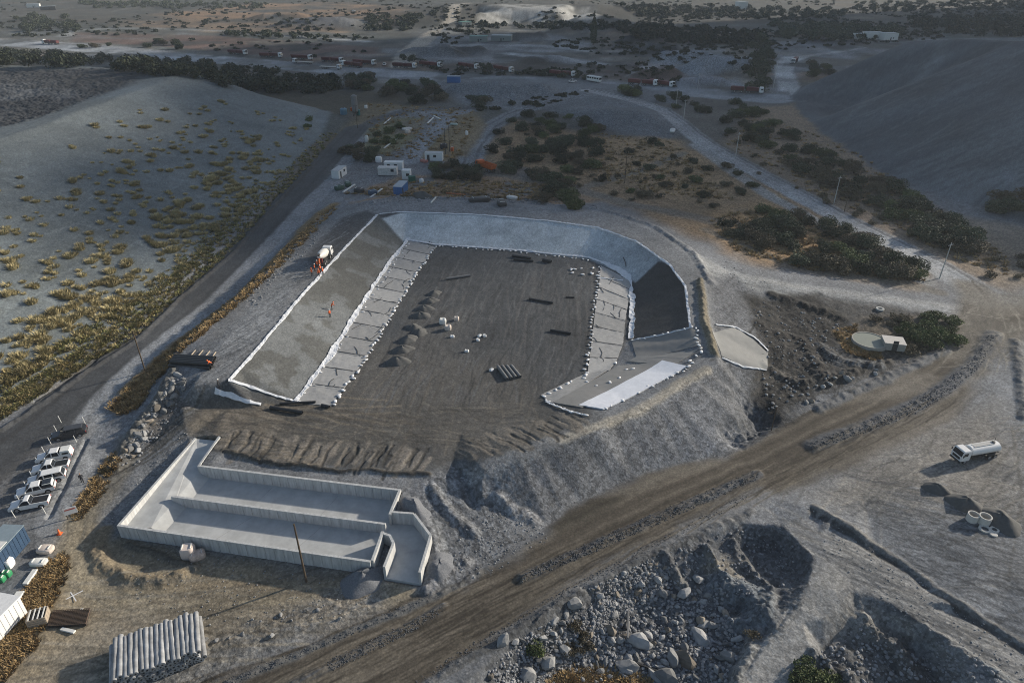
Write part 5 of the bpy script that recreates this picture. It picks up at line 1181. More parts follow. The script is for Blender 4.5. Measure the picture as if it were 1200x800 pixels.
LORRIES = [(74, 53, 45, 51, 'far left, alone near the left edge of the highway'), (266, 63, 293, 65, 'leftmost of the highway queue'), (304, 67, 333, 68, 'second from the left in the highway queue'), (340, 69, 369, 71, 'third from the left in the highway queue'), (376, 72, 405, 74, 'fourth from the left in the highway queue'),
    (413, 75, 443, 77, 'just left of the dirt road junction'), (425, 80, 399, 77, 'facing left below the queue near the junction'), (459, 79, 491, 81, 'just right of the dirt road junction'), (490, 77, 521, 80, 'between the junction and the blue box'),
    (533, 78, 567, 83, 'above the blue container on the highway'), (574, 81, 608, 87, 'at the right end of the central queue'), (643, 88, 677, 91, 'left of the pale bus'), (762, 99, 790, 102, 'right of the round bush by the highway'), (860, 108, 892, 110, 'rightmost, half hidden by trees'), (934, 71, 927, 77, 'on the winding track by the heap'), (740, 99, 768, 101, 'just left of the rightmost pair by the round bush')]
for k, (rx, ry, fx, fy, lb) in enumerate(LORRIES):
    o = LP if k == 0 else copy_tree(LP)
    o['label'] = 'white-cabbed lorry with dark red trailer, ' + lb; o['group'] = 'lorries along the highway'
    place(o, (fx, fy), (rx, ry))
# flatbeds and smaller vehicles on the highway
def flatbed(label, f, r):
    t = thing('flatbed_lorry', label, 'lorry'); truck_cab(t, 7.6, M_WHITE, 3.0); chassis(t, -6, 7)
    MB().box((-.6, 0, 1.25), (12.4, 2.4, .25)).build('deck', mat('pale_deck', (.45, .43, .38), .8), t)
    MB().box((5.5, 0, 2.0), (.12, 2.4, 1.3)).build('headboard', M_STEEL, t)
    wheels(t, (6.5, -2.2, -3.5, -4.8), (-1.05, 1.05), .52, .36); return place(t, f, r)
flatbed('white flatbed lorry facing left below the queue on the highway', (341, 74), (371, 76)); flatbed('white flatbed lorry facing right below the queue on the highway', (402, 82), (372, 80))
for k, (f, r, lb) in enumerate([((676, 96), (666, 98), 'white pickup on the highway left of the pale bus'), ((418, 14), (411, 14), 'white pickup on the far plain'), ((452, 75), (449, 79), 'white pickup at the dirt road junction')]):
    place(pickup(lb, None, 'open', 'double', None), f, r)
def bus():
    t = thing('site_bus', 'pale bus standing on the verge right of the highway queue', 'bus')
    MB().cbox((0, 0, 1.7), (9, 2.4, 2.5), .12).build('body', M_DIRTYW, t)
    for s in (-1, 1):
        for k in range(5): MB().box((-3.4 + 1.7 * k, s * 1.2, 2.1), (1.3, .05, .8)).build('window', M_GLASS, t)
    MB().box((4.5, 0, 2.0), (.05, 2.0, 1.0)).build('windscreen', M_GLASS, t)
    wheels(t, (2.8, -2.6), (-1.0, 1.0), .48, .3); place(t, (702, 97), (690, 95))
bus()

# ================================================================== CABINS AND CONTAINERS
def box_building(name, label, cat, px, py, L, Wd, H, rz, wall, roof=None, doors=(), windows=(), ribs=True, group=None, z=.12, gz=0):
    x, y, zz = G(px, py); t = thing(name, label, cat, (x, y, zz + gz), rz, group)
    MB().cbox((0, 0, H / 2 + z), (L, Wd, H), .05).build('walls', wall, t)
    MB().box((0, 0, H + z + .045), (L + .1, Wd + .1, .09)).build('roof', roof or wall, t)
    for sx in (-1, 1):
        for sy in (-1, 1): MB().box((sx * (L / 2 - .2), sy * (Wd / 2 - .2), z / 2 - .3), (.35, .35, z + .58)).build('foot', M_STEEL, t)
    if ribs:
        n = int(L / .55)
        me = MB().box((0, 0, 0), (.22, .06, H - .3)).mesh('rib', wall)
        for k in range(n):
            for s in (-1, 1):
                o = bpy.data.objects.new('rib', me); col.objects.link(o); o.parent = t; o.location = (-L / 2 + (k + .5) * L / n, s * (Wd / 2 + .01), H / 2 + z)
        me2 = MB().box((0, 0, 0), (.06, .22, H - .3)).mesh('rib', wall)
        for k in range(4):
            for s in (-1, 1):
                o = bpy.data.objects.new('rib', me2); col.objects.link(o); o.parent = t; o.location = (s * (L / 2 + .01), -Wd / 2 + (k + .5) * Wd / 4, H / 2 + z)
    for (x0, s) in doors: MB().box((x0, s * (Wd / 2 + .02), 1.05 + z), (.9, .06, 2.0)).build('door', M_STEEL, t)
    for (x0, s) in windows: MB().box((x0, s * (Wd / 2 + .02), 1.6 + z), (1.0, .07, .8)).build('window', M_GLASS, t)
    return t
M_CAB = mat('cabin_white', (.62, .63, .62), .6, var=.08)
def hd(f, r):
    a, b = Vector(G(*f)), Vector(G(*r)); return math.atan2(a.y - b.y, a.x - b.x)
box_building('site_cabin', 'long white site cabin standing alone beside the left road', 'cabin', 398, 207, 6.2, 2.5, 2.5, hd((403, 203), (393, 210)), M_CAB, mat('cabin_roof', (.40, .41, .41), .7), [(-1.6, -1)], [(1.2, -1)], False)
box_building('site_cabin', 'weathered white cabin, front one of the pair in the yard', 'cabin', 455, 205, 6, 2.4, 2.4, R(-2), mat('cabin_panel', (.50, .49, .47), .7, var=.3, scale=2), None, [], [(1.6, -1)], False)
box_building('site_cabin', 'white cabin, rear one of the pair in the yard', 'cabin', 462, 199, 6, 2.4, 2.5, R(-3), M_CAB, None, [(-1.5, -1)], [(.8, -1)], False)
box_building('site_cabin', 'small white hut with dark door left of the drilling gear', 'cabin', 509, 188, 6, 2.5, 2.6, R(-4), M_CAB, mat('cabin_roof', (.40, .41, .41)), [(-1.8, -1)], [(.4, -1)], False)
box_building('portable_toilet', 'small tall white cubicle behind the bright blue container', 'cubicle', 477, 210, 2.6, 2.3, 2.8, R(-3), M_CAB, None, [], [(.5, -1)], False)
box_building('skip_bin', 'green bin between the white cubicle and the blue container', 'bin', 483, 213, 2.0, 1.5, 1.6, R(20), mat('dark_green_paint', (.02, .10, .07), .6), None, [], [], False)
box_building('shipping_container', 'bright blue container with pale roof in front of the cabins', 'container', 470, 226, 6, 2.5, 2.5, hd((478, 219), (464, 228)), M_BLUE, mat('faded_roof', (.32, .36, .40), .7), [(-2, -1)], [], True)
box_building('shipping_container', 'blue box beside the highway queue in the distance', 'container', 532, 97, 7, 2.8, 3.2, R(-3), M_BLUE, mat('faded_roof', (.32, .36, .40)), [], [], False)
box_building('shipping_container', 'dark blue container with grey roof at the left edge by the parking lot', 'container', 6, 655, 6, 2.6, 2.6, hd((22, 632), (-8, 668)), M_DBLUE, M_TINB, [], [], True)
box_building('shipping_container', 'pale blue container cut by the left frame edge', 'container', -14, 678, 6, 2.6, 2.9, hd((22, 632), (-8, 668)), M_TEAL, M_DIRTYW, [], [], True)
box_building('shipping_container', 'white container in the lower left corner', 'container', -4, 742, 6, 2.6, 2.6, hd((14, 715), (-18, 748)), M_WHITE, M_WHITE, [], [], True)
box_building('pump_house', 'low shed with pale flat roof beside the round tank', 'shed', 1045, 407, 3.6, 3.0, 1.4, R(-14), M_TWALL, M_TIN, [(0, -1)], [], False)
# distant sheds
for k, (px, py, L, W_, H, lb) in enumerate([(588, 48, 16, 8, 4, 'low shed beside the scrap yard, left one'), (561, 49, 14, 7, 4, 'low shed beside the scrap yard, green tinted one'), (1022, 46, 14, 9, 5, 'pale building on the plain behind the right heap'), (1040, 47, 12, 8, 5, 'second pale building on the plain behind the right heap'), (1008, 46, 10, 7, 4, 'small pale hut on the plain left of the two pale buildings'), (868, 12, 12, 9, 9, 'tall pale block on the far plain'), (40, 9, 14, 9, 4, 'pale shed on the far plain at upper left'), (57, 12, 16, 8, 4, 'dark shed on the far plain at upper left'), (545, 30, 10, 7, 3, 'green roofed hut near the dirt road')]):
    box_building('far_shed', lb, 'shed', px, py, L, W_, H, R(-8 + 5 * k), M_DIRTYW if 'pale' in lb else M_STEEL if 'dark' in lb else mat('shed_grey', (.2, .22, .21), .7), mat('shed_roof', (.26, .29, .30), .6) if 'green' not in lb else mat('shed_green', (.08, .2, .16), .6), [(0, -1)], [(2, -1)], False)
def silo():
    x, y, z = G(417, 136); t = thing('silo', 'grey upright silo standing among tanks behind the left road', 'silo', (x, y, z))
    MB().lathe([(1.3, 2.2), (1.3, 8.2), (.3, 8.9)], n=16).build('barrel', mat('silo_metal', (.17, .17, .17), .6), t, True)
    MB().lathe([(.3, 1.0), (1.3, 2.2)], n=16).build('cone', mat('silo_metal', (.17, .17, .17)), t)
    for a in range(4): MB().cyl((1.1 * math.cos(a * 1.57 + .7), 1.1 * math.sin(a * 1.57 + .7), -.3), (1.1 * math.cos(a * 1.57 + .7), 1.1 * math.sin(a * 1.57 + .7), 2.4), .09, n=6).build('leg', M_STEEL, t)
silo()
for px, py, r, h, mt, lb in [(403, 134, 1.5, 2.6, M_TEAL, 'blue grey water tank left of the silo'), (420, 135, .9, 2.4, mat('teal_plastic', (.02, .14, .14), .5), 'teal tank right of the silo'), (413, 130, .9, 1.6, M_ORANGE, 'orange drum in front of the silo'), (429, 127, .7, 1.4, M_WHITE, 'white tank right of the teal tank')]:
    x, y, z = G(px, py); t = thing('storage_tank', lb, 'tank', (x, y, z))
    MB().lathe([(r * .97, -.2), (r, .1), (r, h * .85), (r * .6, h)], n=16).build('shell', mt, t, True); MB().lathe([(r * .25, h), (r * .22, h + .18)], n=10).build('cap', M_STEEL, t)
def reservoir():
    x, y, z = G(1018, 402); t = thing('round_reservoir', 'round concrete water tank with pale flat surface right of the basin', 'water tank', (x, y, z))
    MB().ring((0, 0, 0), 3.1, 2.9, -.6, .75, 40).build('wall', M_TWALL, t, True)
    MB().lathe([(2.9, .3), (2.9, .66)], n=40).build('water', M_WATER, t)
reservoir()
# ================================================================== POLES
def pole(px, py, h, label, mt, lean=0, arm=True, r=.13, wires=0, cat='pole', name='utility_pole'):
    x, y, z = G(px, py); t = thing(name, label, cat, (x, y, z))
    MB().cyl((0, 0, -.5), (lean, 0, h), r, r * .65, 8).build('post', mt, t, True)
    if arm:
        MB().box((lean, 0, h - .55), (1.7, .1, .12), rz=.5).build('crossarm', mt, t)
        for s in (-.7, 0, .7): MB().lathe([(.05, 0), (.07, .1), (.04, .2)], (lean + s * math.cos(.5), s * math.sin(.5), h - .49), 6).build('insulator', M_STEEL, t)
    return t
pole(359, 681, 9.4, 'tall bare wooden pole in front of the concrete basin', M_WOOD, .0, False, .15)
pole(170, 434, 7.8, 'dark wooden pole beside the left road by the grass strip', M_WOOD, 0)
M_CPOLE = mat('pale_pole', (.42, .42, .40), .8)
pole(1101, 326, 8.5, 'pale concrete pole by the service road nearest the junction', M_CPOLE); pole(977, 239, 8, 'pale concrete pole, second along the service road', M_CPOLE); pole(862, 183, 8, 'pale concrete pole, third along the service road', M_CPOLE); pole(801, 140, 8, 'pale concrete pole, farthest along the service road', M_CPOLE)
pole(732, 215, 8.5, 'dark wooden pole standing in the dry field', M_WOOD); pole(989, 249, 6, 'short dark pole beside the service road', M_WOOD, 0, False, .1)
pole(522, 181, 9, 'left one of two thin masts by the small white hut', M_STEEL, 0, False, .12); pole(527, 178, 9, 'right one of two thin masts by the small white hut', M_STEEL, 0, False, .12)
pole(419, 150, 9, 'dark pole beside the left road below the silo', M_WOOD, 0); pole(792, 126, 8, 'pale pole at the highway bend right of the round bush', M_CPOLE); pole(906, 104, 12, 'tall pale pole in the tree belt by the winding track', M_CPOLE); pole(817, 108, 9, 'pale pole by the rock stockpiles', M_CPOLE); pole(200, 81, 6, 'thin pole on the crest of the left dump', M_WOOD, 0, False, .1)
pole(904, 504, 4.5, 'thin dark pole at the toe of the gravel embankment', M_WOOD, 0, False, .10)
for k, (px, py) in enumerate([(72, 495), (67, 506), (60, 520), (53, 531), (46, 544), (39, 560), (32.5, 572), (24, 588), (18, 606)]):
    x, y, z = G(px, py); t = thing('marker_post', f'white marker post in the front line of the parking lot, {ORD[k]} from the far end', 'post', (x, y, z), 0, 'marker posts in the parking lot')
    MB().cyl((0, 0, -.2), (-.12, 0, 1.15), .05, .045, 6).build('stake', M_DIRTYW, t); MB().cyl((-.12, 0, 1.15), (-.13, 0, 1.25), .055, n=6).build('cap', M_WHITE, t)
for k, (px, py) in enumerate([(100, 496), (95, 506), (90, 518), (85, 529), (54, 602)]):
    x, y, z = G(px, py); t = thing('marker_post', f'white marker post behind the parked vehicles, {ORD[k]} from the far end', 'post', (x, y, z), 0, 'marker posts in the parking lot')
    MB().cyl((0, 0, -.2), (-.12, 0, 1.15), .05, .045, 6).build('stake', M_DIRTYW, t); MB().cyl((-.12, 0, 1.15), (-.13, 0, 1.25), .055, n=6).build('cap', M_WHITE, t)

# ================================================================== LINER ROLLS, PIPES, HEAPS
def roll_stack():
    a, b = Vector(at(134, 776, 1.5)), Vector(at(230, 742, 1.5)); row = (b - a); row.z = 0; Lr_ = row.length; row.normalize()
    ax = Vector(at(140, 797, 1.5)) - Vector(at(130, 757, 1.5)); ax.z = 0; ax.normalize()
    ax = (ax - row * ax.dot(row)).normalized()
    rad = .29; n = 17; gap = Lr_ / (n - 1)
    def roll_mesh(seed):
        r = random.Random(seed); mb = MB(); L = 5.4
        rings = []
        for k in range(9):
            x = -L / 2 + L * k / 8; rr = rad * (1 + r.uniform(-.06, .05)); oy, oz = r.uniform(-.02, .02), r.uniform(-.03, .01)
            rings.append([(x, oy + rr * math.cos(t) * (1 + .05 * math.sin(3 * t + seed)), oz + rr * math.sin(t)) for t in [2 * math.pi * q / 12 for q in range(12)]])
        mb.loft(rings); return mb.mesh('liner_roll', M_ROLL, True)
    core = MB().cyl((2.6, 0, 0), (2.76, 0, 0), .09, n=8).mesh('core_tube', M_BLACK)
    core.transform(Matrix.Identity(4)); mes = [roll_mesh(s) for s in range(5)]
    base = a - row * gap * .2; g0 = h1(a.x, a.y)
    names = ['bottom', 'second', 'third', 'top']; r = random.Random(3)
    for lay in range(4):
        cnt = n + (3 - lay) // 2
        for k in range(cnt):
            p = base + row * gap * (k + .5 * (lay % 2) - (3 - lay) * .25) + ax * r.uniform(-.28, .28)
            z = h1(p.x, p.y) * .3 + g0 * .7 + rad + lay * rad * 1.72 + r.uniform(-.02, .04)
            o = bpy.data.objects.new('liner_roll', mes[r.randrange(5)]); col.objects.link(o); o.location = (p.x, p.y, z)
            o.rotation_euler = (r.random() * 6.28, r.uniform(-.02, .02), math.atan2(ax.y, ax.x) + r.uniform(-.03, .03))
            if lay == 3: tag(o, f'grey roll of lining cloth on top of the stack, {ORD[k] if k < 14 else str(k + 1) + "th"} from the left', 'roll', 'rolls of lining cloth in the stack')
            else: tag(o, f'grey roll of lining cloth in the {names[lay]} layer of the stack', 'roll', f'rolls of lining cloth, {names[lay]} layer')
            c = bpy.data.objects.new('core_tube', core); col.objects.link(c); c.parent = o
roll_stack()
def pipe(p0, p1, r, label, group=None, mt=None, dz=0.0, off=(0, 0)):
    a, b = Vector(G(*p0)), Vector(G(*p1)); a += Vector((off[0], off[1], 0)); b += Vector((off[0], off[1], 0))
    a.z = h1(a.x, a.y) + r + dz + .02; b.z = h1(b.x, b.y) + r + dz + .02
    d = (b - a).normalized(); n = d.orthogonal().normalized(); q = d.cross(n); N_ = 12
    rr = [[tuple(p + (n * math.cos(t) + q * math.sin(t)) * R_) for t in [2 * math.pi * k / N_ for k in range(N_)]] for p, R_ in ((a, r * .8), (a, r), (b, r), (b, r * .8))]
    mb = MB().loft(rr + rr[:1], cap=False)
    return tag(mb.build('pipe', mt or M_PIPE, None, True), label, 'pipe', group)
for p0, p1, r, lb in [((523, 328), (551, 324), .28, 'grey pipe lying alone near the back left of the floor'), ((620, 351), (648, 356), .22, 'black pipe lying in the middle of the floor'), ((645, 388), (669, 392), .25, 'black pipe lying near the right strip'), ((600, 301), (622, 304), .3, 'upper black pipe by the back bank'), ((602, 305), (625, 307), .25, 'lower black pipe by the back bank'), ((636, 306), (646, 308), .35, 'short black pipe by the back bank right of the pair'), ((663, 349), (673, 349), .15, 'thin dark rod on the floor right of the middle pipe'), ((328, 474), (370, 472), .2, 'thin black pipe at the near end of the left strip'), ((317, 479), (355, 485), .3, 'thick black pipe below the near end of the left strip'), ((377, 476), (386, 478), .25, 'short black pipe at the foot of the left strip')]:
    pipe(p0, p1, r, lb, 'loose pipes on the basin floor', M_GPIPE if 'grey' in lb else None)
for k in range(4): pipe((583.5 + 5.2 * k, 431 - .3 * k), (594.5 + 5 * k, 446 - 1.0 * k), .3, f'grey pipe in the row of four on the floor, {ORD[k]} from the left', 'row of four pipes on the floor', M_GPIPE)
for k in range(6): pipe((199 + 1.2 * k, 430 - 1.8 * k), (247 + 1.0 * k, 433 - 2 * k), .30, f'long black pipe in the bundle by the grass strip, {ORD[k]} from the front', 'bundle of black pipes beside the left track')
for k in range(5): pipe((200 + 1.2 * k, 430 - 1.8 * k), (248 + 1.0 * k, 433 - 2 * k), .30, f'long black pipe in the upper layer of the bundle, {ORD[k]} from the front', 'bundle of black pipes beside the left track', None, .5, (.1, .28))
for k, (a, b) in enumerate([((224, 417), (229, 411)), ((232, 418), (238, 411)), ((240, 419), (246, 412)), ((248, 420), (253, 413))]):
    pipe(a, b, .1, f'pale timber bearer beside the pipe bundle, {ORD[k]} from the left', 'timber bearers by the pipe bundle', M_PALEW)
def heap(px, py, r, h, mt, label, name, cat, group=None, el=1.0, rz=0, seed=0, n=26, flat=.0):
    x, y, z = G(px, py); rr = random.Random(seed); vs = []; ns = 9
    for i in range(ns + 1):
        t = i / ns
        for k in range(n):
            a = 2 * math.pi * k / n; w = 1 + .16 * math.sin(2 * a + seed) + .08 * math.sin(5 * a + 2 * seed) + rr.uniform(-.03, .03)
            q = r * t * w; X = x + q * math.cos(a) * el * math.cos(rz) - q * math.sin(a) * math.sin(rz); Y = y + q * math.cos(a) * el * math.sin(rz) + q * math.sin(a) * math.cos(rz)
            prof = (1 - t) if t > .25 else (1 - .25 * .6 - t * .4)
            zz = h * prof * (1 + .1 * math.sin(3 * a + seed)) + rr.uniform(-.04, .04) * h - (.3 * t ** 3)
            vs.append((X - x, Y - y, h1(X, Y) - z + zz + (.06 if t < .95 else -.1)))
    fs = [(i * n + k, i * n + (k + 1) % n, (i + 1) * n + (k + 1) % n, (i + 1) * n + k) for i in range(ns) for k in range(n)]
    o = MB().add(vs, fs).build(name, mt, None, True, (x, y, z)); return tag(o, label, cat, group)
for k, (px, py, r, h) in enumerate([(509, 344, 2.0, 1.2), (504, 353, 2.2, 1.3), (497, 362, 2.4, 1.35), (493, 370, 2.5, 1.4), (484, 384, 2.3, 1.2), (491, 390, 2.4, 1.4), (478, 398, 2.5, 1.5), (472, 410, 2.5, 1.5), (466, 424, 2.6, 1.8)]):
    heap(px, py, r * .72, h * .66, M_SAND, f'grey sand heap in the row on the basin floor, {ORD[k]} from the back', 'sand_heap', 'heap', 'sand heaps on the basin floor', 1.25, .25, k)
for k, (px, py, r, h, lb) in enumerate([(1097, 573, 1.75, 1.0, 'small grey gravel heap nearest the tanker'), (1131, 591, 2.3, 1.3, 'middle grey gravel heap behind the concrete rings'), (1171, 610, 2.7, 1.45, 'large grey gravel heap right of the concrete rings')]):
    heap(px, py, r, h, M_SAND, lb, 'gravel_heap', 'heap', 'gravel heaps on the yard', 1.05, -.6, 20 + k)
heap(426, 680, 2.5, 1.7, M_GRAVEL, 'blue grey gravel heap at the near right corner of the concrete basin', 'gravel_heap', 'heap', None, 1.25, .1, 31)
heap(516, 664, 2.1, 1.1, M_GRAVEL, 'blue grey gravel heap against the outlet of the concrete basin', 'gravel_heap', 'heap', None, 1.1, 1.0, 32)
heap(486, 594, 2.0, 1.2, M_GRAVEL, 'blue grey gravel heap behind the right end of the concrete basin', 'gravel_heap', 'heap', None, 1.3, -.8, 33)
heap(495, 230, 2.6, 1.5, M_SAND, 'dark heap right of the blue container', 'gravel_heap', 'heap', None, 1.2, 0, 34)
# concrete rings and lids on the yard
M_CR = mat('cast_concrete', (.50, .48, .44), .9, var=.12, scale=3)
for px, py, ro, h, lb in [(1138.5, 609, .7, 1.05, 'upright concrete ring by the heaps, left one'), (1152, 612, .75, 1.15, 'upright concrete ring by the heaps, right one'), (1154, 620, .72, .18, 'flat concrete ring lying before the upright rings, larger one'), (1165, 621, .55, .18, 'flat concrete ring lying before the upright rings, smaller one')]:
    x, y, z = G(px, py); o = MB().ring((0, 0, 0), ro, ro - .14 if h > 1 else ro * .62, -.05, h, 24).build('concrete_ring', M_CR, None, True, (x, y, z)); tag(o, lb, 'concrete ring', 'concrete rings on the yard')
x, y, z = G(1164, 626); tag(MB().lathe([(.45, -.05), (.47, .1), (.42, .14)], n=20).build('manhole_cover', M_CR, None, True, (x, y, z)), 'small solid concrete lid in front of the flat rings', 'lid')
# sacks and blocks on the basin floor, blocks by the concrete basin
def sack(px, py, s, mt, label, cat='big bag', group=None, name='big_bag', rz=0):
    x, y, z = G(px, py); t = thing(name, label, cat, (x, y, z), rz, group)
    MB().loft([[(s[0] / 2 * q * math.copysign(abs(math.cos(a)) ** .5, math.cos(a)), s[1] / 2 * q * math.copysign(abs(math.sin(a)) ** .5, math.sin(a)), zz) for a in [2 * math.pi * k / 12 + .26 for k in range(12)]] for q, zz in ((.9, -.1), (1.02, s[2] * .3), (1, s[2] * .8), (.8, s[2])) ]).build('sack', mt, t, True)
    for a in (-1, 1): MB().box((a * s[0] * .3, 0, s[2] + .05), (.08, s[1] * .5, .14)).build('strap', M_DIRTYW, t)
sack(519, 379, (1.35, 1.15, 1.05), M_DIRTYW, 'large white bag on the floor right of the sand heaps', group=None); sack(525, 386, (1.3, 1.15, .9), M_PALLET, 'pale bag in front of the large white bag'); sack(535, 375, (1.0, .9, .7), M_PALLET, 'small pale bag right of the large white bag')
for k, (px, py, lb) in enumerate([(530, 395, 'lone white sack below the three bags'), (562, 394, 'white sack on the floor centre, left of a pair'), (568, 394, 'white sack on the floor centre, right of a pair'), (547, 412, 'white sack near the floor centre below the pair'), (576, 434, 'small white sack left of the four pipes'), (560, 399, 'tiny pale sack below the pair of sacks')]):
    sack(px, py, (.8, .6, .35), M_BAG, lb, 'sack', 'white sacks on the floor', 'sack', k)
sack(222, 651, (1.7, 1.6, 1.6), mat('pale_block', (.55, .47, .42), .85, var=.12), 'upright pale wrapped block in front of the concrete basin', 'wrapped pallet', None, 'wrapped_pallet', .2)
sack(232, 653, (1.9, 1.3, .9), mat('torn_wrap', (.48, .38, .32), .85, var=.45, scale=3), 'torn low wrapped pallet beside the pale block', 'wrapped pallet', None, 'wrapped_pallet', .5)
sack(10, 663, (1.4, 1.2, 1.2), M_BAG, 'white bag by the container at the left edge'); sack(9, 674, (1.0, .8, .7), M_GREEN, 'green bag in front of the white bag at left edge'); sack(2, 680, (1.0, .8, .7), M_GREEN, 'green bag at the very left edge')
sack(54, 645, (1.9, 1.3, .6), M_PALLET, 'pale crumpled bundle beside the dry grass bank, upper one'); sack(46, 660, (2.0, 1.2, .5), M_DIRTYW, 'pale crumpled bundle beside the dry grass bank, lower one')
# crate, mesh panels, planks, survey cross, cone, board
def crate():
    x, y, z = G(47, 727); t = thing('crate', 'pale open-topped slatted crate beside the rusty mesh stack', 'crate', (x, y, z), .35)
    for s in (-1, 1):
        for k in range(4):
            MB().box((0, s * .8, .15 + .3 * k), (1.9, .07, .24)).build('slat', M_PALEW, t); MB().box((s * .93, 0, .15 + .3 * k), (.07, 1.52, .24)).build('slat', M_PALEW, t)
    for k in range(4): MB().box((-.7 + .46 * k, 0, 1.22), (.12, 1.6, .06)).build('top_bar', M_DIRTYW, t)
    MB().box((0, 0, .1), (1.8, 1.5, .06)).build('base', M_WOOD, t)
    MB().box((0, 0, .8), (1.7, 1.4, .1)).build('lining', M_BLACK, t)
crate()
def mesh_stack():
    c = [Vector(G(*p)) for p in ((63, 717), (107, 716), (94, 736), (57, 735))]; m = sum(c, Vector()) / 4
    t = thing('mesh_panel_stack', 'flat stack of rusty steel mesh panels lying beside the crate', 'mesh stack', tuple(m))
    e1, e2 = (c[1] - c[0]), (c[3] - c[0]); o = c[0] - m
    for k in range(22):
        p = o + e1 * (k / 21); q = p + e2; MB().cyl((p.x, p.y, .32), (q.x, q.y, .32), .045, n=5).build('bar', M_RUST, t)
    for k in range(13):
        p = o + e2 * (k / 12); q = p + e1; MB().cyl((p.x, p.y, .40), (q.x, q.y, .40), .045, n=5).build('bar', M_RUST, t)
    MB().prism([(o.x, o.y), ((o + e1).x, (o + e1).y), ((o + e1 + e2).x, (o + e1 + e2).y), ((o + e2).x, (o + e2).y)], 0.0, .26).build('lower_panels', mat('rust_dark', (.045, .035, .03), .9), t)
mesh_stack()
def plank(p0, p1, w, h, label, mt=None, group=None, name='plank', cat='plank'):
    a, b = Vector(G(*p0)), Vector(G(*p1)); m = (a + b) / 2
    mb = MB(); mb.cbox((0, 0, h / 2 + .02), ((b - a).length, w, h), min(w, h) * .12)
    o = mb.build(name, mt or M_DIRTYW, None, False, (m.x, m.y, max(h1(m.x, m.y), (a.z + b.z) / 2)), math.atan2(b.y - a.y, b.x - a.x)); return tag(o, label, cat, group)
plank((10, 718), (25, 694), .9, .35, 'long pale beam lying above the white corner container', None, None, 'beam', 'beam'); plank((30, 686), (42, 668), .6, .3, 'pale beam lying along the dry grass bank', None, None, 'beam', 'beam'); plank((72, 737), (88, 741), .4, .2, 'short grey plank in front of the mesh stack'); plank((94, 717), (97, 713), .3, .15, 'short pale stick behind the mesh stack')
plank((10, 777), (26, 743), .12, .1, 'thin dark rod on the ground in the lower left', M_WOOD, None, 'rod', 'rod')
def survey_cross():
    x, y, z = G(85.5, 698); t = thing('survey_cross', 'white painted survey cross on the bare ground', 'survey mark', (x, y, z + .03))
    for a in (.75, -.75): MB().box((0, 0, .02 + .005 * (a > 0)), (2.2, .12, .03), rz=a).build('strip', M_WHITE, t)
survey_cross()
def cone():
    x, y, z = G(70, 625); t = thing('traffic_cone', 'small orange cone by the mouth of the gravel track', 'cone', (x, y, z))
    MB().lathe([(.22, .04), (.05, .75), (.03, .78)], n=12).build('cone_body', M_HIVIS, t, True); MB().box((0, 0, .02), (.55, .55, .06)).build('cone_base', M_HIVIS, t); MB().lathe([(.14, .34), (.11, .5)], n=12).build('band', M_WHITE, t)
cone()
def board():
    x, y, z = G(86, 607); t = thing('notice_board', 'white notice board on posts beside the gravel track', 'board', (x, y, z), .5)
    MB().box((0, 0, 1.35), (1.5, .06, 1.1)).build('panel', M_WHITE, t)
    for s in (-.6, .6): MB().cyl((s, .06, -.2), (s, .06, 1.95), .05, n=6).build('post', M_WOOD, t)
    MB().box((0, -.035, 1.6), (1.2, .02, .2)).build('stripe', mat('faded_red', (.4, .1, .08), .7), t)
board()
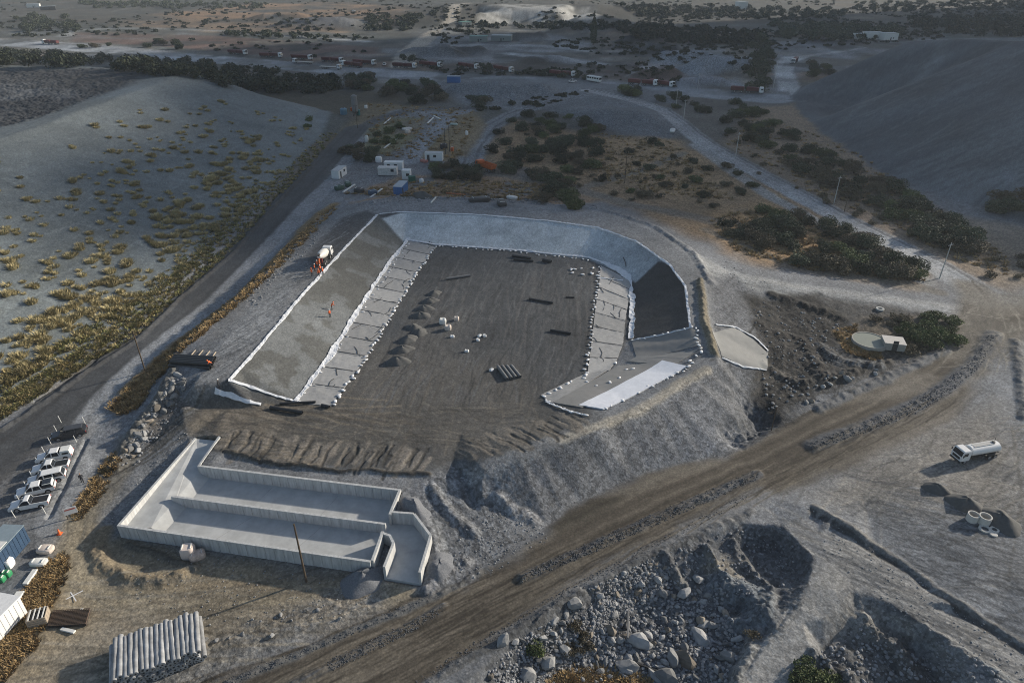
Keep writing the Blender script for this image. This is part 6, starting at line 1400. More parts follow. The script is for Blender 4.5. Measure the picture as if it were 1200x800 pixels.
# scrap by the cabins and timber on the dug plots
for k, (a, b, w, mt, lb) in enumerate([((402, 226), (416, 218), .5, M_DIRTYW, 'pale beam in the scrap left of the cabins'), ((430, 233), (448, 224), .5, M_DIRTYW, 'pale beam in the scrap below the round bush'), ((450, 174), (470, 160), .4, M_DIRTYW, 'long pale timber across the dug plot'), ((450, 146), (458, 139), .5, M_DIRTYW, 'pale slab at the left of the dug plot'), ((501, 145), (508, 138), .6, M_DIRTYW, 'pale slab at the right of the dug plot'), ((508, 136), (516, 140), .6, M_DIRTYW, 'pale slab by the corner of the yard road'), ((523, 227), (545, 229), .6, mat('rust_orange', (.35, .12, .05), .8), 'rusty orange beam behind the basin rim'), ((505, 238), (511, 232), .3, M_DIRTYW, 'pale stick right of the dark heap')]):
    plank(a, b, w, .3, lb, mt, None, 'beam', 'beam')
for k, (px, py, s, mt, lb) in enumerate([(444, 190, (2.2, 1.6, 1.8), M_WHITE, 'white box at the edge of the yard road'), (494, 214, (1.2, 1.2, 1.2), M_WHITE, 'small white box in the grass right of the blue container'), (547, 158, (1.2, 1.0, 1.4), M_WHITE, 'small white box in the grass by the track'), (532, 147, (3, 2, .8), mat('pale_green', (.3, .38, .34), .8), 'pale green sheet heap in the grass'), (398, 222, (3, 2, 1.2), mat('dull_green', (.04, .08, .06), .7), 'dark green bundle in the scrap left'), (408, 218, (2.5, 2, 1.3), mat('dull_green', (.04, .08, .06)), 'dark green bundle in the scrap right'), (421, 225, (3.0, 2.2, 1.2), M_STEEL, 'dark metal bundle in the scrap'), (437, 228, (2.5, 2.2, 1.3), M_DBLUE, 'blue black bundle under the round bush'), (588, 240, (4, 2.5, 1.2), M_STEEL, 'black bundle behind the basin rim'), (600, 233, (3.2, 1.5, .8), M_DIRTYW, 'white bundle behind the basin rim'), (520, 174, (2.6, 1.8, 1.6), M_DARKC, 'dark drilling engine by the masts'), (530, 177, (1.4, 1.2, 1.4), M_ORANGE, 'orange drum by the masts'), (497, 190, (3.0, 1.4, .9), mat('faded_pink', (.4, .16, .13), .8), 'faded red cart left of the small hut'), (477, 152, (4, 3, .7), M_CR, 'pale concrete slab pile on the dug plot'), (430, 166, (1.2, 1.2, 2.2), M_DIRTYW, 'grey cabinet by the yard road'), (478, 156, (2, 1.6, 1.2), M_PALLET, 'pinkish brick pile on the dug plot'), (562, 236, (6, 2.5, 1.2), M_STEEL, 'dark scrap heap under the rusty beam'), (788, 154, (5, 2, .8), M_DIRTYW, 'pale rubble heap at the bend of the service road')]):
    sack(px, py, s, mt, lb, 'bundle' if 'bundle' in lb else 'box' if 'box' in lb or 'cabinet' in lb else 'heap', None, 'covered_bundle' if 'bundle' in lb else 'storage_box', k)
# half-sunk tyre and small debris by the tank
x, y, z = G(1031, 363); tag(MB().ring((0, 0, 0), .8, .45, 0, .35, 20).build('tyre', mat('pale_tyre', (.4, .4, .38), .9), None, True, (x, y, z)), 'pale tyre ring lying by the track above the tank', 'tyre')

# ================================================================== PEOPLE
def person_mesh(name, bend=0.0, arm=0.3, stride=.12):
    me = bpy.data.meshes.new(name)
    hip = (0, 0, .95); b = bend
    ch = (.0 + .38 * math.sin(b), 0, .95 + .42 * math.cos(b)); nk = (.52 * math.sin(b), 0, .95 + .55 * math.cos(b)); hd_ = (.68 * math.sin(b) + .03, 0, .95 + .72 * math.cos(b)); tp = (.74 * math.sin(b) + .03, 0, .95 + .82 * math.cos(b))
    V_ = [(hip, .15, .12), (ch, .19, .13), (nk, .065, .065), (hd_, .095, .11), (tp, .08, .09)]; E = [(0, 1), (1, 2), (2, 3), (3, 4)]
    for s in (-1, 1):
        i = len(V_); sw = stride * s
        V_ += [((0, .1 * s, .9), .1, .1), ((sw * .6 + .03, .11 * s, .5), .068, .068), ((sw, .12 * s, .09), .05, .05), ((sw + .2, .13 * s, .045), .045, .035)]; E += [(0, i), (i, i + 1), (i + 1, i + 2), (i + 2, i + 3)]
        i = len(V_); sh = (ch[0] + .06 * math.sin(b), .2 * s, ch[2] + .06)
        V_ += [(sh, .06, .06), ((sh[0] + arm * .15 - .02, .27 * s, sh[2] - .28), .047, .047), ((sh[0] + arm * .75, .25 * s, sh[2] - .50), .036, .036), ((sh[0] + arm * .95, .24 * s, sh[2] - .60), .042, .025)]; E += [(1, i), (i, i + 1), (i + 1, i + 2), (i + 2, i + 3)]
    me.from_pydata([v[0] for v in V_], E, [])
    o = bpy.data.objects.new('tmp', me); col.objects.link(o)
    o.modifiers.new('s', 'SKIN'); sk = me.skin_vertices[0].data
    for k, v in enumerate(V_): sk[k].radius = (v[1], v[2])
    sk[0].use_root = True
    ss = o.modifiers.new('u', 'SUBSURF'); ss.levels = 1
    dg = bpy.context.evaluated_depsgraph_get(); out = bpy.data.meshes.new_from_object(o.evaluated_get(dg)); bpy.data.objects.remove(o)
    for m in (M_HIVIS, M_DARKC, M_SKIN): out.materials.append(m)
    for p in out.polygons:
        z = p.center.z; head = (Vector(p.center) - Vector(hd_)).length < .17
        p.material_index = 2 if head else (1 if z < .92 else 0); p.use_smooth = True
    return out, hd_
PM = {k: person_mesh(k, *a) for k, a in {'stand': (0.05, .12, .05), 'walk': (.08, .3, .28), 'bend': (.9, .5, .15)}.items()}
HELM = MB().lathe([(.14, 0), (.135, .06), (.09, .13), (.03, .155)], n=12).mesh('helmet', M_WHITE, True); HELMO = HELM.copy(); HELMO.materials[0] = M_HIVIS
def person(px, py, kind, rz, label, group=None, dark=False, helm=True):
    x, y, z = G(px, py); me, hp = PM[kind]
    t = thing('person', label, 'person', (x, y, z), rz, group)
    if dark:
        me = me.copy(); me.materials[0] = M_DARKC
    o = bpy.data.objects.new('body', me); col.objects.link(o); o.parent = t; o.location.z = -.01
    if helm:
        h = bpy.data.objects.new('helmet', HELM if hash(label) % 2 else HELMO); col.objects.link(h); h.parent = t; h.location = (hp[0], hp[1], hp[2] + .03)
person(97.5, 566, 'walk', 2.2, 'person in dark clothes walking behind the parked pickups', None, True, False)
for k, (px, py, kd, rz, lb) in enumerate([(372, 314, 'stand', 1.0, 'worker in orange standing right behind the mixer chute'), (376, 319, 'bend', 2.0, 'worker in orange bending at the rim below the mixer'), (369, 318, 'stand', .3, 'worker in orange left of the one bending at the rim'), (366, 323, 'walk', 4.0, 'worker in orange on the track, leftmost of the group behind the mixer'), (379, 322, 'stand', 3.0, 'worker in orange on the liner edge, rightmost of the group behind the mixer'), (374, 324, 'walk', 5.0, 'worker in orange nearest to camera in the group behind the mixer'), (387, 372, 'stand', 2.5, 'worker in orange alone on the left bank, lower one'), (389, 363, 'bend', 1.0, 'worker in orange alone on the left bank, upper one'), (249, 431, 'bend', 3.2, 'worker in orange bending at the end of the black pipe bundle'), (257, 455, 'stand', 0, 'person in dark clothes at the near left corner of the basin')]):
    person(px, py, kd, rz, lb, None, 'dark clothes' in lb)
# ================================================================== ROCKS
def rock_mesh(seed, sub=1, mt=None, flat=.75):
    bm = bmesh.new(); bmesh.ops.create_icosphere(bm, subdivisions=sub, radius=1.0); r = random.Random(seed)
    ax = [Vector((r.uniform(-1, 1), r.uniform(-1, 1), r.uniform(-1, 1))).normalized() for _ in range(13)]; cut = [r.uniform(.42, .85) for _ in ax]
    for v in bm.verts:
        for a, c in zip(ax, cut):
            d = v.co.dot(a)
            if d > c: v.co -= a * (d - c)
        v.co *= 1.2 + r.uniform(-.03, .03); v.co.z *= flat; v.co.y *= .8
    me = bpy.data.meshes.new('boulder'); bm.to_mesh(me); bm.free(); me.materials.append(mt or M_ROCK); return me
ROCKS = [rock_mesh(s, 2) for s in range(8)] + [rock_mesh(20 + s, 2, M_ROCKB) for s in range(2)]
rk = random.Random(99)
def in_poly(p, poly):
    c = False; n = len(poly)
    for i in range(n):
        a, b = poly[i], poly[(i + 1) % n]
        if (a[1] > p[1]) != (b[1] > p[1]) and p[0] < (b[0] - a[0]) * (p[1] - a[1]) / (b[1] - a[1]) + a[0]: c = not c
    return c
def scatter(poly, n, r, mind=0):
    """n sighted points inside a sighted outline, put on the ground"""
    xs = [p[0] for p in poly]; ys = [p[1] for p in poly]; out = []; tries = 0
    while len(out) < n and tries < n * 60:
        tries += 1; p = (r.uniform(min(xs), max(xs)), r.uniform(min(ys), max(ys)))
        if not in_poly(p, poly): continue
        g = G(*p)
        if mind and any((g[0] - q[0]) ** 2 + (g[1] - q[1]) ** 2 < mind * mind for q in out): continue
        out.append(g)
    return out
def boulder(g, s, label, group, el=None):
    if group: label = ('large ' if s > .6 else 'medium ' if s > .42 else 'small ') + label.replace('small ', '')
    o = bpy.data.objects.new('boulder', ROCKS[rk.randrange(len(ROCKS))]); col.objects.link(o)
    o.location = (g[0], g[1], h1(g[0], g[1]) + s * .25); o.rotation_euler = (rk.uniform(-.4, .4), rk.uniform(-.4, .4), rk.random() * 6.3)
    o.scale = (s * rk.uniform(.85, 1.5), s * rk.uniform(.8, 1.15), s * rk.uniform(.8, 1.15))
    if group and 'middle' in group: label += (', left part' if g[0] < 11 else ', right part' if g[0] > 17 else ', central part') + (' near the bottom edge' if g[1] < 49 else ' towards the road')
    return tag(o, label, 'boulder', group)
for px, py, s, lb in [(789, 771, 1.15, 'large flat pale boulder at the bottom of the rock pit'), (805, 776, 1.3, 'large rounded pale boulder at the bottom of the rock pit, left of the dark gap'), (821, 748, 1.2, 'tall rounded boulder standing in the rock pit'), (747, 752, 1.1, 'pale angular boulder in the middle of the rock pit'), (733, 781, 1.2, 'big wedge shaped boulder near the bottom edge'), (716, 740, .9, 'pale twin boulder by the fallen pole'), (780, 795, 1.3, 'wide pale boulder at the very bottom of the rock pit'), (662, 763, .9, 'leaning slab boulder among the brown weeds'), (645, 777, 1.0, 'pale flat boulder left of the brown weeds'), (619, 790, 1.0, 'round boulder near the bottom left of the rock pit'), (590, 752, .8, 'pair-topped boulder at the left end of the rock pit'), (673, 709, .9, 'upright block boulder below the haul road'), (818, 680, .9, 'greenish flat block boulder high in the rock pit'), (853, 770, .9, 'dark cube boulder right of the rounded pile'), (823, 733, .8, 'round boulder above the tall one')]:
    boulder(G(px, py), s, lb, None)
pitA = [(700, 700), (770, 655), (800, 690), (850, 700), (870, 760), (850, 800), (690, 805), (690, 740)]
pitB = [(570, 790), (610, 745), (680, 710), (720, 700), (700, 800), (580, 805)]
pitC = [(690, 690), (760, 655), (790, 665), (770, 700), (710, 720)]
for g in scatter(pitA, 105, rk, .8): boulder(g, rk.choice([.22, .3, .35, .45, .6]) * rk.uniform(.8, 1.25), 'grey boulder in the middle of the rock pit', 'boulders in the middle of the rock pit')
for g in scatter(pitC, 60, rk, .5): boulder(g, rk.uniform(.18, .36), 'pale small boulder on the upper bank of the rock pit below the road', 'boulders on the upper bank of the rock pit')
for g in scatter(pitB, 40, rk, .8): boulder(g, rk.uniform(.2, .5), 'grey boulder on the left slope of the rock pit', 'boulders on the left slope of the rock pit')
for g in scatter([(208, 440), (224, 448), (205, 470), (185, 490), (165, 525), (150, 545), (145, 530), (175, 485), (195, 455)], 30, rk, .6): boulder(g, rk.uniform(.3, .75), 'boulder on the rough bank below the black pipe bundle', 'boulders on the bank below the pipes')
for g in scatter([(190, 720), (420, 712), (430, 722), (330, 745), (260, 770)], 12, rk, 1): boulder(g, rk.uniform(.15, .35), 'small stone on the bank between yard and haul road', 'stones on the bank by the yard')
for g in scatter([(1000, 425), (1040, 432), (960, 470), (935, 480), (950, 455)], 10, rk, 1): boulder(g, rk.uniform(.3, .6), 'boulder on the rubble bank below the round tank', 'boulders below the round tank')
def stones(name, label, regions, seed, mt, kind='stuff'):
    r = random.Random(seed); base = []
    for s in range(5):
        bm = bmesh.new(); bmesh.ops.create_icosphere(bm, subdivisions=1, radius=1.0); rr = random.Random(s)
        for v in bm.verts: v.co *= rr.uniform(.7, 1.1); v.co.z *= .7
        bm.faces.ensure_lookup_table(); bm.verts.index_update()
        base.append((np.array([v.co[:] for v in bm.verts]), np.array([[v.index for v in f.verts] for f in bm.faces]))); bm.free()
    VS, FS, off = [], [], 0
    for poly, n, lo, hi in regions:
        for g in scatter(poly, n, r):
            v, f = base[r.randrange(5)]; s = lo + (hi - lo) * r.random() ** 1.9; a = r.random() * 6.3; ca, sa = math.cos(a), math.sin(a); e = r.uniform(.7, 1.3)
            w = np.stack([(v[:, 0] * ca * e - v[:, 1] * sa) * s + g[0], (v[:, 0] * sa * e + v[:, 1] * ca) * s + g[1], v[:, 2] * s + h1(g[0], g[1]) + s * .25], 1)
            VS.append(w); FS.append(f + off); off += len(v)
    V_, F_ = np.concatenate(VS), np.concatenate(FS)
    me = bpy.data.meshes.new(name); me.from_pydata(V_.tolist(), [], F_.tolist()); me.materials.append(mt)
    o = bpy.data.objects.new(name, me); col.objects.link(o); tag(o, label, 'stones', None, kind)
M_STONE = mat('stones', (.215, .22, .228), .92, var=.5, scale=1.5, bump=.3)
stones('rubble', 'loose grey rubble covering the rock pit', [(pitA, 2200, .06, .3), (pitC, 900, .06, .24), (pitB, 1300, .05, .26), ([(770, 650), (870, 620), (930, 640), (930, 690), (860, 700), (800, 690)], 350, .05, .25), ([(950, 770), (1010, 735), (1070, 760), (1120, 800), (940, 810)], 350, .05, .3), ([(1090, 750), (1150, 775), (1180, 800), (1110, 800)], 160, .05, .3)], 5, M_STONE)
stones('windrow_stones', 'dark gravel stones along the windrows of the haul road', [([(612, 682), (682, 653), (762, 618), (832, 587), (892, 559), (885, 550), (825, 576), (755, 606), (675, 642), (608, 673)], 1300, .04, .13), ([(952, 527), (1010, 508), (1072, 485), (1115, 460), (1152, 428), (1170, 392), (1158, 392), (1140, 420), (1105, 448), (1066, 471), (1008, 496), (950, 519)], 1400, .04, .15), ([(390, 785), (485, 740), (520, 716), (515, 708), (475, 730), (380, 775)], 700, .03, .1), ([(480, 815), (560, 760), (720, 668), (880, 583), (876, 577), (715, 660), (555, 752), (470, 808)], 1000, .03, .1), ([(270, 803), (410, 745), (520, 698), (516, 690), (405, 738), (262, 797)], 600, .03, .1)], 6, mat('dark_stones', (.085, .088, .094), .92, var=.5, scale=1.5, bump=.3))
stones('embankment_stones', 'loose stones strewn over banks and tracks of the site', [([(120, 610), (215, 505), (230, 515), (150, 615)], 200, .04, .16), ([(150, 640), (260, 650), (440, 685), (420, 720), (250, 740), (150, 700)], 350, .03, .13), ([(560, 600), (620, 600), (650, 630), (560, 680), (520, 660)], 350, .03, .16), ([(880, 350), (1000, 380), (960, 470), (900, 480)], 300, .08, .35), ([(400, 240), (560, 228), (700, 240), (700, 246), (560, 234), (430, 240)], 250, .1, .4), ([(840, 300), (900, 330), (900, 345), (840, 330)], 60, .05, .2), ([(200, 440), (235, 445), (160, 545), (135, 545)], 250, .05, .3), ([(940, 590), (1200, 760), (1200, 800), (1100, 760), (960, 640)], 400, .03, .14), ([(280, 350), (340, 295), (380, 262), (385, 268), (300, 360)], 160, .06, .3)], 7, M_STONE)
# fallen poles in the pit
plank((735, 752), (737, 700), .22, .22, 'grey fallen pole lying across the boulders', M_GPIPE, None, 'fallen_pole', 'pole'); plank((738, 775), (772, 788), .22, .22, 'black pipe lying among the boulders near the bottom edge', M_BLACK, None, 'fallen_pole', 'pole')

# ================================================================== TREES AND SHRUBS
def leaf_cloud(seed, R_, H_, n, leaf, lobes=11, base=.05):
    r = np.random.default_rng(seed)
    cen = np.stack([r.uniform(-.65, .65, lobes) * R_, r.uniform(-.65, .65, lobes) * R_, H_ * r.uniform(.22, .70, lobes)], 1); rad = R_ * r.uniform(.30, .60, lobes)
    k = r.integers(0, lobes, n); d = r.normal(size=(n, 3)); d /= np.linalg.norm(d, axis=1, keepdims=True)
    p = cen[k] + d * (rad[k] * r.uniform(.55, 1.05, n) ** .7)[:, None] * np.array((1, 1, .72))
    p = p[p[:, 2] > base]; n = len(p)
    a = r.normal(size=(n, 3)); a /= np.linalg.norm(a, axis=1, keepdims=True); b = np.cross(a, r.normal(size=(n, 3))); b /= np.linalg.norm(b, axis=1, keepdims=True)
    s = leaf * r.uniform(.6, 1.4, n)[:, None]
    V_ = np.stack([p - a * s, p + b * s * .55, p + a * s, p - b * s * .55], 1).reshape(-1, 3)
    F_ = np.arange(n * 4).reshape(n, 4)
    return V_, F_
def tree_proto(name, seed, R_, H_, n, leaf, mt, trunk=True):
    e = thing(name, 'x', 'tree')
    V_, F_ = leaf_cloud(seed, R_, H_, n, leaf)
    me = bpy.data.meshes.new('crown'); me.from_pydata(V_.tolist(), [], F_.tolist()); me.materials.append(mt)
    c = bpy.data.objects.new('crown', me); col.objects.link(c); c.parent = e
    r = random.Random(seed); mb = MB(); mb.tube([(0, 0, -.4), (.05, .02, H_ * .25), (.12, -.05, H_ * .5)], [.17, .13, .07], 6)
    for k in range(5):
        a = k * 1.26 + r.random(); mb.tube([(.05, 0, H_ * (.15 + .05 * k)), (R_ * .3 * math.cos(a), R_ * .3 * math.sin(a), H_ * .45), (R_ * .55 * math.cos(a), R_ * .55 * math.sin(a), H_ * .65)], [.09, .06, .025], 5)
    mb.build('trunk', M_BARK, e, True)
    return e
PROTO = [tree_proto('thorn_tree', 1 + k, 2.9, 2.9 + .25 * k, 2600, .20, [M_LEAF, M_LEAF, M_LEAFG, M_LEAFB][k % 4]) for k in range(5)]
GREENP = [tree_proto('green_shrub', 31 + k, 1.7, 2.0, 1300, .15, M_LEAFG) for k in range(2)]
GREYP = [tree_proto('dry_shrub', 41 + k, 1.5, 1.5, 700, .14, M_LEAFB) for k in range(2)]
tr = random.Random(21)
def ordinal(k): return ORD[k - 1] if k <= 14 else str(k) + ('th' if 10 < k % 100 < 14 else {1: 'st', 2: 'nd', 3: 'rd'}.get(k % 10, 'th'))
def wood(poly, n, label, group, s0=.8, s1=1.3, protos=None, mind=2.5, name=None):
    spots = sorted(scatter(poly, n, tr, mind), key=lambda g: g[0] / (g[1] + 38))
    for q, g in enumerate(spots):
        lab = label if len(spots) == 1 else label + ', ' + ordinal(q + 1) + ' from left'
        p = (protos or PROTO)[tr.randrange(len(protos or PROTO))]; s = tr.uniform(s0, s1) * .86
        o = copy_tree(p, (g[0], g[1], h1(g[0], g[1]) - .05), tr.random() * 6.3, (s * tr.uniform(.9, 1.25), s * tr.uniform(.9, 1.25), s * tr.uniform(.75, 1.05)), lab, group)
        o['category'] = 'shrub' if 'shrub' in label else 'tree'
wood([(588, 142), (640, 128), (700, 150), (716, 168), (695, 205), (640, 214), (592, 204), (574, 182)], 52, 'dark thorn tree in the thicket right of the curved track', 'trees in the thicket behind the basin')
wood([(640, 214), (668, 212), (690, 228), (690, 250), (660, 247), (636, 238)], 9, 'dark dense tree in the clump just behind the back rim', 'trees just behind the back rim', 1.0, 1.4)
wood([(845, 264), (880, 246), (960, 256), (1000, 276), (1078, 312), (1070, 332), (1000, 322), (930, 308), (870, 288)], 48, 'dark green tree in the thicket between the two service roads', 'trees between the service roads', .8, 1.25)
wood([(405, 93), (448, 88), (446, 104), (410, 111)], 9, 'dark tree in the clump left of the highway junction', 'trees left of the junction', 1.2, 1.7, None, 4)
wood([(440, 104), (500, 95), (521, 116), (500, 125), (450, 117)], 16, 'dark tree in the large clump below the highway junction', 'trees below the junction', 1.2, 1.7, None, 4)
wood([(545, 116), (575, 118), (578, 128), (545, 128)], 5, 'dark shrub beside the curved track above the yards', 'shrubs above the yards', .9, 1.3); wood([(722, 102), (746, 103), (744, 113), (724, 113)], 4, 'round dark tree beside the highway', 'round trees beside the highway', 1.2, 1.6)
wood([(508, 194), (560, 196), (568, 210), (540, 216), (508, 208)], 14, 'dark shrub right of the site cabins', 'shrubs right of the cabins', .7, 1.0); wood([(405, 172), (440, 172), (444, 188), (408, 190)], 7, 'dark shrub in the loop of the yard road', 'shrubs in the yard loop', .8, 1.1)
wood([(428, 150), (470, 148), (472, 170), (436, 175)], 10, 'pale green shrub in the loop of the yard road', 'green shrubs in the yard loop', .9, 1.4, GREENP, 2)
wood([(815, 118), (880, 120), (900, 140), (990, 190), (1060, 230), (1130, 268), (1142, 300), (1095, 292), (1020, 245), (940, 205), (870, 165), (820, 140)], 78, 'dark thorn tree in the belt at the foot of the right heap', 'trees at the foot of the right heap', .9, 1.4, None, 3)
wood([(945, 75), (965, 72), (975, 95), (960, 104)], 6, 'dark tree at the far corner of the right heap', 'trees at the far corner of the heap', 1.2, 1.7, None, 4)
wood([(700, 160), (800, 170), (890, 215), (860, 250), (740, 235), (680, 200)], 24, 'small dark shrub scattered over the dry field', 'shrubs in the dry field', .5, .95, None, 5)
wood([(1060, 378), (1110, 372), (1126, 390), (1115, 408), (1070, 404), (1050, 392)], 16, 'bright green shrub in the clump right of the pump shed', 'shrubs right of the pump shed', .9, 1.4, GREENP, 1.6)
wood([(1020, 372), (1060, 372), (1060, 385), (1030, 382)], 5, 'dry brown shrub above the pump shed', 'dry shrubs above the pump shed', .8, 1.2, GREYP, 1.6); wood([(1060, 405), (1085, 408), (1060, 418)], 3, 'dry brown shrub below the pump shed', 'dry shrubs below the pump shed', .8, 1.2, GREYP, 1.6)
wood([(1140, 300), (1200, 290), (1200, 330), (1160, 330)], 6, 'dry shrub beside the road at the right edge', 'dry shrubs at the right edge', .8, 1.2, GREYP, 3); wood([(1160, 235), (1200, 232), (1200, 250), (1165, 250)], 6, 'dark tree at the foot of the heap by the right edge', 'trees at the right edge', .9, 1.3, None, 3)
wood([(560, 186), (700, 205), (700, 215), (600, 205)], 10, 'dry brown shrub along the track behind the basin', 'dry shrubs along the rear track', .6, 1.0, GREYP, 3)
wood([(930, 790), (968, 788), (975, 812), (930, 812)], 4, 'bright green shrub at the bottom edge by the ramp', 'shrubs at the bottom edge', .9, 1.1, GREENP, 1.2)
wood([(615, 745), (630, 745), (632, 765), (618, 765)], 1, 'single green shrub among boulders left of the brown weeds', None, .8, .9, GREENP); wood([(360, 140), (368, 140), (368, 152), (360, 152)], 2, 'green shrub on the shoulder of the left dump', 'shrubs on the dump shoulder', .9, 1.2, GREENP, 1)
wood([(665, 735), (690, 735), (690, 775), (668, 775)], 6, 'dry brown shrub among the boulders of the pit', 'dry shrubs in the rock pit', .5, .8, GREYP, .8); wood([(876, 735), (886, 733), (886, 745), (878, 745)], 1, 'lone orange brown shrub at the right side of the rock pit', None, .6, .7, GREYP)
wood([(80, 52), (160, 52), (210, 60), (160, 62), (90, 60)], 4, 'small dark tree on the near verge of the far highway', 'trees on the highway verge', .9, 1.3, None, 4); wood([(185, 50), (215, 53), (212, 58), (186, 56)], 4, 'dark tree in the small clump above the highway', 'trees above the highway', 1.3, 1.8, None, 4)
wood([(760, 110), (800, 118), (830, 128), (800, 130), (770, 120)], 5, 'dark shrub on the verge of the highway bend', 'shrubs at the highway bend', .8, 1.2)
# cypress on the plain
def cypress():
    x, y, z = G(695, 53); t = thing('cypress_tree', 'tall narrow dark cypress standing up from the far scrap yard', 'tree', (x, y, z))
    r = np.random.default_rng(4); n = 2200; tt = r.random(n) ** .8; rad = 2.6 * np.sin(np.clip(tt * 1.05 + .12, 0, 1) * math.pi) ** .7; a = r.random(n) * 6.28; q = rad * r.uniform(.5, 1.05, n)
    p = np.stack([q * np.cos(a), q * np.sin(a), 1.2 + tt * 22], 1); d = r.normal(size=(n, 3)); d[:, 2] += 1.2; d /= np.linalg.norm(d, axis=1, keepdims=True); b = np.cross(d, r.normal(size=(n, 3))); b /= np.linalg.norm(b, axis=1, keepdims=True)
    V_ = np.stack([p - d * .5, p + b * .28, p + d * .5, p - b * .28], 1).reshape(-1, 3)
    me = bpy.data.meshes.new('crown'); me.from_pydata(V_.tolist(), [], np.arange(n * 4).reshape(n, 4).tolist()); me.materials.append(M_LEAF); c = bpy.data.objects.new('crown', me); col.objects.link(c); c.parent = t
    MB().cyl((0, 0, -.5), (0, 0, 20), .35, .08, 8).build('trunk', M_BARK, t)
cypress()
# far scrub that reads as one mass
def far_scrub():
    r = np.random.default_rng(8); rp = random.Random(12); VS, FS, off = [], [], 0
    protoV = [leaf_cloud(60 + k, 3.0, 3.2, 70, .95, 5, .1) for k in range(4)]
    spots = []
    for poly, n in [([(0, 0), (1200, 0), (1200, 40), (900, 60), (690, 60), (500, 35), (0, 45)], 2200), ([(900, 2), (1200, 2), (1200, 46), (1050, 44), (900, 46)], 800), ([(690, 2), (900, 10), (890, 50), (800, 52), (720, 30)], 500), ([(560, 28), (720, 28), (720, 36), (560, 36)], 60), ([(590, 60), (700, 74), (690, 80), (600, 70)], 50), ([(0, 28), (100, 24), (90, 40), (0, 44)], 60), ([(400, 4), (540, 4), (500, 34), (420, 38)], 60), ([(1080, 30), (1200, 25), (1200, 60), (1110, 44)], 90), ([(690, 60), (880, 60), (900, 110), (800, 105), (700, 90)], 190), ([(480, 70), (700, 75), (690, 90), (520, 88)], 110), ([(200, 36), (440, 45), (440, 70), (250, 64)], 50), ([(800, 110), (900, 115), (930, 140), (850, 150)], 60), ([(560, 130), (640, 112), (700, 105), (640, 125)], 25), ([(500, 34), (690, 36), (690, 60), (600, 58), (520, 60)], 120)]:
        for g in scatter(poly, n, rp):
            if vnoise(np.array(g[0] / 55), np.array(g[1] / 80), 3) < .42: continue
            spots.append(g)
    for g in spots:
        v, f = protoV[rp.randrange(4)]; s = rp.uniform(.3, 1.0); a = rp.random() * 6.3; ca, sa = math.cos(a), math.sin(a)
        VS.append(np.stack([(v[:, 0] * ca - v[:, 1] * sa) * s + g[0], (v[:, 0] * sa + v[:, 1] * ca) * s + g[1], v[:, 2] * s * .85 + g[2] - .3], 1)); FS.append(f + off); off += len(v)
    me = bpy.data.meshes.new('far_scrub'); V_ = np.concatenate(VS); F_ = np.concatenate(FS); me.from_pydata(V_.tolist(), [], F_.tolist()); me.materials.append(M_LEAF)
    o = bpy.data.objects.new('far_scrub', me); col.objects.link(o); tag(o, 'dark scrub covering the far plain', 'scrub', None, 'stuff')
far_scrub()
def tree_belt(name, label, poly, n, s0, s1, seed, mind=2.5, nl=420, leaf=.42):
    rp = random.Random(seed); VS, FS, off = [], [], 0; pro = [leaf_cloud(160 + k, 3.0, 3.6, nl, leaf, 9, .05) for k in range(5)]
    for g in scatter(poly, n, rp, mind):
        v, f = pro[rp.randrange(5)]; s = rp.uniform(s0, s1); a = rp.random() * 6.3; ca, sa = math.cos(a), math.sin(a); e = rp.uniform(.75, 1.15)
        VS.append(np.stack([(v[:, 0] * ca - v[:, 1] * sa) * s + g[0], (v[:, 0] * sa + v[:, 1] * ca) * s + g[1], v[:, 2] * s * e + h1(g[0], g[1]) - .2], 1)); FS.append(f + off); off += len(v)
    me = bpy.data.meshes.new(name); me.from_pydata(np.concatenate(VS).tolist(), [], np.concatenate(FS).tolist()); me.materials.append(M_LEAF)
    o = bpy.data.objects.new(name, me); col.objects.link(o); tag(o, label, 'trees', None, 'stuff')
tree_belt('tree_belt', 'dark belt of trees behind the crest of the left dump', [(-20, 60), (100, 69), (220, 76), (330, 90), (400, 99), (402, 110), (300, 109), (230, 92), (100, 80), (-20, 78)], 130, 1.0, 2.0, 61)
tree_belt('tree_belt', 'dark column of trees left of the winding track', [(880, 48), (898, 46), (908, 80), (904, 108), (886, 108)], 26, 1.0, 1.9, 62)
tree_belt('tree_belt', 'dark grove on the far left of the plain', [(15, 20), (88, 23), (92, 38), (30, 41)], 34, 1.0, 2.0, 63)
tree_belt('tree_belt', 'dark scrub belt along the far side of the highway', [(470, 68), (520, 72), (620, 82), (690, 88), (690, 94), (620, 88), (520, 80), (480, 76)], 40, .5, 1.0, 64)

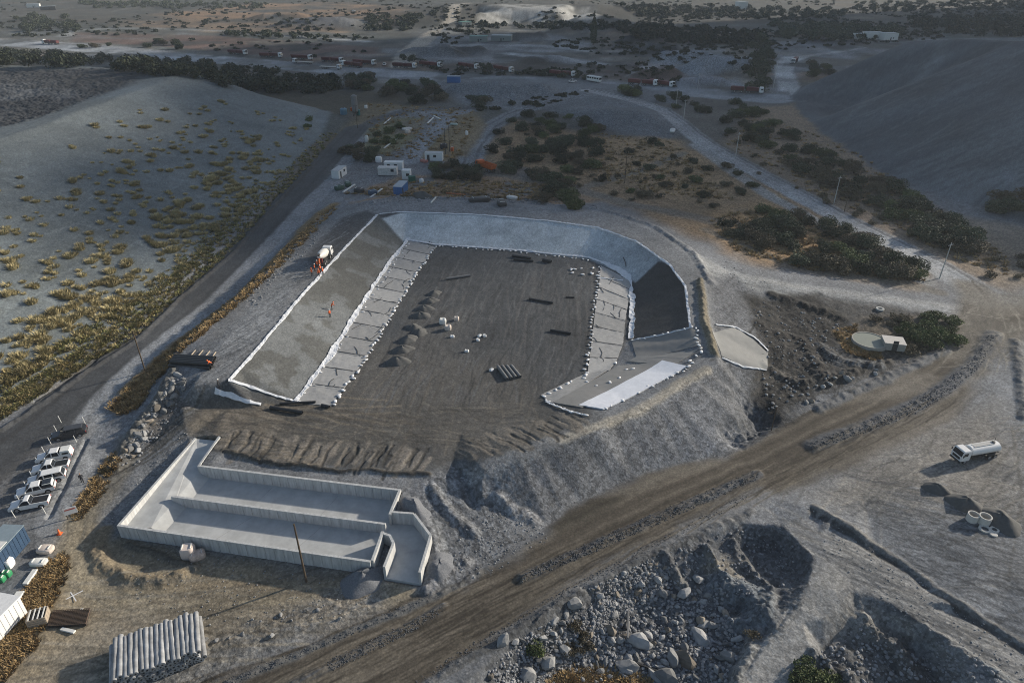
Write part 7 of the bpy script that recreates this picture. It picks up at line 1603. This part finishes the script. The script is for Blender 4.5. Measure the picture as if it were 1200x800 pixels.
for k, (poly, nn, s0, s1, lb) in enumerate([([(700, 28), (800, 34), (900, 40), (890, 54), (760, 50)], 150, .8, 1.7, 'dark wood behind the blue grey rock stockpiles'), ([(900, 28), (1060, 33), (1050, 48), (920, 46)], 150, .8, 1.7, 'dark wood behind the right heap'), ([(1060, 22), (1220, 24), (1220, 44), (1090, 42)], 130, 1.0, 2.0, 'dark wood at the upper right edge of the plain'), ([(90, 2), (320, 5), (300, 11), (100, 10)], 120, .8, 1.6, 'dark scrub line along the upper left edge'), ([(720, 6), (1000, 12), (980, 24), (760, 22)], 190, .8, 1.6, 'dark wood right of the quarry faces'), ([(560, 28), (720, 30), (715, 36), (560, 34)], 60, .7, 1.4, 'dark scrub line at the foot of the quarry faces'), ([(260, 38), (440, 44), (440, 49), (260, 43)], 40, .6, 1.2, 'dark scrub line above the brown field'), ([(430, 20), (500, 18), (480, 36), (430, 40)], 60, .7, 1.3, 'dark scrub left of the far dirt road'), ([(1000, 2), (1220, 2), (1220, 14), (1000, 14)], 120, .8, 1.6, 'dark wood in the top right corner')]):
    tree_belt('far_wood', lb, poly, nn, s0, s1, 170 + k, 3, 110, .8)
wood([(590, 150), (700, 165), (790, 180), (860, 240), (740, 235), (640, 212)], 26, 'low brown dry shrub between thicket and dry field', 'dry shrubs in the dry field', .6, 1.2, GREYP, 3)
wood([(840, 150), (940, 190), (1060, 250), (1120, 290), (1000, 260), (880, 200)], 26, 'low brown dry shrub beside the tree belt of the right heap', 'dry shrubs by the right belt', .6, 1.3, GREYP, 3)
wood([(840, 262), (960, 262), (1070, 318), (1000, 328), (880, 300)], 18, 'low brown dry shrub at the edge of the roadside thicket', 'dry shrubs by the roadside thicket', .6, 1.2, GREYP, 2.5)
# ================================================================== GRASS
def tuft_arrays(seed, n=70, R_=.8, H_=.75, w=.06):
    r = np.random.default_rng(seed); a = r.random(n) * 6.28; q = R_ * .75 * np.sqrt(r.random(n)); p = np.stack([q * np.cos(a), q * np.sin(a), np.zeros(n) - .05], 1)
    lean = r.uniform(.15, .7, n) * (q / R_ + .25); h = H_ * r.uniform(.55, 1.1, n) * (1 - .45 * (q / R_) ** 2)
    tip = p + np.stack([np.cos(a) * lean, np.sin(a) * lean, h], 1); sd = np.stack([-np.sin(a + r.uniform(-1, 1, n)), np.cos(a), np.zeros(n)], 1) * (w * r.uniform(.7, 1.6, n))[:, None]
    V_ = np.stack([p - sd, p + sd, tip], 1).reshape(-1, 3); return V_, np.arange(n * 3).reshape(n, 3)
TUFTS = []
for k in range(5):
    v, f = tuft_arrays(k, 190, .85, .8, .07); me = bpy.data.meshes.new('grass_tuft'); me.from_pydata(v.tolist(), [], f.tolist()); me.materials.append(M_GRASS); TUFTS.append(me)
gr = random.Random(31)
def tuft(g, s, label, group):
    o = bpy.data.objects.new('grass_tuft', TUFTS[gr.randrange(5)]); col.objects.link(o); o.location = (g[0], g[1], h1(g[0], g[1])); o.rotation_euler.z = gr.random() * 6.3
    o.scale = (s * gr.uniform(.85, 1.3), s * gr.uniform(.85, 1.3), s * gr.uniform(.8, 1.1))
    where = 'near the left edge' if g[1] < 150 else 'halfway along' if g[1] < 210 else 'towards the far end'
    tag(o, ('small ' if s < 1.05 else 'medium ' if s < 1.35 else 'large ') + label + ', ' + where, 'grass tuft', group)
cl = []
for c in scatter([(0, 380), (60, 340), (130, 290), (190, 250), (240, 210), (280, 170), (320, 150), (345, 170), (300, 205), (250, 262), (200, 300), (140, 350), (80, 395), (0, 450)], 46, gr, 3.5):
    for k in range(gr.randrange(2, 7)): cl.append((c[0] + gr.gauss(0, 1.6), c[1] + gr.gauss(0, 2.4)))
for c in cl[:175]: tuft((c[0], c[1]), gr.uniform(.9, 1.75), 'dry yellow grass tuft low on the left dump', 'grass tufts low on the dump')
n_sc = 0
for c in scatter([(0, 180), (60, 190), (110, 140), (170, 115), (250, 110), (300, 140), (260, 180), (180, 250), (60, 320), (0, 360)], 52, gr, 5):
    for k in range(gr.randrange(1, 4)):
        n_sc += 1
        if n_sc < 110: tuft((c[0] + gr.gauss(0, 1.5), c[1] + gr.gauss(0, 2)), gr.uniform(.75, 1.5), 'dry yellow grass tuft high on the left dump', 'grass tufts high on the dump')
def tuft_mass():
    VS, FS, off = [], [], 0; pro = [tuft_arrays(70 + k, 90, .8, .7, .08) for k in range(4)]
    spots = []
    for c in cl[175:]: spots.append(c)
    for c in scatter([(0, 400), (80, 360), (170, 310), (240, 250), (300, 185), (345, 150), (372, 152), (330, 205), (270, 256), (200, 318), (110, 392), (0, 458)], 90, gr, 2):
        for k in range(gr.randrange(1, 5)): spots.append((c[0] + gr.gauss(0, 1.2), c[1] + gr.gauss(0, 2.2)))
    for c in scatter([(0, 250), (60, 230), (120, 180), (200, 150), (300, 130), (340, 140), (300, 190), (240, 225), (170, 280), (80, 340), (0, 390)], 95, gr, 3):
        for k in range(gr.randrange(1, 4)): spots.append((c[0] + gr.gauss(0, 1.0), c[1] + gr.gauss(0, 1.6)))
    for g in spots:
        v, f = pro[gr.randrange(4)]; s = gr.uniform(.6, 1.4); a = gr.random() * 6.3; ca, sa = math.cos(a), math.sin(a)
        VS.append(np.stack([(v[:, 0] * ca - v[:, 1] * sa) * s + g[0], (v[:, 0] * sa + v[:, 1] * ca) * s + g[1], v[:, 2] * s + h1(g[0], g[1])], 1)); FS.append(f + off); off += len(v)
    me = bpy.data.meshes.new('tuft_grass'); me.from_pydata(np.concatenate(VS).tolist(), [], np.concatenate(FS).tolist()); me.materials.append(M_GRASS)
    o = bpy.data.objects.new('tuft_grass', me); col.objects.link(o); tag(o, 'small dry grass clumps thickening the foot of the left dump slope', 'grass', None, 'stuff')
tuft_mass()
def grass_field(name, label, regions, seed, cols, nb=26):
    r = np.random.default_rng(seed); rp = random.Random(seed); protos = [tuft_arrays(90 + k, nb, .6, .5, .10) for k in range(6)]; VS, FS, CS, off = [], [], [], 0
    for poly, n, lo, hi, world_line in regions:
        for g in scatter(poly, n, rp):
            v, f = protos[rp.randrange(6)]; s = rp.uniform(lo, hi); a = rp.random() * 6.3; ca, sa = math.cos(a), math.sin(a)
            VS.append(np.stack([(v[:, 0] * ca - v[:, 1] * sa) * s + g[0], (v[:, 0] * sa + v[:, 1] * ca) * s + g[1], v[:, 2] * s + h1(g[0], g[1])], 1)); FS.append(f + off); off += len(v)
            c = np.array(cols[rp.randrange(len(cols))]) * rp.uniform(.75, 1.25); CS.append(np.tile(np.append(c, 1), (len(v), 1)))
    V_, F_, C_ = np.concatenate(VS), np.concatenate(FS), np.concatenate(CS).astype(np.float32)
    me = bpy.data.meshes.new(name); me.from_pydata(V_.tolist(), [], F_.tolist()); ca_ = me.color_attributes.new('Col', 'FLOAT_COLOR', 'POINT'); ca_.data.foreach_set('color', C_.reshape(-1)); me.materials.append(M_GRASSG)
    o = bpy.data.objects.new(name, me); col.objects.link(o); tag(o, label, 'grass', None, 'stuff')
grass_field('verge_grass', 'yellow green grass along the foot of the left dump', [([(-20, 480), (0, 466), (100, 405), (160, 362), (220, 306), (270, 260), (320, 212), (352, 182), (378, 157), (395, 156), (365, 192), (324, 234), (270, 296), (216, 340), (162, 392), (101, 428), (0, 492), (-20, 505)], 1600, .6, 1.25, 0), ([(0, 440), (80, 395), (160, 345), (230, 285), (300, 210), (310, 222), (240, 300), (165, 360), (85, 410), (0, 462)], 500, .7, 1.5, 0)], 3, [(.28, .24, .11), (.20, .195, .075), (.32, .26, .13), (.15, .145, .065), (.25, .21, .11)])
grass_field('dry_grass', 'orange dry grass on banks and fields of the site', [([(128, 476), (145, 460), (203, 405), (282, 343), (332, 294), (374, 252), (392, 240), (394, 246), (340, 300), (290, 348), (212, 412), (160, 480), (140, 486)], 900, .6, 1.2, 0), ([(110, 560), (135, 530), (142, 540), (112, 590), (90, 610), (84, 600)], 160, .5, 1.0, 0), ([(25, 700), (50, 660), (75, 645), (80, 665), (40, 760), (0, 800), (-10, 770)], 600, .5, 1.0, 0), ([(650, 790), (700, 785), (760, 795), (770, 812), (640, 812)], 260, .6, 1.3, 0), ([(976, 388), (1005, 380), (1000, 400), (1030, 412), (1035, 425), (990, 412)], 160, .5, .9, 0), ([(830, 255), (900, 240), (1000, 290), (1090, 330), (960, 318), (860, 296)], 500, .8, 1.6, 0), ([(400, 228), (470, 214), (560, 210), (660, 218), (640, 234), (480, 230)], 500, .8, 1.5, 0), ([(690, 155), (790, 165), (860, 235), (740, 225), (690, 200)], 500, .8, 1.6, 0), ([(430, 120), (560, 128), (540, 185), (480, 186), (430, 185)], 400, .8, 1.6, 0), ([(880, 130), (1000, 175), (1090, 240), (1180, 300), (1180, 330), (960, 230), (850, 170)], 500, .8, 1.6, 0)], 4, [(.30, .20, .09), (.34, .24, .12), (.25, .18, .09), (.22, .16, .09)])
for p in PROTO + GREENP + GREYP: drop(p)

# ================================================================== ADDED HILL, out of view: shaped to shade the left dump and plain
def added_shade_hill():
    global HILL_TOP
    sx, sy = SUN_DIR.x / math.hypot(SUN_DIR.x, SUN_DIR.y), SUN_DIR.y / math.hypot(SUN_DIR.x, SUN_DIR.y)
    A = np.array((-60.0, 135.0)); T0 = 1300.0
    ts = np.linspace(-330, 420, 110); ss = np.linspace(-430, 480, 130)
    Tg, Sg = np.meshgrid(ts, ss); Sh = np.maximum(Sg - 380, 0) * .5; Tl = Tg; Tg = Tg + T0 + Sh
    top = np.minimum(math.tan(SUN_EL) * (T0 + Sh) + 30 + .05 * np.maximum(Sg, 0), math.tan(SUN_EL) * T0 + 1.2 * Sg)
    q = np.where(Tl < 0, (Tl + 330) / 330, (420 - Tl) / 420); q = np.clip(q, 0, 1)
    ends = sstep(-430, -330, Sg) * sstep(480, 420, Sg)
    H = np.clip(top, 0, None) * (q ** .9) * ends * (.93 + .12 * fbm(Tg / 60, Sg / 60, 4, 3)) - 6
    X = A[0] + Tg * sx - Sg * sy; Y = A[1] + Tg * sy + Sg * sx
    HILL_TOP = float(H.max())
    n, m = Tg.shape; v = np.stack([X, Y, H], -1).reshape(-1, 3); i = np.arange(n * m).reshape(n, m)
    f = np.stack([i[:-1, :-1], i[:-1, 1:], i[1:, 1:], i[1:, :-1]], -1).reshape(-1, 4)
    me = bpy.data.meshes.new('added_shade_hill'); me.from_pydata(v.tolist(), [], f.tolist()); me.polygons.foreach_set('use_smooth', [True] * len(f))
    me.materials.append(mat('shade_hill_scrub', (.10, .085, .06), .95, var=.4, scale=.02))
    o = bpy.data.objects.new('added_shade_hill', me); col.objects.link(o); o['kind'] = 'structure'
added_shade_hill()
# ------------------------------------------------------------------ haze
def make_haze():
    bm = bmesh.new()
    bmesh.ops.create_cube(bm, size=1.0)
    me = bpy.data.meshes.new('haze'); bm.to_mesh(me); bm.free()
    o = bpy.data.objects.new('haze', me); col.objects.link(o)
    y0, y1, z0, z1 = -70, float(GY.max()) + 60, float(Z.min()) - 1.5, HILL_TOP + 6
    o.scale = (2 * float(GX.max()) + 120, y1 - y0, z1 - z0); o.location = (0, (y0 + y1) / 2, (z0 + z1) / 2)
    m = bpy.data.materials.new('hazy_air'); m.use_nodes = True; t = m.node_tree
    for n in list(t.nodes):
        if n.type != 'OUTPUT_MATERIAL': t.nodes.remove(n)
    pv = t.nodes.new('ShaderNodeVolumePrincipled'); pv.inputs['Color'].default_value = (.80, .90, 1.0, 1); pv.inputs['Density'].default_value = HAZE_DENSITY
    pv.inputs['Anisotropy'].default_value = 0.2
    t.links.new(pv.outputs[0], t.nodes['Material Output'].inputs['Volume'])
    me.materials.append(m); o['kind'] = 'stuff'; o['label'] = 'thin bluish haze over the distant plain and dumps'; o['category'] = 'haze'
HAZE_DENSITY = 0.00015
make_haze()
